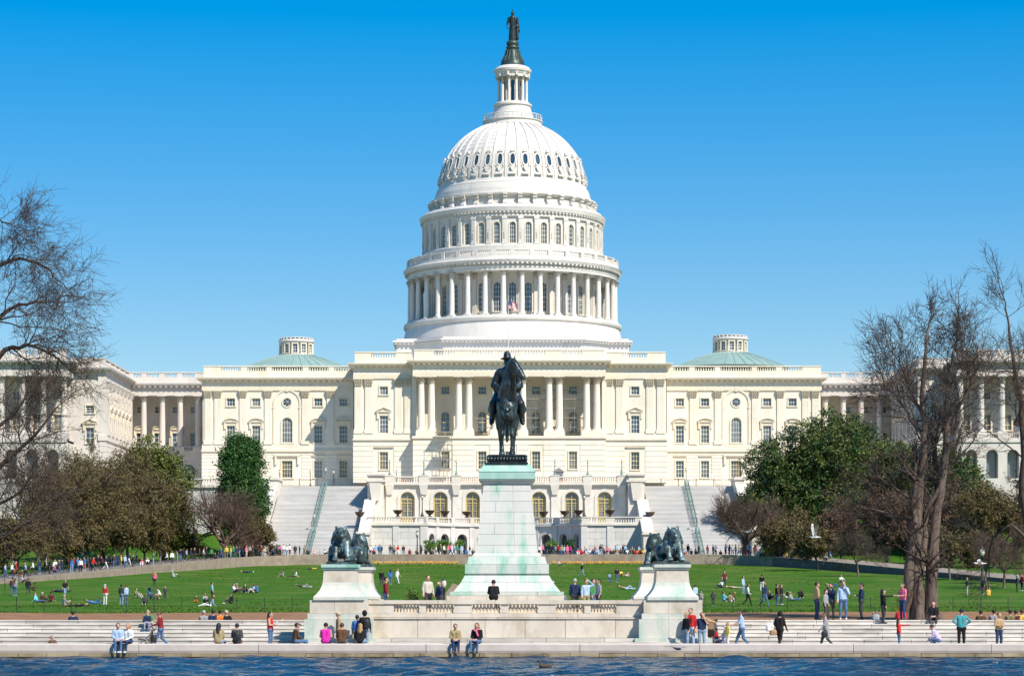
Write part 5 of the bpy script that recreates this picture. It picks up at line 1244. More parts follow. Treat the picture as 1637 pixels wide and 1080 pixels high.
# ---- lion pedestals and lions
M_bronze = mat('patinated_bronze', (0.016, 0.026, 0.026), (0.055, 0.085, 0.085), 0.42, 2.2, 0.5, 9, stain=(0.26, 0.38, 0.40), stain_scale=2.0, stain_amt=0.75, slo=0.49, shi=0.66, metal=0.25, spec=0.6)
def lion_mesh():
    P = [((0, 1.05, 0.46), (0, -0.1, 0.62), 0.35, 0.40, 0), ('e', (0.30, 0.98, 0.40), (0.25, 0.45, 0.40), 0), ('e', (-0.30, 0.98, 0.40), (0.25, 0.45, 0.40), 0), ((0, -0.2, 0.6), (0, -0.38, 1.0), 0.33, 0.28, 0),
         ('e', (0, -0.28, 1.10), (0.37, 0.35, 0.44), 0), ('e', (0, -0.56, 1.24), (0.23, 0.27, 0.24), 0), ((0, -0.74, 1.17), (0, -0.98, 1.10), 0.15, 0.12, 0), ((0, -0.74, 1.0), (0, -0.92, 0.96), 0.10, 0.07, 0), ((0, -0.72, 1.33), (0, -0.98, 1.19), 0.06, 0.055, 0),
         ((0.17, -0.36, 1.47), (0.20, -0.36, 1.53), 0.09, 0.06, 0), ((-0.17, -0.36, 1.47), (-0.20, -0.36, 1.53), 0.09, 0.06, 0), ((0.1, -0.80, 1.34), (0.17, -0.7, 1.35), 0.045, 0.045, 0), ((-0.1, -0.80, 1.34), (-0.17, -0.7, 1.35), 0.045, 0.045, 0)]
    for s in (-1, 1):
        P += [((s*0.24, -0.35, 0.82), (s*0.25, -0.72, 0.42), 0.17, 0.125, 0), ((s*0.25, -0.72, 0.42), (s*0.25, -0.90, 0.12), 0.12, 0.095, 0), ('e', (s*0.26, -1.02, 0.10), (0.14, 0.19, 0.10), 0), ((s*0.42, 0.75, 0.2), (s*0.44, 0.3, 0.1), 0.14, 0.1, 0), ('e', (s*0.45, 0.22, 0.09), (0.12, 0.2, 0.1), 0)]
        for q in range(3): P.append(((s*0.27-0.08+q*0.08, -1.08, 0.12), (s*0.27-0.08+q*0.08, -1.22, 0.06), 0.05, 0.045, 0))
    P += [((0.1, 1.45, 0.35), (0.5, 1.35, 0.1), 0.07, 0.055, 0), ((0.5, 1.35, 0.1), (0.62, 0.75, 0.08), 0.055, 0.05, 0), ('e', (0.62, 0.62, 0.09), (0.08, 0.16, 0.08), 0)]
    r = random.Random(3)
    for i in range(95):                # mane locks
        a = r.uniform(0, 2*PI); e = r.uniform(-1.0, 1.1); c = Vector((0.35*math.cos(a)*math.cos(e), -0.26+0.33*math.sin(a)*math.cos(e)*(0.75 if math.sin(a) < 0 else 1), 1.06+0.44*math.sin(e)))
        if c.y < -0.42 and c.z > 1.0: continue
        P.append((tuple(c), tuple(c + Vector((c.x*0.35, 0.0, -0.24))), 0.055, 0.015, 0))
    for i in range(26):
        x = r.uniform(-0.3, 0.3); z = r.uniform(0.5, 0.95); P.append(((x, -0.5+abs(x)*0.4, z), (x*0.9, -0.62+abs(x)*0.4, z-0.2), 0.05, 0.015, 0))
    return sdf_mesh('lion_body', P, [M_bronze], 0.026, 0.022)
LM = lion_mesh()
pos = ((-1, 116.0, R(5), 'front left, facing the pool'), (1, 116.0, R(11), 'front right, facing the pool'), (-1, 129.0, R(170), 'rear left, turned away'), (1, 129.0, R(-8), 'rear right, half hidden behind the front lion'))
for sg, yc, rz, nm in pos:
    xc = XM + sg*7.56
    p = thing('lion_pedestal', f'stained marble pedestal under the bronze lion {nm}', 'pedestal', (xc, yc, 2.22), 'lion pedestals')
    m = MB()
    prof = [(1.16, 2.22), (1.16, 2.36), (1.02, 2.50), (0.88, 2.68), (0.80, 2.86), (0.76, 3.02)]
    for (a, z0), (b, z1) in zip(prof, prof[1:]): m.frustum(xc, yc, z0, z1, 2*a, 2*a+0.5, 2*b, 2*b+0.5)
    m.build('flared_base', M_memg, p)
    m = MB(); m.frustum(xc, yc, 3.02, 3.62, 1.52, 2.02, 1.42, 1.92); m.build('die', M_mem, p)
    m = MB(); m.box(xc-0.78, xc+0.78, yc-1.03, yc+1.03, 3.62, 3.70); m.box(xc-0.83, xc+0.83, yc-1.08, yc+1.08, 3.70, 3.84); m.build('cap_stone', M_memgg if (sg, yc) == (-1, 116.0) else M_memg, p)
    t = thing('lion_statue', f'patinated bronze lion lying on its pedestal, {nm}', 'statue', (xc, yc, 3.84), 'bronze lions', rz)
    s_ = MB(); s_.box(-0.68, 0.68, -0.98, 0.98, 0, 0.09); s_.box(-0.62, 0.62, -0.94, 0.94, 0.09, 0.15); sub(s_.mesh('plinth', M_bronze), 'plinth', t)
    o = sub(LM, 'lion_body', t, (0, -0.08, 0.14)); o.scale = (1.06, 0.76, 1.02)

# ---- tall pedestal
XG, YG = -0.24, 123.5; zG = lambda y: wz(y, YG)
ped = thing('statue_pedestal', 'tall tapering marble pedestal with green stains carrying the rider', 'pedestal', (XG, YG, 1.58))
def tier(z0, z1, a, b, n, mt, name='stone_block', dd=0.9, shift=0.0):
    """one course of blocks, a and b half widths below and above"""
    a *= 0.968; b *= 0.968
    ts = [0.0] + [(i+1)/n + shift*(0.5/n) for i in range(n-1)] + [1.0]
    for t0, t1 in zip(ts, ts[1:]):
        g = 0.006; m = MB()
        xa, xb, xc_, xd = XG-a+2*a*t0+g, XG-a+2*a*t1-g, XG-b+2*b*t0+g, XG-b+2*b*t1-g
        ja = rm.uniform(-0.004, 0.004)
        m.add([(xa, YG-a-dd+ja, z0+g), (xb, YG-a-dd+ja, z0+g), (xb, YG+a+dd, z0+g), (xa, YG+a+dd, z0+g), (xc_, YG-b-dd+ja, z1-g), (xd, YG-b-dd+ja, z1-g), (xd, YG+b+dd, z1-g), (xc_, YG+b+dd, z1-g)], [(0,3,2,1),(4,5,6,7),(0,1,5,4),(1,2,6,5),(2,3,7,6),(3,0,4,7)])
        m.build(name, mt, ped)
tier(1.58, zG(951), 2.95, 2.95, 3, M_mem); tier(zG(951), zG(945), 2.80, 2.80, 3, M_shaft, shift=0.6)
tier(zG(945), zG(930), 2.62, 2.25, 2, M_shaft); tier(zG(930), zG(919.5), 2.25, 2.08, 3, M_shaft, shift=-0.4)
tier(zG(919.5), zG(917), 2.0, 2.0, 2, M_shaft); tier(zG(917), zG(902), 2.07, 2.07, 3, M_shaft, shift=0.3); tier(zG(902), zG(890), 1.98, 1.88, 2, M_shaft)
tier(zG(890), zG(884), 1.72, 1.62, 2, M_shaft, shift=0.3)
zs_ = [884, 872, 855, 838, 820, 803, 787, 776]
hw = lambda y: lerp(1.53, 1.16, (884-y)/(884-776))
for i, (a, b) in enumerate(zip(zs_, zs_[1:])): tier(zG(a), zG(b), hw(a), hw(b), 2 if i % 2 else 3, M_shaft, shift=(0.5 if i % 2 else -0.3))
tier(zG(776), zG(772), 1.22, 1.26, 1, M_shaft, 'necking'); tier(zG(772), zG(768.5), 1.31, 1.36, 1, M_memg, 'cornice'); tier(zG(768.5), zG(757), 1.40, 1.40, 1, M_memgg, 'cap_fascia'); tier(zG(757), zG(744), 1.42, 1.12, 1, M_memgg, 'cap_slope')

# ---- rider on horse
def rider_meshes():
    k = 1.92
    H = [((0, 0.75, 1.27), (0, -0.45, 1.25), 0.35, 0.33, 0), ('e', (0, -0.58, 1.2), (0.29, 0.28, 0.36), 0), ('e', (0, 0.85, 1.32), (0.33, 0.38, 0.35), 0), ((-0.12, -0.76, 1.0), (-0.1, -0.72, 1.2), 0.13, 0.15, 0), ((0.12, -0.76, 1.0), (0.1, -0.72, 1.2), 0.13, 0.15, 0), ((0, -0.86, 1.02), (0, -0.84, 1.12), 0.05, 0.06, 0),
         ((0, -0.5, 1.42), (0.05, -0.78, 1.8), 0.30, 0.22, 0), ((0.05, -0.78, 1.8), (0.14, -0.92, 2.2), 0.21, 0.16, 0), ('e', (0.17, -0.97, 2.26), (0.15, 0.16, 0.16), 0),
         ((0.19, -1.0, 2.25), (0.40, -1.12, 2.04), 0.155, 0.105, 0), ((0.40, -1.12, 2.04), (0.49, -1.17, 1.93), 0.098, 0.082, 0), ((0.2, -0.98, 2.1), (0.3, -1.02, 2.02), 0.125, 0.10, 0), ((0.25, -1.12, 2.27), (0.31, -1.14, 2.2), 0.05, 0.05, 0),
         ((0.11, -0.93, 2.36), (0.11, -0.95, 2.5), 0.045, 0.015, 0), ((0.22, -0.9, 2.36), (0.25, -0.9, 2.5), 0.045, 0.015, 0), ((0.0, -0.62, 1.85), (0.1, -0.84, 2.25), 0.07, 0.06, 0)]
    for s in (-1, 1):
        H += [((s*0.17, -0.58, 1.05), (s*0.15, -0.60, 0.56), 0.125, 0.068, 0), ('e', (s*0.15, -0.62, 0.54), (0.072, 0.078, 0.09), 0), ((s*0.15, -0.61, 0.52), (s*0.148, -0.60, 0.2), 0.054, 0.044, 0), ((s*0.15, -0.60, 0.18), (s*0.15, -0.66, 0.08), 0.062, 0.06, 0), ((s*0.15, -0.67, 0.07), (s*0.15, -0.69, 0.03), 0.08, 0.092, 0),
              ((s*0.19, 0.85, 1.25), (s*0.2, 0.72, 0.82), 0.25, 0.15, 0), ((s*0.2, 0.72, 0.82), (s*0.2, 1.02, 0.52), 0.12, 0.07, 0), ((s*0.2, 1.02, 0.52), (s*0.2, 0.96, 0.16), 0.056, 0.046, 0), ((s*0.19, 0.95, 0.14), (s*0.19, 0.88, 0.04), 0.07, 0.085, 0)]
    H += [((0, 1.15, 1.45), (0, 1.35, 1.2), 0.09, 0.12, 0), ((0, 1.35, 1.2), (0, 1.3, 0.5), 0.12, 0.05, 0)]
    r = random.Random(8)
    for i in range(24):
        t = r.random(); c = Vector((lerp(0.0, 0.1, t)-0.05, lerp(-0.55, -0.85, t), lerp(1.65, 2.25, t))); H.append((tuple(c), tuple(c+Vector((r.choice((-0.14, 0.12)), 0.03, -0.16))), 0.04, 0.015, 0))
    horse = sdf_mesh('horse', H, [M_bronze2], 0.024, 0.034, k)
    Q = [((0, 0.08, 1.6), (0, 0.02, 2.12), 0.20, 0.20, 0), ((-0.2, 0.02, 2.13), (0.2, 0.02, 2.13), 0.125, 0.125, 0), ((0, 0, 2.2), (0, -0.03, 2.36), 0.075, 0.07, 0), ('e', (0, -0.06, 2.41), (0.095, 0.115, 0.135), 0), ((0, -0.14, 2.32), (0, -0.15, 2.27), 0.065, 0.05, 0), ((0, -0.17, 2.41), (0, -0.19, 2.39), 0.025, 0.02, 0),
         ('e', (0, -0.06, 2.49), (0.215, 0.23, 0.028), 0), ((0, -0.05, 2.52), (0, -0.05, 2.59), 0.115, 0.10, 0),
         ((-0.27, 0.02, 2.1), (-0.40, 0.02, 1.82), 0.105, 0.085, 0), ((-0.40, 0.02, 1.82), (-0.17, -0.30, 1.70), 0.082, 0.06, 0), ((0.27, 0.02, 2.1), (0.40, 0.0, 1.82), 0.105, 0.085, 0), ((0.40, 0.0, 1.82), (0.14, -0.34, 1.72), 0.082, 0.06, 0)]
    for s in (-1, 1):
        Q += [((s*0.14, 0.08, 1.56), (s*0.40, -0.16, 1.33), 0.17, 0.125, 0), ((s*0.40, -0.16, 1.33), (s*0.45, -0.10, 0.92), 0.11, 0.08, 0), ((s*0.45, -0.08, 0.90), (s*0.47, -0.30, 0.84), 0.075, 0.055, 0), ((s*0.24, 0.16, 1.6), (s*0.42, 0.12, 1.22), 0.15, 0.15, 0), ((s*0.3, -0.02, 1.55), (s*0.44, -0.04, 1.22), 0.1, 0.11, 0), ((s*0.16, 0.1, 2.12), (s*0.30, 0.12, 1.75), 0.1, 0.12, 0)]
        for q in range(4): Q.append(((s*0.16-0.02*q, -0.30-0.02*q, 1.73-0.02*q), (s*0.10-0.015*q, -0.36, 1.70-0.025*q), 0.022, 0.018, 0))
    rider = sdf_mesh('rider', Q, [M_bronze2], 0.020, 0.024, k)
    return horse, rider, k
M_bronze2 = mat('dark_statue_bronze', (0.008, 0.012, 0.013), (0.022, 0.034, 0.036), 0.40, 1.6, 0.5, 9, stain=(0.13, 0.20, 0.205), stain_scale=1.7, stain_amt=0.6, slo=0.50, shi=0.68, metal=0.25, spec=0.6)
hm, rdm, kk = rider_meshes()
zt = zG(744)
est = thing('equestrian_statue', 'dark bronze soldier in a brimmed hat on a standing horse atop the pedestal', 'statue', (XG, YG, zt))
m = MB(); m.frustum(XG, YG, zt, zt+0.06, 2.02, 4.2, 2.02, 4.2); m.frustum(XG, YG, zt+0.06, zt+0.36, 1.92, 4.1, 1.88, 4.06); m.frustum(XG, YG, zt+0.36, zt+0.44, 1.96, 4.14, 1.80, 3.9)
for i in range(13): m.lathe([(0.02, zt+0.12), (0.08, zt+0.15), (0.08, zt+0.28), (0.02, zt+0.31)], 6, XG-0.9+i*0.15, YG-2.05, cap=False)
m.build('bronze_plinth', M_bronze2, est)
inst(hm, 'horse', est, (XG, YG, zt+0.42), scale=(0.82, 1, 1)); inst(rdm, 'rider', est, (XG, YG, zt+0.42), scale=(0.86, 1, 1))
m = MB(); Z = zt+0.42; kx = kk*0.82
for s in (-1, 1):
    m.tube([(XG+(0.43+0.02*s)*kx, YG-1.14*kk, Z+1.95*kk), (XG+(0.30+0.12*s)*kx, YG-0.95*kk, Z+1.62*kk), (XG+0.15*s*kx, YG-0.45*kk, Z+1.62*kk), (XG+0.12*s*kx, YG-0.34*kk, Z+1.71*kk)], 0.022, 5)
m.tube([(XG-0.33*kx, YG-0.55*kk, Z+1.45*kk), (XG-0.2*kx, YG-0.82*kk, Z+1.25*kk), (XG, YG-0.93*kk, Z+1.08*kk), (XG+0.2*kx, YG-0.82*kk, Z+1.25*kk), (XG+0.33*kx, YG-0.55*kk, Z+1.45*kk)], 0.05, 5)
m.build('reins_and_breast_strap', M_bronze2, est)
# lamp and stone cheek behind the balustrade
lamp_post('memorial_lamp', wx(709.5, 134), 134, 1.0, 2.35, 'dark lamp with a round globe behind the balustrade, left of the pedestal', 'lamps by the memorial', M_iron, r=0.07)
m = MB(); x = wx(735, 136); m.prism_y([(x-0.75, 1.0), (x+1.0, 1.0), (x+1.0, 2.6), (x-0.1, 2.95), (x-0.35, 3.05), (x-0.75, 2.5)], 135.2, 136.4)
solo(m, 'stone_gable', M_wallstone, 'small tan stone gable block left of the tall pedestal', 'stone block', (x, 135.8, 1.0))
# ------------------------------------------------------------------ trees
M_bark = mat('dark_bark', (0.060, 0.043, 0.036), (0.105, 0.080, 0.066), 0.9, 2.0, 0.7, 9, spec=0.2)
M_barklight = mat('grey_brown_bark', (0.085, 0.062, 0.050), (0.19, 0.148, 0.120), 0.9, 3.2, 1.0, 7, stain=(0.05, 0.037, 0.03), stain_scale=2.5, stain_amt=0.7, stretch=(1.6, 1.6, 0.35), spec=0.2)
M_twig = mat('brown_twig', (0.095, 0.062, 0.048), (0.15, 0.10, 0.08), 0.9, 1.0, spec=0.15)
M_twigred = mat('reddish_twig', (0.105, 0.062, 0.050), (0.165, 0.105, 0.085), 0.9, 1.0, spec=0.15)
def leafmat(n, a, b, tr=0.25):
    m = mat(n, a, b, 0.55, 0.8, spec=0.35)
    if tr > 0:
        b_ = m.node_tree.nodes['Principled BSDF']
        try: b_.inputs['Transmission Weight'].default_value = 0.0; b_.inputs['Subsurface Weight'].default_value = 0.0
        except Exception: pass
    return m
L_dark = leafmat('dark_evergreen_leaf', (0.014, 0.046, 0.010), (0.034, 0.092, 0.016))
L_con = leafmat('mid_green_leaf', (0.022, 0.072, 0.012), (0.055, 0.145, 0.022))
L_mag = leafmat('olive_evergreen_leaf', (0.040, 0.060, 0.012), (0.095, 0.115, 0.022))
L_maglight = leafmat('yellow_green_leaf', (0.080, 0.105, 0.014), (0.16, 0.185, 0.035))
L_bud = leafmat('olive_brown_bud', (0.085, 0.066, 0.020), (0.14, 0.105, 0.035))
L_budred = leafmat('reddish_bud', (0.11, 0.065, 0.040), (0.16, 0.10, 0.06))
L_fresh = leafmat('fresh_green_leaf', (0.06, 0.15, 0.015), (0.12, 0.24, 0.03))
class Tubes:
    """many tapering branches gathered quickly into one mesh"""
    def __init__(s): s.V = []; s.F = []; s.n = 0
    def add(s, pts, rad, n):
        P = np.array(pts, float); k = len(P); T = np.gradient(P, axis=0); T /= (np.linalg.norm(T, axis=1, keepdims=True) + 1e-9)
        ref = np.array([0.31, 0.87, 0.37]); A = np.cross(T, ref); A /= (np.linalg.norm(A, axis=1, keepdims=True) + 1e-9); B = np.cross(T, A)
        th = 2*PI*np.arange(n)/n; r = np.array(rad)[:, None, None]
        ring = P[:, None, :] + r*(A[:, None, :]*np.cos(th)[None, :, None] + B[:, None, :]*np.sin(th)[None, :, None])
        s.V.append(ring.reshape(-1, 3))
        i = np.arange(k-1)[:, None]*n; j = np.arange(n)[None, :]; j2 = (j+1) % n
        s.F.append((np.stack([i+j, i+j2, i+n+j2, i+n+j], -1).reshape(-1, 4) + s.n)); s.n += k*n
    def twigs(s, rng, prm, tips):
        """all the last twigs at once, two short joints each"""
        if not getattr(s, 'term', None): return
        P0 = np.array([t[0] for t in s.term]); d = np.array([t[1] for t in s.term]); L = np.array([t[2] for t in s.term])[:, None]; r = np.array([t[3] for t in s.term])[:, None]
        N = len(P0); pts = [P0]
        for _ in range(2):
            d = d + rng.normal(0, prm['wob'], (N, 3)) + np.array([0, 0, prm['uptip']]); d /= np.linalg.norm(d, axis=1, keepdims=True); pts.append(pts[-1] + d*L/2)
        A = np.cross(d, np.array([0.31, 0.87, 0.37])); A /= np.linalg.norm(A, axis=1, keepdims=True) + 1e-9; B = np.cross(d, A); V = []
        for q, f in zip(pts, (1.0, 0.8, 0.55)):
            for j in range(3): V.append(q + (A*math.cos(2*PI*j/3) + B*math.sin(2*PI*j/3))*r*f)
        V = np.stack(V, 1).reshape(-1, 3); base = np.arange(N)[:, None, None]*9
        q4 = np.array([[k*3+j, k*3+(j+1) % 3, (k+1)*3+(j+1) % 3, (k+1)*3+j] for k in range(2) for j in range(3)])[None]
        s.V.append(V); s.F.append((base + q4).reshape(-1, 4) + s.n); s.n += N*9
        tips.extend(list(pts[2])); tips.extend(list(pts[1]))
    def build(s, name, mt, parent):
        V = np.concatenate(s.V) - np.array(wl(parent)); F = np.concatenate(s.F)
        me = bpy.data.meshes.new(name); me.from_pydata(V.tolist(), [], F.tolist()); me.materials.append(mt)
        me.polygons.foreach_set('use_smooth', np.ones(len(F), dtype=bool)); me.update()
        o = bpy.data.objects.new(name, me); col.objects.link(o); o.parent = parent; return o
def grow(T, rng, p, d, L, r, lvl, maxl, prm, tips):
    """one branch and its children; tips collects twig ends for buds and leaves"""
    rm_ = prm.get('rmin', 0.009)
    if lvl >= maxl:
        d = np.array(d, float)
        if not hasattr(T, 'term'): T.term = []
        T.term.append((p, d/np.linalg.norm(d), L, max(r, rm_))); return
    k = 5 if lvl < 2 else 4
    pts = [np.array(p, float)]; d = np.array(d, float); d /= np.linalg.norm(d)
    for i in range(k):
        d = d + rng.normal(0, prm['wob'], 3) + np.array([0, 0, prm['up'] if lvl < maxl else prm['uptip']]); d /= np.linalg.norm(d)
        pts.append(pts[-1] + d*L/k)
    rad = [max(r*(1-(1-prm['taper'])*i/k), rm_) for i in range(k+1)]
    T.add(pts, rad, 7 if lvl == 0 else 5 if lvl == 1 else 4 if lvl == 2 else 3)
    nc = prm['kids'][min(lvl, len(prm['kids'])-1)]
    for c in range(nc):
        t = rng.uniform(prm['from'][min(lvl, len(prm['from'])-1)], 1.0); i = min(int(t*k), k-1); f = t*k - i; q = pts[i]*(1-f) + pts[i+1]*f; dd = pts[i+1]-pts[i]; dd /= np.linalg.norm(dd)
        s = rng.normal(0, 1, 3); s -= dd*(s@dd); s /= np.linalg.norm(s) + 1e-9; ang = rng.uniform(*prm['ang'])
        nd = dd*math.cos(ang) + s*math.sin(ang)
        grow(T, rng, q, nd, L*rng.uniform(*prm['len']), max(rad[i]*rng.uniform(0.45, 0.68), rm_), lvl+1, maxl, prm, tips)
    q = pts[-1]; grow(T, rng, q, d, L*rng.uniform(*prm['len']), rad[-1], lvl+1, maxl, prm, tips)
def leaves(rng, C, n, spread, size, mt, name, parent, flat=0.0):
    """n leaf blades scattered round each point of C: folded rhombs, random tilt"""
    C = np.repeat(np.array(C), n, axis=0); N = len(C); P = C + rng.normal(0, 1, (N, 3))*np.array(spread)
    a = rng.normal(0, 1, (N, 3)); a /= np.linalg.norm(a, axis=1, keepdims=True); b = rng.normal(0, 1, (N, 3)); b -= a*(a*b).sum(1, keepdims=True); b /= np.linalg.norm(b, axis=1, keepdims=True)
    s = size*rng.uniform(0.6, 1.3, (N, 1)); c = np.cross(a, b)
    V = np.stack([P - a*s, P + b*s*0.42 + c*s*0.12, P + a*s, P - b*s*0.42 + c*s*0.12], 1).reshape(-1, 3) - np.array(wl(parent))
    i = np.arange(N)[:, None]*4; F = np.concatenate([i + np.array([[0, 1, 2]]), i + np.array([[0, 2, 3]])])
    me = bpy.data.meshes.new(name); me.from_pydata(V.tolist(), [], F.tolist()); me.materials.append(mt); me.update()
    o = bpy.data.objects.new(name, me); col.objects.link(o); o.parent = parent; return o
PRM = dict(wob=0.16, up=0.06, uptip=0.05, taper=0.55, rmin=0.013, kids=[5, 5, 4, 3], **{'from': [0.35, 0.25, 0.2], 'ang': (0.5, 1.05), 'len': (0.5, 0.78)})
def bare_tree(label, x, d, h, r, seed, maxl=4, prm=None, name='bare_tree', group='bare trees', lean=(0, 0), bark=None, twig=None, bud=None, nbud=0, budsize=0.1, forks=4, trunk_frac=0.3, z=None, spread=0.9):
    rng = np.random.default_rng(seed); p = dict(PRM); p.update(prm or {}); z = (tz(x, d) if z is None else z) - 0.05
    t = thing(name, label, 'tree', (x, d, z), group); T0 = Tubes(); T1 = Tubes(); tips = []
    th = h*trunk_frac; pts = [np.array([x, d, z])]; dr = np.array([lean[0], lean[1], 1.0])
    for i in range(6):
        dr = dr + rng.normal(0, 0.05, 3); dr[2] = abs(dr[2]); dr /= np.linalg.norm(dr); pts.append(pts[-1] + dr*th/6)
    T0.add([pts[0]-np.array([0, 0, 0.2])] + pts, [r*1.9, r*1.35] + [r*(1-0.06*i) for i in range(1, 7)], 9)
    for i in range(forks):
        a = 2*PI*(i + rng.uniform(0, 0.6))/forks; q = pts[-1] if i % 2 == 0 else pts[-2]; e = rng.uniform(0.45, 0.9)*spread
        grow(T1, rng, q, (math.cos(a)*e, math.sin(a)*e, 1.0), h*rng.uniform(0.27, 0.36), r*rng.uniform(0.5, 0.7), 0, maxl, p, tips)
    T1.twigs(rng, p, tips)
    T0.build('trunk', bark or M_barklight, t); T1.build('crown', twig or M_twig, t)
    if bud: leaves(rng, tips, nbud, (0.12, 0.12, 0.12), budsize, bud, 'buds', t)['kind'] = 'stuff'
    return t
def leafy_tree(label, x, d, blobs, nclump, nleaf, size, mats, seed, r=0.3, name='evergreen_tree', group='evergreen trees', z=None, spread=0.42):
    """blobs: (dx, dy, z, rx, ry, rz); clumps of leaves fill each blob out to an uneven edge, limbs reach into them"""
    rng = np.random.default_rng(seed); z = tz(x, d) if z is None else z
    t = thing(name, label, 'tree', (x, d, z-0.05), group); T0 = Tubes(); T1 = Tubes(); top = max(b[2]+b[5]*0.5 for b in blobs)
    T0.add([(x, d, z-0.3), (x+0.1, d, z+(top-z)*0.3), (x, d, z+(top-z)*0.6), (x+0.1, d, top)], [r*1.4, r, r*0.7, r*0.25], 8)
    CL = []
    for bi, (dx, dy, bz, rx, ry, rz) in enumerate(blobs):
        n = int(nclump*rx*rz/ max(b[3]*b[5] for b in blobs)); u = rng.normal(0, 1, (n, 3)); u /= np.linalg.norm(u, axis=1, keepdims=True)
        rad = rng.random(n)**0.42 * (1 + 0.16*np.sin(u[:, 0]*5+bi) * np.cos(u[:, 2]*6+seed)) ; c = np.array([x+dx, d+dy, bz]) + u*rad[:, None]*np.array([rx, ry, rz]); CL.append(c)
        for q in c[rng.random(n) < min(0.25, 30/n)]:
            m_ = np.array([x, d, z+(q[2]-z)*0.55]); T1.add([m_, (m_+q)/2 + rng.normal(0, 0.3, 3), q], [r*0.35, r*0.22, 0.03], 4)
    CL = np.concatenate(CL); T0.build('trunk', M_bark, t); T1.build('limbs', M_bark, t)
    g = rng.random(len(CL))
    cuts = np.cumsum([m[1] for m in mats]); lo = 0.0
    for (m, w_), hi in zip(mats, cuts):
        sel = CL[(g >= lo) & (g < hi)]; lo = hi
        if len(sel): leaves(rng, sel, nleaf, (spread, spread, spread*0.8), size, m, 'foliage', t)['kind'] = 'stuff'
    return t
# ---- the two big bare trees near the pool: main stems laid out one by one, twigs grown from them
def stem_tree(label, D, stems, seed, base_px, base_z, prm, maxl, per, bark, twig, name='bare_tree', group='bare trees', L0=3.2):
    rng = np.random.default_rng(seed); p = dict(PRM); p.update(prm); x0 = wx(base_px, D)
    t = thing(name, label, 'tree', (x0, D, base_z-0.05), group); T0 = Tubes(); T1 = Tubes(); tips = []
    for pts, r0, r1, f0, npb in stems:
        P = np.array([(wx(a, D), D + (c[0] if c else 0), wz(b, D)) for a, b, *c in pts])
        P[:, 1] += np.cumsum(rng.normal(0, 0.25, len(P))) * (np.arange(len(P)) > 0)
        Q = [P[0]]
        for a, b in zip(P, P[1:]):
            for s in (1/3, 2/3, 1): Q.append(a + (b-a)*s + (rng.normal(0, 0.05, 3) if s < 1 else 0))
        Q = np.array(Q); k = len(Q); rad = [r0 + (r1-r0)*(i/(k-1))**0.75 for i in range(k)]
        T0.add(Q, rad, 9 if r0 > 0.3 else 7)
        for c in range(npb):
            tt = rng.uniform(f0, 1); i = min(int(tt*(k-1)), k-2); q = Q[i] + (Q[i+1]-Q[i])*rng.random(); dd = Q[i+1]-Q[i]; dd /= np.linalg.norm(dd)
            s = rng.normal(0, 1, 3); s -= dd*(s@dd); s /= np.linalg.norm(s); ang = rng.uniform(0.5, 1.15)
            grow(T1, rng, q, dd*math.cos(ang)+s*math.sin(ang), L0*rng.uniform(0.6, 1.15)*(1.15-0.5*tt), max(rad[i]*rng.uniform(0.22, 0.42), 0.018), 1, maxl, p, tips)
        grow(T1, rng, Q[-1], Q[-1]-Q[-2], L0*0.7, r1, 1, maxl, p, tips)
    T1.twigs(rng, p, tips)
    T0.build('trunk', bark, t); T1.build('crown', twig, t)
    return t
stem_tree('large many-stemmed bare tree rising behind the steps on the right', 132.0, [
    ([(1464, 990), (1464, 930), (1463, 870), (1466, 800), (1475, 740), (1478, 680), (1474, 610), (1478, 560), (1482, 525)], 0.40, 0.05, 0.42, 22),
    ([(1485, 990, -0.25), (1487, 920), (1492, 850), (1502, 790), (1510, 720), (1512, 660), (1516, 610), (1524, 565), (1533, 535)], 0.38, 0.05, 0.40, 22),
    ([(1447, 990, 0.1), (1450, 930), (1456, 860), (1459, 800)], 0.34, 0.2, 0.5, 5),
    ([(1468, 992, -0.5), (1470, 940), (1474, 880), (1478, 820)], 0.30, 0.16, 0.7, 1),
    ([(1434, 996, 0.0), (1446, 970), (1452, 930)], 0.22, 0.2, 0.9, 0), ([(1502, 996, 0.0), (1491, 970), (1487, 930)], 0.22, 0.2, 0.9, 0),
    ([(1470, 880), (1452, 830), (1425, 822), (1395, 812)], 0.17, 0.05, 0.3, 9),
    ([(1500, 790), (1494, 710), (1472, 655), (1450, 610), (1436, 575)], 0.20, 0.03, 0.35, 12),
    ([(1512, 700), (1530, 655), (1548, 620), (1560, 590)], 0.16, 0.03, 0.35, 10),
    ([(1478, 700), (1450, 655), (1428, 632), (1412, 615)], 0.12, 0.03, 0.3, 9)], 5, 1466, tz(0, 132), dict(wob=0.17, up=0.05, uptip=0.02, rmin=0.010, kids=[4, 4, 3, 3], len=(0.52, 0.82)), 4, 0, M_barklight, M_bark, L0=2.25)
stem_tree('bare tree at the right edge with a curving trunk', 152.0, [
    ([(1668, 985), (1655, 920), (1640, 860), (1628, 790), (1626, 700), (1620, 620), (1606, 560), (1598, 500)], 0.42, 0.05, 0.4, 16),
    ([(1640, 860), (1618, 838), (1590, 858), (1585, 890)], 0.12, 0.03, 0.3, 5),
    ([(1624, 680), (1650, 620), (1680, 560), (1700, 480)], 0.2, 0.04, 0.3, 12),
    ([(1628, 780), (1660, 700), (1720, 620)], 0.2, 0.04, 0.3, 8)], 8, 1668, tz(0, 152), dict(wob=0.18, up=0.05, uptip=0.02, rmin=0.010, kids=[4, 4, 3, 3], len=(0.52, 0.82)), 4, 0, M_bark, M_bark, L0=2.8)
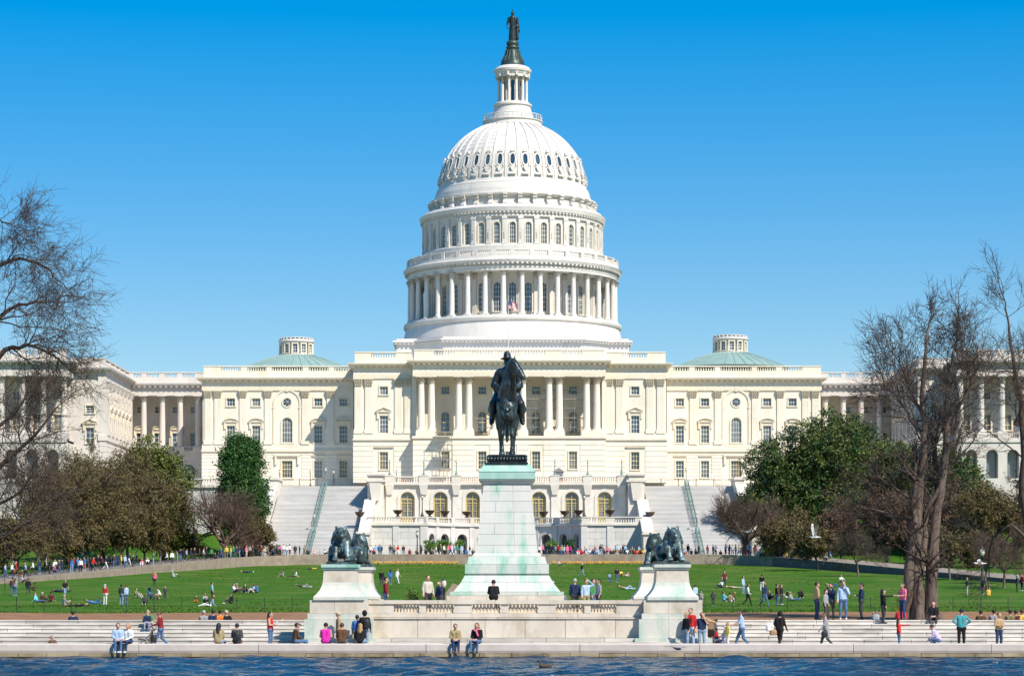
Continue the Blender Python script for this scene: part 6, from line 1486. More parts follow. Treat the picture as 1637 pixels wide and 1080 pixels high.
stem_tree('great bare tree at the left edge reaching branches into the sky', 146.0, [
    ([(-95, 985), (-90, 880), (-85, 760), (-78, 620), (-66, 480), (-50, 380)], 0.75, 0.12, 0.5, 8),
    ([(-88, 890), (-32, 872), (7, 855), (46, 832), (79, 800)], 0.26, 0.05, 0.35, 15),
    ([(-86, 800), (-28, 775), (22, 728), (63, 692), (96, 650)], 0.26, 0.04, 0.35, 15),
    ([(-82, 690), (-24, 590), (3, 556), (38, 548), (73, 562), (108, 590)], 0.26, 0.03, 0.3, 16),
    ([(-74, 580), (-28, 535), (15, 495), (58, 482), (100, 486)], 0.24, 0.03, 0.3, 15),
    ([(-64, 470), (-17, 425), (30, 412), (69, 425), (94, 448)], 0.2, 0.03, 0.3, 15),
    ([(-52, 390), (-24, 362), (1, 352), (21, 360)], 0.15, 0.03, 0.35, 11),
    ([(-86, 770), (-17, 700), (30, 660), (65, 600)], 0.22, 0.03, 0.35, 12),
    ([(-88, 860), (-24, 815), (30, 790), (54, 760)], 0.2, 0.03, 0.35, 11)], 12, -95, tz(-9, 146), dict(wob=0.19, up=0.02, uptip=0.03, rmin=0.010, kids=[4, 4, 3, 3], len=(0.52, 0.82)), 4, 0, M_bark, M_bark, L0=2.5)
# ---- trees below and beside the terrace, left
def gp(px, d): return wx(px, d)
DENSE = dict(rmin=0.014, kids=[5, 5, 5, 4], wob=0.2, len=(0.45, 0.72), up=0.04)
bare_tree('spreading grey bare tree in front of the left terrace wall', gp(357, 377), 377, 13.6, 0.42, 21, 4, dict(kids=[5, 5, 4, 3]), spread=1.25, trunk_frac=0.24, forks=6)
bare_tree('thin leafless sapling left of the left staircase', gp(400, 379), 379, 5.6, 0.12, 23, 3, dict(kids=[4, 4, 3]), forks=4)
bare_tree('olive brown budding shrub below the conical evergreen', gp(398, 393), 393, 9.5, 0.2, 25, 4, DENSE, name='budding_tree', group='brown budding trees', bud=L_bud, nbud=2, budsize=0.16, forks=6, spread=1.1, trunk_frac=0.12)
leafy_tree('dense dark green conical evergreen beside the left staircase', gp(387, 402), 402, [(0, 0, 13.5, 4.2, 4.0, 4.0), (0.2, 0, 17.5, 4.3, 4.2, 4.2), (-0.2, 0, 22, 3.7, 3.6, 4.2), (-1.0, 0, 25.2, 1.9, 1.8, 2.6), (1.4, 0.3, 24.8, 1.7, 1.6, 2.4)], 720, 20, 0.22, [(L_con, 0.75), (L_dark, 0.25)], 31, 0.35, spread=0.40)
leafy_tree('glossy yellow green evergreen at the right end of the left tree mass', gp(262, 382), 382, [(0, 0, 18, 4.4, 3.6, 6.0), (0.9, 0, 12.5, 3.8, 3, 4.0), (-2.2, 0, 22.0, 3.8, 3, 4.0)], 640, 18, 0.24, [(L_mag, 0.3), (L_maglight, 0.7)], 33, 0.3)
for i, (px_, d, h, sd, lab, b_, tw) in enumerate((
    (205, 372, 23.0, 41, 'broad olive brown budding tree before the marble left wing', L_bud, M_twig), (118, 352, 22.0, 42, 'wide brown twiggy tree under the great left tree', L_bud, M_twig), (165, 390, 24.5, 43, 'tall brown twiggy tree behind the left tree mass', L_bud, M_twig), (60, 385, 22.5, 44, 'dark brown twiggy tree behind the far left trunks', None, M_bark),
    (28, 312, 8.5, 45, 'pale-trunked tree standing in the path wall at far left', L_bud, M_twig), (72, 330, 9, 46, 'dark-trunked small tree left of the green tarpaulin', L_bud, M_twig), (143, 345, 8.5, 47, 'small brown tree right of the green tarpaulin', L_bud, M_twig), (192, 362, 8.5, 48, 'low forked brown tree by the path bend on the left', L_bud, M_twig), (232, 372, 7.5, 49, 'small brown tree left of the yellow green evergreen', L_bud, M_twig), (272, 384, 8.0, 50, 'low brown tree below the yellow green evergreen', L_bud, M_twig))):
    bare_tree(lab, gp(px_, d), d, h, 0.28 if h > 10 else 0.2, sd, 4, DENSE if h > 10 else dict(kids=[5, 5, 4, 3], wob=0.2), name='budding_tree', group='brown budding trees', bud=b_, nbud=3 if h > 10 else 2, budsize=0.17, twig=tw, forks=6 if h > 10 else 5, spread=1.25, trunk_frac=0.14 if h > 10 else 0.26, bark=M_barklight)
# ---- right
bare_tree('spreading bare tree before the right staircase', gp(1190, 381), 381, 12.6, 0.42, 61, 4, dict(kids=[5, 5, 4, 3]), spread=1.3, trunk_frac=0.26, forks=6)
leafy_tree('huge dark olive evergreen right of the right staircase', gp(1290, 408), 408, [(-1, 0, 16.5, 9.4, 6, 7.6), (-4.5, 0, 22.5, 5.8, 5, 5.4), (3.5, 0, 25.0, 7.2, 6, 6.4), (-8.8, -1, 14.5, 3.4, 4, 5.0), (4.5, 0, 14, 8, 6, 6)], 1150, 19, 0.27, [(L_mag, 0.50), (L_dark, 0.36), (L_maglight, 0.14)], 63, 0.5)
leafy_tree('tall rounded evergreen behind the huge olive one', gp(1380, 418), 418, [(0, 0, 22, 6.5, 5.5, 6.5), (-2.5, 0, 28.6, 4.2, 4, 3.4), (3, 0, 16, 6.5, 5, 6), (-6.0, 0, 27.0, 3.6, 3, 2.6), (4.5, 0, 24, 3.5, 3, 3.5)], 700, 17, 0.27, [(L_mag, 0.5), (L_dark, 0.35), (L_maglight, 0.15)], 64, 0.45)
leafy_tree('dark evergreen before the marble right wing arches', gp(1545, 400), 400, [(0, 0, 16, 5.2, 5, 6), (-2.5, 0, 21.5, 4.2, 4, 4.2), (2.8, 0, 13, 4.2, 4, 4.5)], 620, 17, 0.26, [(L_mag, 0.4), (L_dark, 0.45), (L_maglight, 0.15)], 65, 0.4)
for i, (px_, d, h, sd, lab, b_, tw) in enumerate((
    (1262, 390, 8.5, 71, 'olive brown budding tree below the huge evergreen', L_bud, M_twig), (1345, 383, 8.8, 72, 'reddish brown twiggy tree left of the large bare tree', L_budred, M_twigred), (1418, 375, 16.0, 73, 'tall reddish twiggy tree behind the large bare tree', L_budred, M_twigred), (1520, 372, 15, 74, 'brown twiggy tree right of the large bare tree', L_budred, M_twig), (1590, 360, 17, 75, 'brown twiggy tree near the right edge', L_bud, M_twig),
    (1247, 373, 7.6, 76, 'small rounded budding tree on the right lawn edge', L_bud, M_twig), (1307, 345, 6.6, 77, 'slim budding sapling along the dark wall', L_bud, M_twig), (1372, 318, 6.5, 78, 'low leafless tree at the dark wall left of the large tree', None, M_bark), (1518, 300, 6.2, 79, 'young tree with a slim trunk right of the large bare tree', L_bud, M_twig), (1605, 268, 7.5, 80, 'small tree with a pale trunk at the right lawn edge', None, M_twig), (1575, 285, 6.0, 81, 'thin young tree left of the pale-trunked one', None, M_twig))):
    bare_tree(lab, gp(px_, d), d, h, 0.28 if h > 10 else 0.15, sd, 4, DENSE if h > 10 else dict(kids=[5, 5, 4, 3], wob=0.2), name='budding_tree', group='brown budding trees', bud=b_, nbud=3 if h > 10 else 2, budsize=0.17, twig=tw, forks=6 if h > 10 else 5, spread=1.25, trunk_frac=0.14 if h > 10 else 0.28, bark=M_barklight)
leafy_tree('dark evergreen glimpsed behind the large bare tree', gp(1468, 412), 412, [(0, 0, 16, 6, 5, 6), (-2, 0, 22, 5, 5, 5), (3, 0, 20, 4, 4, 4)], 560, 17, 0.27, [(L_mag, 0.5), (L_dark, 0.4), (L_maglight, 0.1)], 66, 0.4)
# clipped multi-stem shrubs in the niche, and the bush behind the balustrade
for px_, d, lab in ((687, 404, 'bright green shrub tree at the left side of the niche'), (701, 406, 'bright green shrub tree second from left in the niche'), (712, 405, 'bright green shrub tree third from left in the niche'), (735, 407, 'bright green shrub tree left of the tall pedestal'), (882, 406, 'bright green shrub tree right of the tall pedestal'), (913, 404, 'dark green shrub tree at the right side of the niche')):
    leafy_tree(lab, gp(px_, d), d, [(0, 0, RZ+2.1, 1.0, 1.0, 0.95)], 60, 22, 0.12, [(L_fresh if px_ < 900 else L_dark, 1.0)], px_, 0.09, 'shrub', 'shrubs in the niche', RZ, 0.16)
leafy_tree('yellow green bush behind the balustrade left of the pedestal', gp(662, 136), 136, [(0, 0, 2.0, 0.55, 0.5, 0.75), (-0.9, 0, 1.7, 0.6, 0.5, 0.5)], 70, 18, 0.06, [(L_fresh, 0.5), (L_maglight, 0.5)], 91, 0.04, 'bush', 'low bushes', tz(0, 136), 0.08)
# tulip beds along the retaining wall
def tulips():
    rng = np.random.default_rng(6); x = np.concatenate([rng.uniform(-21, -8, 500), rng.uniform(6, 26, 760)]); N = len(x); y = rng.uniform(377.3, 379.3, N); T = MB()
    for a, b in zip(x, y):
        z = tz(a, b); h = rng.uniform(0.3, 0.5); T.add([(a-0.03, b, z), (a+0.03, b, z), (a, b, z+h)], [(0, 1, 2)], 0); r = 0.07
        T.add([(a-r, b, z+h), (a, b-r, z+h), (a+r, b, z+h), (a, b+r, z+h), (a, b, z+h+0.16), (a, b, z+h-0.08)], [(0, 1, 4), (1, 2, 4), (2, 3, 4), (3, 0, 4), (1, 0, 5), (2, 1, 5), (3, 2, 5), (0, 3, 5)], 1 if rng.random() < 0.6 else 2)
    o = T.build('flower_bed', [L_fresh, mat('yellow_petal', (0.65, 0.42, 0.06), None, 0.7), mat('orange_petal', (0.6, 0.2, 0.08), None, 0.7)]); tag(o, 'yellow and orange flowers along the retaining wall', 'flowers', kind='stuff')
tulips()
# ------------------------------------------------------------------ people
COL = dict(red=(0.55, 0.03, 0.03), dark_red=(0.22, 0.025, 0.03), pink=(0.70, 0.16, 0.25), magenta=(0.62, 0.03, 0.35), orange=(0.70, 0.20, 0.04), yellow=(0.72, 0.55, 0.10), cream=(0.52, 0.47, 0.40), white=(0.75, 0.74, 0.72), grey=(0.30, 0.30, 0.31), charcoal=(0.06, 0.06, 0.065), black=(0.018, 0.018, 0.02), navy=(0.022, 0.035, 0.085), blue=(0.06, 0.17, 0.42), light_blue=(0.38, 0.50, 0.68), teal=(0.06, 0.30, 0.33), turquoise=(0.20, 0.58, 0.65), green=(0.07, 0.24, 0.09), olive=(0.20, 0.19, 0.09), khaki=(0.36, 0.28, 0.15), tan=(0.42, 0.29, 0.16), brown=(0.11, 0.06, 0.035), maroon=(0.14, 0.03, 0.04), lavender=(0.50, 0.42, 0.58), denim=(0.09, 0.16, 0.30), pale_denim=(0.25, 0.34, 0.46), dark_denim=(0.035, 0.06, 0.13))
HAIR = dict(dark=(0.014, 0.010, 0.008), brown=(0.07, 0.035, 0.018), blond=(0.33, 0.20, 0.08), grey=(0.35, 0.34, 0.33), black=(0.012, 0.011, 0.012), white=(0.7, 0.69, 0.67), red=(0.5, 0.03, 0.03), beige=(0.45, 0.38, 0.28))
def cmat(c): return mat('cloth_' + c, COL[c], tuple(v*0.78 for v in COL[c]), 0.9, 9.0, 0.3, 30, spec=0.15)
def hmat(c): return mat('hair_' + c, HAIR[c], None, 0.6)
SKIN = [mat('skin_fair', (0.52, 0.30, 0.21), (0.46, 0.25, 0.17), 0.6, 12), mat('skin_tan', (0.36, 0.20, 0.12), (0.31, 0.165, 0.10), 0.6, 12), mat('skin_brown', (0.17, 0.085, 0.05), (0.14, 0.07, 0.04), 0.6, 12)]
M_shoe = [mat('dark_shoe', (0.025, 0.022, 0.02), None, 0.5), mat('white_shoe', (0.6, 0.6, 0.58), None, 0.6), mat('brown_shoe', (0.14, 0.08, 0.045), None, 0.5)]
def V3(*a): return np.array(a, float)
def body(pose, hair='short', sleeve='long', coat=False, fine=True, var=0):
    """limbs of one person, facing -y, feet (or seat) at z = 0"""
    S = 1; w = 0.02*((var % 3)-1)
    J = {}
    def legs_stand(sp=0.10):
        for s, n in ((-1, 'l'), (1, 'r')): J['h'+n] = V3(s*0.085, 0, 0.90); J['k'+n] = V3(s*(sp-0.005), -0.02, 0.49); J['a'+n] = V3(s*sp, 0.02, 0.085)
    def legs_walk(f=1):
        J['hl'] = V3(-0.085, 0, 0.90); J['hr'] = V3(0.085, 0, 0.90)
        A, B = ('l', 'r') if f > 0 else ('r', 'l'); sx = {'l': -0.085, 'r': 0.085}
        J['k'+A] = V3(sx[A], -0.17, 0.51); J['a'+A] = V3(sx[A], -0.27, 0.09); J['k'+B] = V3(sx[B], 0.06, 0.49); J['a'+B] = V3(sx[B], 0.33, 0.17)
    up = V3(0.0, 0.02, 1); P = V3(0, 0, 0.96)
    arm = {'l': ('down', w), 'r': ('down', -w)}
    if pose in ('stand', 'phone', 'hand_face', 'cross', 'point', 'hips', 'hold', 'wave'): legs_stand(0.10 + 0.02*(var % 2))
    elif pose in ('walk', 'push'): legs_walk(1 if var % 2 else -1); up = V3(0, -0.07, 1)
    elif pose == 'sit_edge':
        P = V3(0, 0, 0.12); up = V3(0, -0.08 + w, 1)
        for s, n in ((-1, 'l'), (1, 'r')): J['h'+n] = V3(s*0.09, -0.03, 0.11); J['k'+n] = V3(s*(0.11+0.03*(var % 2)), -0.44, 0.10); J['a'+n] = V3(s*0.11, -0.47 + 0.05*s*(var % 2), -0.33)
    elif pose == 'sit_ground':
        P = V3(0, 0, 0.13); up = V3(0, 0.06, 1)
        for s, n in ((-1, 'l'), (1, 'r')): J['h'+n] = V3(s*0.09, -0.03, 0.11); J['k'+n] = V3(s*0.15, -0.36, 0.37); J['a'+n] = V3(s*0.12, -0.62, 0.07)
    elif pose == 'sit_flat':
        P = V3(0, 0, 0.13); up = V3(0, 0.30, 1)
        for s, n in ((-1, 'l'), (1, 'r')): J['h'+n] = V3(s*0.09, -0.03, 0.11); J['k'+n] = V3(s*0.11, -0.46, 0.16 + 0.1*(s > 0)*(var % 2)); J['a'+n] = V3(s*0.12, -0.86, 0.07)
    elif pose == 'lie':
        P = V3(0, 0, 0.12); up = V3(0, 1, 0.10 + 0.25*(var % 2))
        for s, n in ((-1, 'l'), (1, 'r')): J['h'+n] = V3(s*0.09, -0.05, 0.11); J['k'+n] = V3(s*0.11, -0.42, 0.12 + 0.28*(s > 0)*(var % 2)); J['a'+n] = V3(s*0.12, -0.84 + 0.2*(s > 0)*(var % 2), 0.07)
    elif pose == 'crouch':
        P = V3(0, 0.05, 0.46); up = V3(0, -0.5, 1)
        for s, n in ((-1, 'l'), (1, 'r')): J['h'+n] = V3(s*0.09, 0.04, 0.44); J['k'+n] = V3(s*0.15, -0.30, 0.50); J['a'+n] = V3(s*0.12, -0.06, 0.085)
    up = up/np.linalg.norm(up); fw = V3(0, -1, 0) - up*(V3(0, -1, 0)@up); fw /= np.linalg.norm(fw)
    if pose == 'lie': fw = V3(0, -0.1, 1)
    sx = V3(1, 0, 0)
    ch = P + up*0.36; shc = P + up*0.445; nk = P + up*0.50; hd = P + up*0.665 + fw*0.02
    T, B_ = 1, 2
    pr = []
    for s in (-1, 1):
        pr += [(P + sx*s*0.065, ch + sx*s*0.085, 0.108, 0.108, T)]
    pr += [(shc - sx*0.14 - up*0.01, shc + sx*0.14 - up*0.01, 0.07, 0.07, T), (nk - up*0.03, hd - up*0.05, 0.052, 0.048, 0)]
    pr += [(J['hl'], J['hr'], 0.115, 0.115, T if coat else B_), (P, P + up*0.06, 0.12, 0.12, T)]
    pr += [('e', tuple(hd), (0.074, 0.092, 0.112) if pose != 'lie' else (0.074, 0.112, 0.092), 0), (hd + fw*0.085 - up*0.005, hd + fw*0.105 - up*0.022, 0.016, 0.017, 0), (hd + fw*0.06 - up*0.085, hd + fw*0.075 - up*0.08, 0.03, 0.025, 0)]
    for s in (-1, 1): pr.append((hd + sx*s*0.072 - up*0.02, hd + sx*s*0.078 + up*0.015, 0.016, 0.018, 0))
    if hair == 'hood': pr.append(('e', tuple(hd - fw*0.02 + up*0.02), (0.105, 0.115, 0.135), 1))
    elif hair != 'bald':
        pr += [('e', tuple(hd - fw*0.022 + up*0.032), (0.086, 0.092, 0.098) if pose != 'lie' else (0.086, 0.098, 0.092), 4)]
        if hair in ('long', 'longcap'): pr += [(hd - fw*0.06, nk - fw*0.085 - up*0.12, 0.078, 0.06, 4), (hd - fw*0.04 - sx*0.05, nk - fw*0.06 - sx*0.07 - up*0.04, 0.045, 0.035, 4), (hd - fw*0.04 + sx*0.05, nk - fw*0.06 + sx*0.07 - up*0.04, 0.045, 0.035, 4)]
        if hair in ('cap', 'longcap'): pr += [(hd + fw*0.06 + up*0.065, hd + fw*0.16 + up*0.045, 0.04, 0.025, 4)]
        if hair == 'bun': pr.append(('e', tuple(hd - fw*0.11 + up*0.05), (0.045,)*3, 4))
    for s, n in ((-1, 'l'), (1, 'r')):
        h, k, a = J['h'+n], J['k'+n], J['a'+n]
        pr += [(h, k, 0.088, 0.062, B_), (k, a, 0.06, 0.045, B_)]
        toe = V3(0, -1, 0) if pose not in ('lie', 'sit_flat') else V3(0, -0.4, 1.0)
        toe = toe/np.linalg.norm(toe); pr += [(a + V3(0, 0.03, -0.035) if toe[2] < 0.5 else a, a + toe*0.15 + V3(0, 0, -0.045 if toe[2] < 0.5 else 0), 0.043, 0.036, 3)]
        if coat: pr.append((P + sx*s*0.07, P + sx*s*0.1 - up*0.32*(pose not in ('sit_edge', 'sit_ground', 'sit_flat', 'lie')), 0.125, 0.125, T))
        sh = shc + sx*s*0.175 - up*0.015
        E = sh + sx*s*0.055 - up*0.27; Wd = E - up*0.22 + fw*0.06
        if pose == 'walk': f = (1 if (var % 2) == (s > 0) else -1); E = sh + sx*s*0.05 - up*0.26 + fw*0.07*f; Wd = E - up*0.19 + fw*(0.10 + 0.08*f)
        if pose == 'phone': E = sh + sx*s*0.07 - up*0.17 + fw*0.16; Wd = hd + sx*s*0.07 + fw*0.22 - up*0.02
        if pose == 'hand_face' and s > 0: E = sh + sx*0.06 - up*0.21 + fw*0.14; Wd = hd + sx*0.04 + fw*0.13 - up*0.06
        if pose == 'wave' and s > 0: E = sh + sx*0.2 + up*0.06 + fw*0.04; Wd = hd + sx*0.07 + up*0.09 + fw*0.04
        if pose in ('cross', 'hold'): E = sh + sx*s*0.07 - up*0.25 + fw*0.04; Wd = shc - up*0.27 + fw*0.22 + sx*s*0.05
        if pose == 'point' and s > 0: E = sh + fw*0.26 - up*0.02; Wd = E + fw*0.24 + up*0.03
        if pose == 'hips': E = sh + sx*s*0.17 - up*0.2 - fw*0.08; Wd = P + sx*s*0.15 + up*0.08 + fw*0.03
        if pose == 'push': E = sh + sx*s*0.02 - up*0.23 + fw*0.12; Wd = E + fw*0.22 - up*0.05
        if pose == 'sit_edge': E = sh + sx*s*0.04 - up*0.25 + fw*0.06; Wd = V3(s*0.07, -0.33, 0.19)
        if pose == 'sit_ground': E = sh + sx*s*0.06 - up*0.22 + fw*0.12; Wd = J['k'+n] + V3(-s*0.04, 0.0, 0.07)
        if pose == 'sit_flat': E = sh + sx*s*0.06 - up*0.26 - fw*0.10; Wd = V3(s*0.26, 0.34, 0.07)
        if pose == 'lie': E = sh + sx*s*0.14 - up*0.18; Wd = E + V3(-s*0.16, -0.1, 0.06)
        if pose == 'crouch': E = sh - up*0.22 + fw*0.12; Wd = E + fw*0.2 - V3(0, 0, 0.05)
        ft = T if sleeve == 'long' else 0
        pr += [(sh, E, 0.054, 0.044, T if sleeve != 'none' else 0), (E, Wd, 0.042, 0.032, ft)]
        hdv = (Wd - E)/np.linalg.norm(Wd - E); pl = Wd + hdv*0.07
        pr += [(Wd + hdv*0.02, pl, 0.034, 0.036, 0)]
        if fine:
            side = np.cross(hdv, up + V3(0.01, 0.02, 0)); side /= np.linalg.norm(side) + 1e-9
            for q, ln in ((-1.5, 0.062), (-0.5, 0.075), (0.5, 0.07), (1.5, 0.055)): pr.append((pl + side*0.017*q, pl + side*0.02*q + hdv*ln + fw*0.012, 0.0105, 0.009, 0))
            pr.append((Wd + hdv*0.03 + side*0.03, Wd + hdv*0.075 + side*0.058 + fw*0.01, 0.012, 0.010, 0))
        else: pr.append((pl, pl + hdv*0.06, 0.03, 0.018, 0))
    return [(p[0], p[1], p[2], p[3]) if isinstance(p[0], str) else (tuple(p[0]), tuple(p[1]), p[2], p[3], p[4]) for p in pr]
PM_ = {}
def person_mesh(pose, hair, sleeve, coat, fine, var):
    key = (pose, hair, sleeve, coat, fine, var)
    if key not in PM_:
        PM_[key] = sdf_mesh('person_body', body(*key), [SKIN[0], cmat('grey'), cmat('denim'), M_shoe[0], hmat('dark')], 0.019 if fine else 0.040, 0.028 if fine else 0.035)
    return PM_[key]
POSE = dict(stand='standing', phone='raising a camera', hand_face='with a hand at the face', cross='with arms folded', point='pointing ahead', hips='with hands on hips', hold='holding something', wave='shading the eyes', walk='walking', push='pushing', sit_edge='sitting', sit_ground='sitting', sit_flat='sitting back', lie='lying down', crouch='crouching')
WORD = lambda c: c.replace('_', ' ')
people = []
npx = 0
def person(x, y, z, pose, face, top, bottom, hair='dark', hs_='short', place='', scale=1.0, sleeve='long', coat=False, fine=False, group='', label=None, skin=0, shoe=0, kid=False, px=0):
    global npx
    var = npx % 4 if not fine else npx % 6; npx += 1
    me = person_mesh(pose, hs_, sleeve, coat, fine, var % (2 if not fine else 4))
    o = bpy.data.objects.new('person', me); col.objects.link(o); o.location = (x, y, z); o.rotation_euler = (0, 0, R(face)); sc = scale*(0.97 + 0.06*((npx*37) % 10)/10); o.scale = (sc*1.10, sc*1.10, sc)
    for i, m in enumerate((SKIN[skin], cmat(top), cmat(bottom), M_shoe[shoe], hmat(hair))): o.material_slots[i].link = 'OBJECT'; o.material_slots[i].material = m
    noun = 'child' if kid else 'person'
    people.append([o, label or f'{noun} in {WORD(top)} and {WORD(bottom)} {POSE[pose]} {place}', px, label is not None])
    tag(o, None, noun, group or None); return o
def on_walk(px, d=115.6): return wx(px, d), d, 0.0
def on_cope(px): return wx(px, 112.5), 112.5, 0.30
G1 = 'people on the pool edge'
def fg(px, where, pose, face, top, bottom, hair, hs_, label, d=None, z=None, **k):
    if where == 'walk': x, y, zz = on_walk(px, d or 115.4); zz = -0.02
    elif where == 'cope': x, y, zz = on_cope(px); y = 112.28 if abs(((face+180) % 360)-180) < 90 else 112.75
    elif where == 'top': y = d or 121.9; x = wx(px, y); zz = 1.24
    elif where == 'step': y = 118.0 + 0.55*(d or 6) + 0.3; x = wx(px, y); zz = RH*((d or 6)+1)
    elif where == 'plat': y = d or 118.6; x = wx(px, y); zz = 1.58
    elif where == 'dirt': y = d or 125; x = wx(px, y); zz = tz(0, y)
    else: y = d; x = wx(px, y); zz = z
    return person(x, y, z if z is not None else zz, pose, face, top, bottom, hair, hs_, label=label, fine=True, group=G1, px=px, **k)
fg(190, 'cope', 'sit_edge', 8, 'light_blue', 'denim', 'brown', 'short', 'man in light blue shirt and jeans sitting on the pool edge beside a blond woman', shoe=1)
fg(207, 'cope', 'sit_edge', -22, 'white', 'dark_denim', 'blond', 'long', 'blond woman in white jacket leaning on the man at the pool edge', shoe=1)
fg(237, 'step', 'sit_edge', 0, 'green', 'denim', 'dark', 'bun', 'woman in green top sitting high on the steps holding a child', d=4, sleeve='short')
fg(236, 'x', 'sit_edge', 0, 'navy', 'pale_denim', 'dark', 'short', 'child in navy top on the lap of the woman in green', d=120.15, z=RH*5+0.16, scale=0.66, kid=True)
fg(257, 'walk', 'push', -90, 'dark_red', 'denim', 'brown', 'short', 'woman in dark red sweater and jeans pushing a brown stroller')
fg(84, 'walk', 'sit_ground', 20, 'brown', 'charcoal', 'dark', 'short', 'dark-haired person sitting low behind the pool edge at far left', scale=0.72, d=114)
fg(117, 'dirt', 'sit_ground', 180, 'navy', 'charcoal', 'dark', 'short', 'dark-haired person in navy sitting behind the steps at far left', scale=0.92, d=124.5)
fg(348, 'cope', 'sit_edge', 170, 'khaki', 'pale_denim', 'black', 'longcap', 'woman in khaki vest and black cap sitting with her back turned')
bp1 = fg(378, 'cope', 'sit_edge', 185, 'charcoal', 'maroon', 'black', 'cap', 'man in charcoal sweater and black cap sitting with a backpack on')
fg(432, 'walk', 'hold', 80, 'red', 'denim', 'black', 'long', 'woman in red strapless top and jeans holding a white cup', sleeve='none', skin=0)
fg(471, 'cope', 'sit_edge', 112, 'brown', 'denim', 'black', 'cap', 'man in dark brown hooded jacket and cap sitting sideways on the edge')
fg(473, 'dirt', 'lie', 100, 'charcoal', 'charcoal', 'dark', 'short', 'person in charcoal lying on the bare earth above the steps', d=125)
for q, (a, c, h_, lb) in enumerate(((326, 'grey', 'grey', 'grey-haired person in grey'), (341, 'navy', 'dark', 'person in navy jacket'), (352, 'orange', 'dark', 'person in bright orange'), (362, 'black', 'beige', 'person in black wearing a beige cap'))): fg(a, 'dirt', 'sit_ground', 180, c, 'charcoal', h_, 'short', lb + ' sitting behind the steps, seen from behind', d=125)
fg(520, 'cope', 'sit_edge', 178, 'magenta', 'dark_denim', 'dark', 'short', 'woman in magenta tank top sitting with her back turned', sleeve='none')
fg(546, 'cope', 'sit_edge', 182, 'brown', 'denim', 'brown', 'short', 'man in dark brown sweater sitting beside the woman in magenta')
fg(541, 'walk', 'stand', -80, 'tan', 'khaki', 'beige', 'cap', 'man in tan jacket and beige cap standing below the left lion', d=113.95)
fg(571, 'walk', 'stand', 175, 'blue', 'khaki', 'dark', 'short', 'boy in blue and white top standing by the left lion base', scale=0.93, d=113.9, kid=True)
fg(583, 'walk', 'stand', 170, 'black', 'pale_denim', 'black', 'hood', 'person in black with the hood up standing by the left lion base', d=113.6)
fg(575, 'cope', 'sit_edge', 175, 'black', 'pale_denim', 'blond', 'long', 'blond woman in black top sitting with her back turned')
fg(728, 'cope', 'sit_edge', 4, 'khaki', 'dark_denim', 'dark', 'short', 'man in khaki shirt sitting on the pool edge with hands clasped', shoe=2)
fg(763, 'cope', 'sit_edge', -16, 'black', 'denim', 'brown', 'long', 'woman in black jacket with pink scarf sitting on the pool edge')
fg(789, 'x', 'sit_edge', 180, 'black', 'black', 'dark', 'short', 'man in a black suit sitting on the memorial balustrade', d=115.45, z=2.24)
fg(617, 'plat', 'stand', 95, 'dark_red', 'denim', 'dark', 'short', 'man in red checked shirt standing behind the balustrade', d=120, sleeve='long')
fg(684, 'plat', 'stand', 25, 'cream', 'charcoal', 'dark', 'short', 'man in cream jacket and dark glasses behind the balustrade', d=120)
fg(703, 'plat', 'hand_face', -40, 'navy', 'charcoal', 'brown', 'short', 'short-haired woman in navy beside the man in cream', d=119.5, scale=0.86)
fg(919, 'plat', 'stand', 180, 'navy', 'charcoal', 'grey', 'cap', 'man in navy sweater seen from behind, right of the tall pedestal', d=119.5, scale=0.95)
fg(937, 'plat', 'wave', 20, 'light_blue', 'khaki', 'brown', 'short', 'man in light blue shirt shading his eyes with one arm', d=119.2, scale=0.94)
fg(948, 'plat', 'stand', 60, 'green', 'denim', 'dark', 'short', 'person in green half hidden behind two others on the platform', d=121, scale=0.92)
fg(957, 'plat', 'stand', -70, 'grey', 'charcoal', 'dark', 'short', 'woman in grey jacket at the right of the platform group', d=119.2, scale=0.93)
fg(1097, 'walk', 'stand', -60, 'black', 'pale_denim', 'blond', 'short', 'blond woman in black jacket and jeans below the right lion', d=113.55)
fg(1104, 'walk', 'stand', -30, 'red', 'light_blue', 'brown', 'short', 'tall man in bright red shirt below the right lion', d=113.95, scale=1.06)
fg(1122, 'walk', 'hand_face', 0, 'navy', 'pale_denim', 'dark', 'short', 'boy in navy shirt and jeans with a hand at his mouth', d=113.8, sleeve='short', kid=True, scale=0.97)
fg(1113, 'x', 'sit_flat', 100, 'cream', 'tan', 'dark', 'short', 'person in cream leaning back on the steps behind the boy', d=121.0, z=RH*6)
fg(1163, 'walk', 'stand', -70, 'yellow', 'white', 'blond', 'short', 'girl in yellow top beside the blue stroller', scale=0.70, d=114.2, kid=True)
fg(1186, 'walk', 'push', -90, 'light_blue', 'denim', 'dark', 'short', 'man in light blue shirt and jeans pushing a blue stroller', d=115.0, sleeve='short', scale=1.03)
fg(1246, 'walk', 'walk', 150, 'black', 'black', 'black', 'hood', 'woman all in black carrying several bags', d=115.2)
fg(1321, 'walk', 'walk', -100, 'grey', 'charcoal', 'brown', 'bun', 'woman in long grey coat and headscarf with a black handbag', d=115.0, coat=True)
fg(1306, 'top', 'stand', 100, 'tan', 'dark_denim', 'dark', 'short', 'man in tan jacket standing at the head of the steps', d=122.1, scale=1.03)
fg(1328, 'top', 'phone', -20, 'navy', 'charcoal', 'dark', 'short', 'man in navy and white jacket raising a camera on the steps', d=122.4)
fg(1320, 'step', 'stand', 60, 'grey', 'charcoal', 'dark', 'short', 'person in grey sweater in front of the camera man', d=6, scale=0.86)
fg(1348, 'top', 'hand_face', -5, 'light_blue', 'denim', 'dark', 'short', 'man in pale blue hooded jacket with one hand at his eyes', d=122.1, scale=1.05, shoe=1)
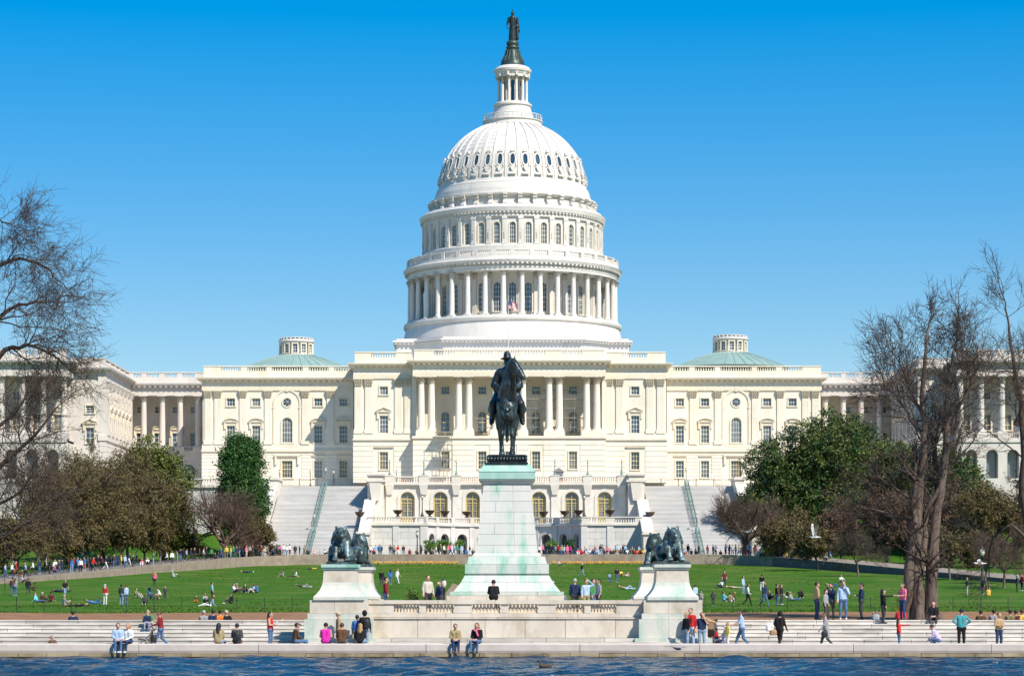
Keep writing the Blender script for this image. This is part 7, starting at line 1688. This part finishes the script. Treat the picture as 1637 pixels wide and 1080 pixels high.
fg(1377, 'top', 'hold', -90, 'navy', 'charcoal', 'dark', 'short', 'man in navy jacket standing alone in profile on the steps', d=122.2, scale=1.02)
fg(1412, 'step', 'point', 95, 'black', 'charcoal', 'black', 'long', 'long-haired woman in black pointing to the right', d=5, scale=0.97)
fg(1443, 'step', 'hold', -60, 'pink', 'dark_denim', 'dark', 'long', 'woman in pink shirt and dark jeans beside the large bare tree', d=6, sleeve='short')
fg(1492, 'step', 'sit_edge', -10, 'black', 'charcoal', 'black', 'long', 'woman in black shawl sitting at the head of the steps', d=6, coat=True)
fg(1437, 'walk', 'point', 80, 'red', 'denim', 'black', 'long', 'girl in red jacket with both arms out on the walk', scale=0.80, d=115, kid=True)
fg(1499, 'walk', 'crouch', -120, 'lavender', 'denim', 'dark', 'short', 'girl in lavender jacket bending down on the walk', d=115, kid=True, scale=1.0)
fg(1537, 'walk', 'hips', 178, 'teal', 'black', 'black', 'cap', 'man in teal shirt and black trousers seen from behind', d=116.4, scale=1.04)
fg(1597, 'walk', 'cross', 30, 'tan', 'dark_denim', 'brown', 'short', 'woman in tan coat with dark glasses at the right edge', d=115, scale=0.96)
for a, c, h_, lb in ((1568, 'brown', 'dark', 'person in brown'), (1589, 'grey', 'dark', 'person in grey'), (1615, 'olive', 'dark', 'person in olive'), (1624, 'maroon', 'dark', 'person in maroon'), (1634, 'yellow', 'brown', 'person in bright yellow')): fg(a, 'dirt', 'sit_ground', 170, c, 'charcoal', h_, 'short', lb + ' sitting behind the steps at far right', d=125.5)
# ---- people on the lawn: photo column, row of the feet, pose, heading, clothes
LAWN = [l.split() for l in '''
20 951 stand 180 maroon denim|24 952 stand 160 grey denim|45 951 stand 180 black charcoal|35 931 sit_ground 90 white charcoal|55 944 sit_ground -90 brown charcoal|59 962 sit_flat 80 turquoise denim|68 962 sit_ground 150 brown charcoal|82 961 sit_ground 170 maroon khaki|104 955 walk 30 black pale_denim|97 946 lie 90 navy navy|103 969 sit_ground 120 grey olive|124 970 lie -90 black black|149 965 lie 80 blue blue
168 966 hand_face 160 red white|194 967 stand 150 charcoal pale_denim|202 967 stand -120 light_blue denim|218 955 sit_ground 60 olive cream|247 938 stand 170 pink charcoal|255 958 crouch -60 white khaki|232 965 sit_ground 0 charcoal charcoal|264 957 stand 0 charcoal charcoal K|314 962 sit_ground 0 black orange K|328 963 sit_ground 30 grey charcoal|339 961 stand 100 turquoise charcoal|337 970 sit_flat -80 pale_denim white|370 964 sit_ground -60 black charcoal
374 947 sit_ground 70 white charcoal|379 946 sit_ground 100 pink charcoal|392 947 sit_ground 20 black charcoal|405 947 sit_ground -60 light_blue cream|411 947 sit_ground -90 blue charcoal|394 915 lie 80 navy navy|452 922 sit_ground -60 grey olive|472 922 sit_flat -90 white charcoal|484 939 lie 90 charcoal grey|499 910 lie -90 yellow charcoal|610 936 stand 170 black charcoal|624 934 stand -150 blue blue|635 933 walk 60 white white
880 932 sit_ground 60 turquoise white K|893 904 sit_ground 90 white charcoal|930 921 walk 70 black pale_denim|974 931 walk 150 light_blue denim K|986 931 stand -160 black denim|993 921 sit_ground 40 yellow khaki|1004 921 sit_ground -40 pink white K|1000 942 lie 90 tan light_blue
1112 966 walk -150 light_blue blue|1121 966 stand 170 grey grey K|1140 968 stand 0 charcoal charcoal K|1157 961 sit_ground 120 turquoise charcoal|1167 962 sit_ground 150 tan white|1174 961 sit_ground -90 brown charcoal|1158 938 stand 10 maroon dark_denim|1153 939 sit_ground -40 white navy|1172 940 lie 90 tan cream|1188 949 stand 60 light_blue pale_denim|1195 968 walk 80 white black|1218 944 stand 170 black white|1222 970 walk 40 navy denim|1242 968 stand 100 maroon denim|1249 966 stand 60 black charcoal|1266 960 sit_edge 60 grey denim|1258 956 sit_ground -90 black white|1280 955 sit_ground 0 black black|1230 958 sit_ground 40 black black
1546 952 stand -90 navy cream|1571 950 stand 90 navy charcoal|1577 950 crouch 60 black olive|1626 946 stand -90 charcoal charcoal|1634 944 stand -60 dark_red navy|1345 931 sit_ground 20 white grey|1330 938 lie 60 grey denim
'''.replace('\n', '|').split('|') if l.strip()]
hairs = ['dark', 'brown', 'dark', 'blond', 'black', 'brown', 'grey']
def side(px): return 'left' if px < 560 else 'right' if px > 1080 else 'middle'
for i, q in enumerate(LAWN):
    px, py = float(q[0]), float(q[1]); kid = len(q) > 6; x, y, z = ground_at(px, py)
    if q[2] == 'sit_edge': q[2] = 'sit_flat'
    person(x, y, z, q[2], float(q[3]), q[4], q[5], hairs[i % 7], 'long' if i % 4 == 1 else 'short', f'on the {side(px)} lawn', 0.68 if kid else 1.0, 'short' if i % 5 == 3 else 'long', group='people on the lawn', skin=(0, 0, 1, 0, 2)[i % 5], kid=kid, px=px, shoe=i % 3)
# ---- people on the path under the terrace
def path_spot(px, t=0.45):
    """a point between the inner and outer edge of the walk on this line of sight"""
    best = None
    for (a, b) in zip(INs, OUTs):
        m = (lerp(a[0], b[0], t), lerp(a[1], b[1], t)); e = abs(wx(px, m[1]) - m[0])
        if best is None or e < best[0]: best = (e, m, road_z(*a))
    return wx(px, best[1][1]), best[1][1], best[2] + 0.01
PATH = [l.split() for l in '''
8 walk 80 light_blue denim|19 walk 90 white navy|25 walk 85 red red|53 walk -80 white charcoal|63 stand 60 navy denim|72 stand 100 black black|79 stand -60 black charcoal|88 stand 20 white charcoal|94 walk 70 charcoal denim|99 walk 80 navy charcoal|86 crouch 90 pink dark_denim|118 stand 60 dark_red denim|124 walk 60 blue denim|135 stand -30 blue pink|145 stand 30 black navy|149 walk 70 red charcoal|157 stand 0 black charcoal|169 walk 90 navy white|178 walk -90 navy charcoal|188 stand 20 navy dark_denim|200 stand 60 light_blue denim|206 walk 80 navy white|227 sit_ground 0 pink white|236 sit_ground 30 white charcoal|256 stand 90 black grey|267 walk -70 white charcoal|275 stand 30 white charcoal|283 stand -60 grey grey|298 walk 60 grey black|305 walk 80 navy charcoal|311 stand 0 black charcoal|319 stand -90 brown black|325 walk 90 white charcoal|330 stand 60 black black|338 stand 0 green black|344 sit_ground 30 black charcoal|353 walk 80 blue denim|362 stand 0 yellow olive|378 stand 20 navy charcoal|388 walk -80 navy dark_denim|394 stand 60 pink cream|399 walk 30 grey black|404 stand -30 charcoal charcoal|412 stand 90 navy charcoal|417 stand 0 maroon charcoal
428 sit_ground 0 charcoal charcoal|437 sit_ground 30 navy navy|443 stand -60 blue navy|453 stand 0 white grey|463 stand 60 white dark_red|472 stand 0 charcoal charcoal|479 stand -90 navy charcoal|486 walk 90 tan olive|492 sit_ground 10 black charcoal|519 sit_ground 60 white charcoal|528 sit_ground 30 navy charcoal|597 sit_ground 20 dark_red navy|601 stand 0 light_blue white|609 stand 170 navy charcoal|624 stand 30 charcoal denim|630 stand 160 tan black|636 walk 60 red white|655 sit_ground 0 dark_red dark_red|666 sit_ground 20 charcoal charcoal|681 sit_ground 0 black black|690 sit_ground 30 charcoal charcoal|710 stand 60 white black|717 stand 30 pink pale_denim|720 walk 70 pink charcoal|738 stand 0 light_blue white|743 stand 170 charcoal dark_denim|746 sit_ground 0 blue blue|751 stand 60 navy white|756 sit_ground 20 charcoal charcoal
862 stand 0 white charcoal|868 stand 60 pink black|874 stand -60 navy denim|881 stand 20 black black|898 stand 0 tan denim|902 walk 60 light_blue pale_denim|907 stand 30 pink pink|912 stand -30 magenta charcoal|924 sit_ground 0 pink white|930 sit_ground 20 red red|938 sit_ground 0 light_blue white|943 sit_ground 30 white white|948 sit_ground 0 navy charcoal|954 sit_ground -20 light_blue blue|960 stand 150 charcoal light_blue|966 sit_ground 0 navy charcoal|971 stand 0 pink dark_red|976 sit_ground 30 maroon charcoal|981 sit_ground 0 black charcoal|987 stand 20 light_blue khaki|992 sit_ground 0 brown black|996 stand -60 charcoal denim|1003 sit_ground 10 white cream|1008 sit_ground 0 black green|1014 sit_ground 20 dark_red red|1019 sit_ground 0 orange charcoal|1024 sit_ground 30 black red|1029 sit_ground 0 yellow khaki
1091 stand 0 cream denim|1095 sit_ground 20 light_blue orange|1100 stand 150 black charcoal|1105 sit_ground 0 navy navy|1112 sit_ground 30 brown charcoal|1140 stand 60 navy charcoal|1144 phone 20 white black|1152 sit_ground 0 dark_red navy|1166 stand -60 navy navy|1171 stand 0 white denim|1176 stand 60 light_blue denim|1181 walk 70 tan pale_denim|1195 stand 20 light_blue red|1198 stand -30 blue navy|1216 sit_ground 20 grey charcoal|1224 sit_ground 0 charcoal charcoal|1240 sit_ground 60 black navy|1265 walk 80 white denim|1277 sit_ground 20 charcoal navy|1283 sit_ground 0 navy grey|1294 stand 60 light_blue charcoal|1300 walk 80 blue charcoal|1312 stand -60 black charcoal|1320 sit_ground 0 white charcoal|1327 walk 60 blue light_blue
'''.replace('\n', '|').split('|') if l.strip()]
rp2 = random.Random(77)
tops_, bots_ = ['white', 'navy', 'red', 'black', 'light_blue', 'charcoal', 'pink', 'green', 'maroon', 'grey', 'blue', 'tan', 'yellow'], ['denim', 'charcoal', 'khaki', 'black', 'pale_denim', 'navy']
for px_ in (36, 41, 109, 114, 129, 163, 183, 194, 213, 219, 245, 288, 293, 349, 369, 373, 383, 421, 432, 448, 458, 535, 541, 587, 592, 606, 645, 673, 697, 705, 726, 731, 888, 892, 917, 935, 951, 963, 984, 999, 1011, 1021, 1087, 1117, 1131, 1160, 1187, 1207, 1249, 1257):
    PATH.append([str(px_), rp2.choice(['stand', 'walk', 'sit_ground', 'stand', 'cross', 'phone']), str(rp2.choice([-90, -40, 0, 40, 90, 170])), rp2.choice(tops_), rp2.choice(bots_)])
for i, q in enumerate(PATH):
    px = float(q[0]); x, y, z = path_spot(px, rp2.uniform(0.1, 0.6))
    if 420 < px < 1130: y = rp2.uniform(380.6, 383.5) if q[1].startswith('sit') else rp2.uniform(383, 394); x = wx(px, y); z = road_z(0, 380)+0.0
    if q[1] == 'sit_ground' and 420 < px < 1130: z += 0.1
    if not q[1].startswith('sit') and 420 < px < 1130 and False: pass
    pl_ = 'on the left path' if px < 425 else 'on the right path' if px > 1130 else 'below the left stairs' if px < 560 else 'left of the tall pedestal' if px < 800 else 'right of the tall pedestal' if px < 1035 else 'below the right stairs'
    person(x, y, z, q[1], float(q[2]), q[3], q[4], hairs[(i*3) % 7], 'long' if i % 4 == 2 else 'short', pl_, 1.0 if i % 9 else 0.9, group='people on the path', skin=(0, 1, 0, 0, 2)[i % 5], px=px, shoe=i % 3)
# labels: where two read alike, their order from the left tells them apart
from collections import defaultdict
dd_ = defaultdict(list)
for r_ in people: dd_[r_[1]].append(r_)
ORD = ['leftmost', 'second from left', 'third from left', 'fourth from left', 'fifth from left', 'sixth from left', 'seventh from left', 'eighth from left', 'ninth from left']
ORD_ = ['leftmost', 'second from left', 'third from left', 'fourth from left', 'fifth from left', 'sixth from left', 'seventh from left']
for lab, rs_ in dd_.items():
    rs_.sort(key=lambda r_: r_[2])
    for i, r_ in enumerate(rs_): r_[0]['label'] = lab if len(rs_) == 1 else f'{ORD[i]} {lab}' if i == 0 else f'{lab}, {ORD[i]}'
for r_ in people:
    wds = r_[0]['label'].split()
    if len(wds) > 16: r_[0]['label'] = ' '.join(wds[:16])
# ------------------------------------------------------------------ small things
M_fab_blue = mat('blue_stroller_fabric', (0.06, 0.10, 0.22), None, 0.9); M_fab_brown = mat('brown_stroller_fabric', (0.10, 0.075, 0.06), None, 0.9)
M_rubber = mat('black_rubber', (0.02, 0.02, 0.02), None, 0.8); M_steel = mat('stroller_steel', (0.35, 0.35, 0.36), None, 0.4, metal=0.7)
def stroller(x, y, z, rz, fab, label):
    t = thing('stroller', label, 'stroller', (x, y, z), 'strollers', rz)
    m = MB(); m.prism_x([(-0.30, 0.42), (0.28, 0.36), (0.36, 0.86), (0.30, 0.88), (0.20, 0.46), (-0.30, 0.50)][::-1], -0.2, 0.2); sub(m.mesh('seat', fab), 'seat', t)
    m = MB(); N = 8
    for i in range(N):
        a, b = R(20 + 95*i/N), R(20 + 95*(i+1)/N); m.prism_x([(0.1+0.36*math.cos(a), 0.72+0.36*math.sin(a)), (0.1+0.36*math.cos(b), 0.72+0.36*math.sin(b)), (0.1+0.34*math.cos(b), 0.72+0.34*math.sin(b)), (0.1+0.34*math.cos(a), 0.72+0.34*math.sin(a))], -0.22, 0.22)
    sub(m.mesh('canopy', fab), 'canopy', t)
    m = MB()
    for s in (-0.22, 0.22): m.tube([(s, -0.42, 0.12), (s, 0.10, 0.55), (s, 0.52, 1.02), (s, 0.62, 1.0)], 0.014, 6); m.tube([(s, 0.36, 0.12), (s, 0.0, 0.5)], 0.014, 6)
    m.tube([(-0.22, 0.62, 1.0), (0.22, 0.62, 1.0)], 0.018, 6); m.tube([(-0.22, -0.42, 0.12), (0.22, -0.42, 0.12)], 0.012, 6); sub(m.mesh('frame', M_steel), 'frame', t)
    m = MB(); m.box(-0.18, 0.18, 0.0, 0.34, 0.18, 0.32); sub(m.mesh('basket', fab), 'basket', t)
    wm_ = MB(); wm_.tube([(-0.02, 0, 0), (0.02, 0, 0)], 0.11, 14); wme = wm_.mesh('wheel', M_rubber)
    for s in (-0.24, 0.24):
        for yy in (-0.42, 0.36): sub(wme, 'wheel', t, (s, yy, 0.11))
stroller(wx(232, 115.2), 115.2, -0.02, R(-90), M_fab_brown, 'brown stroller pushed by the woman in dark red sweater')
stroller(wx(1147, 114.8), 114.8, -0.02, R(-90), M_fab_blue, 'blue stroller with a child in red near the right lion')
fg(1146, 'x', 'sit_edge', -90, 'red', 'charcoal', 'dark', 'short', 'small child in red sitting in the blue stroller', d=114.8, z=0.44, scale=0.55, kid=True); people[-1][0]['label'] = people[-1][1]
x, y, z = ground_at(243, 957); stroller(x, y, z, R(60), M_fab_blue, 'blue stroller parked on the left lawn')
x, y, z = ground_at(280, 923); stroller(x, y, z, R(100), mat('white_stroller_fabric', (0.6, 0.6, 0.6), None, 0.9), 'white stroller at the lawn edge by the left path')
def bag(name, x, y, z, w_, d_, h_, mt, label, rz=0, strap=True):
    t = thing(name, label, 'bag', (x, y, z), None, rz); m = MB()
    prof = [(w_*0.42, 0.0), (w_*0.5, h_*0.15), (w_*0.5, h_*0.7), (w_*0.36, h_*0.95), (w_*0.1, h_)]
    m.lathe(prof, 12); m.v = [(a, b*d_/w_, c) for a, b, c in m.v]; sub(m.mesh('body', mt), 'body', t)
    m = MB(); m.box(-w_*0.3, w_*0.3, -d_*0.56, -d_*0.4, h_*0.12, h_*0.45); sub(m.mesh('pocket', mt), 'pocket', t)
    if strap: m = MB(); m.tube([(w_*0.35, 0, h_*0.8), (w_*0.2, 0, h_*1.5), (-w_*0.2, 0, h_*1.5), (-w_*0.35, 0, h_*0.8)], 0.014, 5); sub(m.mesh('strap', mt), 'strap', t)
MBLK = mat('black_nylon', (0.015, 0.015, 0.017), None, 0.6); MTAN = mat('tan_leather', (0.30, 0.19, 0.10), None, 0.6); MWHT = mat('white_plastic_bag', (0.7, 0.68, 0.66), None, 0.5); MRED = mat('red_bag', (0.5, 0.02, 0.03), None, 0.6)
bag('backpack', wx(379, 112.5), 112.40, 0.42, 0.32, 0.18, 0.42, MBLK, 'black backpack worn by the man in charcoal sweater', strap=False)
bag('backpack', wx(586, 113.35), 113.38, 0.95, 0.30, 0.18, 0.44, MBLK, 'black backpack on the person with the hood up', strap=False)
bag('handbag', wx(1236, 115), 115.0, 0.62, 0.34, 0.16, 0.26, MTAN, 'tan handbag carried by the woman in black')
bag('shopping_bag', wx(1231, 115.1), 115.1, 0.80, 0.38, 0.2, 0.34, MWHT, 'white bag slung behind the woman in black')
bag('handbag', wx(1318, 114.8), 114.75, 0.55, 0.30, 0.14, 0.28, MBLK, 'black handbag of the woman in grey coat')
bag('handbag', wx(246, 115.1), 115.0, 0.30, 0.26, 0.12, 0.36, MBLK, 'black bag hanging on the brown stroller handle')
bag('rucksack', wx(1441, 122.2), 122.3, 1.24, 0.55, 0.3, 0.42, MRED, 'red bag standing behind the woman in pink shirt')
bag('tote_bag', wx(1399, 122.0), 121.9, 1.24, 0.4, 0.25, 0.3, mat('grey_canvas', (0.25, 0.27, 0.29), None, 0.8), 'grey bag on the top step left of the pointing woman')
x, y, z = ground_at(1580, 952); bag('tote_bag', x, y, z, 0.5, 0.3, 0.6, mat('yellow_canvas', (0.62, 0.42, 0.06), None, 0.8), 'yellow bag on the right lawn beside a standing couple')
m = MB(); m.lathe([(0.035, 0), (0.045, 0.1), (0.047, 0.105)], 10); o = inst(m.mesh('paper_cup', MWHT), 'paper_cup', None, (wx(443, 115.3), 115.1, 1.18)); tag(o, 'white paper cup in the hand of the woman in red', 'cup')
m = MB(); m.tube([(-0.13, -0.06, 0), (-0.05, -0.115, -0.02), (0.03, -0.12, -0.25)], 0.05, 6); m.tube([(-0.12, -0.02, 0.03), (0.12, -0.02, 0.03)], 0.06, 6); o = inst(m.mesh('scarf', cmat('pink')), 'scarf', None, (wx(763, 112.3), 112.24, 0.30+0.58)); tag(o, 'pink scarf around the neck of the woman in black jacket', 'scarf')
# traffic cone, lawn fence
m = MB(); z = road_z(0, 380); m.lathe([(0.22, z), (0.22, z+0.04), (0.16, z+0.05), (0.04, z+0.85), (0.03, z+0.86)], 12, wx(502, 382), 382); m.lathe([(0.125, z+0.35), (0.10, z+0.52)], 12, wx(502, 382), 382, 1, cap=False)
solo(m, 'traffic_cone', [mat('orange_plastic', (0.75, 0.08, 0.03), None, 0.5), MWHT], 'red orange traffic cone below the left stairs', 'cone', (wx(502, 382), 382, z))
fe = thing('lawn_fence', 'low black post and wire fence along the near lawn edge', 'fence', (0, 149, tz(0, 149)))
pm_ = MB(); pm_.tube([(0, 0, -0.1), (0, 0, 0.82)], 0.022, 6); pm_.lathe([(0.03, 0.82), (0.035, 0.85), (0.005, 0.9)], 6); pme = pm_.mesh('post', M_iron)
xx = [-34 + 1.62*i for i in range(43)]
for x in xx:
    if not -9.5 < x < 9.5: inst(pme, 'post', fe, (x, 149, tz(0, 149)))
for a, b in ((-34, -9.5), (9.5, 34)):
    m = MB()
    for h_ in (0.35, 0.72): m.tube([(lerp(a, b, i/12), 149, tz(0, 149)+h_) for i in range(13)], 0.007, 4)
    m.build('wire', M_iron, fe)
# white goal frames and a green tarpaulin on the far left field
def goal(px, d, label):
    x = wx(px, d); z = tz(0, d); t = thing('goal_frame', label, 'goal', (x, d, z), 'goal frames'); m = MB(); w2, h_ = 1.75, 1.55
    m.tube([(x-w2, d, z), (x-w2, d, z+h_), (x+w2, d, z+h_), (x+w2, d, z)], 0.05, 6)
    for s in (-1, 1): m.tube([(x+s*w2, d, z+h_), (x+s*w2, d+1.2, z)], 0.035, 5)
    m.tube([(x-w2, d+1.2, z), (x+w2, d+1.2, z)], 0.035, 5); m.build('frame', MWHT, t); m = MB()
    for i in range(13): u = x-w2+2*w2*i/12; m.tube([(u, d+0.03, z+h_-0.03), (u, d+1.2, z)], 0.008, 3)
    for j in range(6): m.tube([(x-w2, d+1.2*j/6, z+h_*(1-j/6)), (x+w2, d+1.2*j/6, z+h_*(1-j/6))], 0.008, 3)
    m.build('net', MWHT, t)
goal(2, 372, 'white goal frame at the far left edge of the field'); goal(93, 378, 'white goal frame beside the green tarpaulin')
m = MB(); d = 384; x0, x1 = wx(122, d), wx(146, d); z = tz(0, d)
for i in range(8): u, v = lerp(x0, x1, i/8), lerp(x0, x1, (i+1)/8); m.add([(u, d+0.1*math.sin(i*2), z), (v, d+0.1*math.sin(i*2+2), z), (v, d+0.1*math.sin(i*2+2), z+1.9), (u, d+0.1*math.sin(i*2), z+1.9)], [(0, 1, 2, 3)], 0, True)
m.box(x0, x1, d+0.12, d+0.2, z, z+1.85); solo(m, 'tarpaulin_screen', mat('green_tarpaulin', (0.02, 0.20, 0.10), (0.03, 0.26, 0.14), 0.6, 2.0), 'dark green tarpaulin screen beyond the left path', 'tarpaulin', ((x0+x1)/2, d, z))
# tall lamp between the trees on the right
lamp_post('street_lamp', wx(1570, 262), 262, tz(0, 262), 4.6, 'dark lamp post with a pale globe on the right lawn', 'lamps along the path', M_iron, r=0.1)
# gulls and a duck
M_gull = mat('white_feathers', (0.68, 0.68, 0.68), (0.55, 0.56, 0.58), 0.8, 9); M_gullg = mat('grey_feathers', (0.22, 0.23, 0.25), None, 0.8)
def gull(x, y, z, rz, lift, label, tops=0, dark=False):
    t = thing('gull', label, 'gull', (x, y, z), 'gulls in flight', rz)
    pr = [((0, -0.2, 0), (0, 0.1, 0), 0.055, 0.07, 0), ((0, 0.1, 0), (0, 0.32, 0.0), 0.06, 0.03, 0), ('e', (0, -0.25, 0.02), (0.045, 0.06, 0.045), 0), ((0, -0.3, 0.01), (0, -0.36, 0.0), 0.018, 0.008, 0)]
    for s, l in ((-1, lift[0]), (1, lift[1])):
        for q in range(4): pr.append(((s*0.03, -0.06+q*0.05, 0.02), (s*0.30, -0.10+q*0.05, 0.02+0.30*l), 0.022, 0.016, 0)); pr.append(((s*0.30, -0.10+q*0.05, 0.02+0.30*l), (s*0.62, 0.02+q*0.025, 0.02+0.30*l+0.22*l-0.04), 0.016, 0.009, 0))
    for s in (-0.05, 0.0, 0.05): pr.append(((0, 0.25, 0), (s, 0.42, 0), 0.02, 0.012, 0))
    sub(sdf_mesh('body', pr, [M_gullg if dark else M_gull], 0.016, 0.02), 'body', t)
gull(wx(1302, 150), 150, wz(858, 150), R(-80), (1.6, 1.3), 'white gull with raised wings over the right path')
gull(wx(1566, 140), 140, wz(900, 140), R(-95), (0.5, 0.3), 'white gull gliding low before the lamp post on the right')
gull(wx(1196, 155), 155, wz(850, 155), R(150), (0.2, 0.1), 'grey gull gliding before the bare tree by the right stairs', dark=True)
gull(wx(1084, 106), 106, wz(1036, 106), R(20), (0.25, 0.2), 'dark bird skimming before the pool edge below the right lion', dark=True)
t = thing('duck', 'small brown duck swimming on the pool', 'duck', (wx(872, 98.5), 98.5, -0.36)); M_duck = mat('brown_feathers', (0.10, 0.07, 0.05), (0.05, 0.035, 0.025), 0.8, 12)
sub(sdf_mesh('body', [((-0.15, 0, 0.07), (0.14, 0, 0.07), 0.10, 0.11, 0), ((0.14, 0, 0.09), (0.28, 0, 0.13), 0.06, 0.02, 0), ((-0.17, 0, 0.12), (-0.22, 0, 0.25), 0.045, 0.04, 0), ('e', (-0.24, 0, 0.27), (0.055, 0.045, 0.045), 0), ((-0.28, 0, 0.26), (-0.35, 0, 0.25), 0.02, 0.014, 0)], [M_duck], 0.018, 0.03), 'body', t)
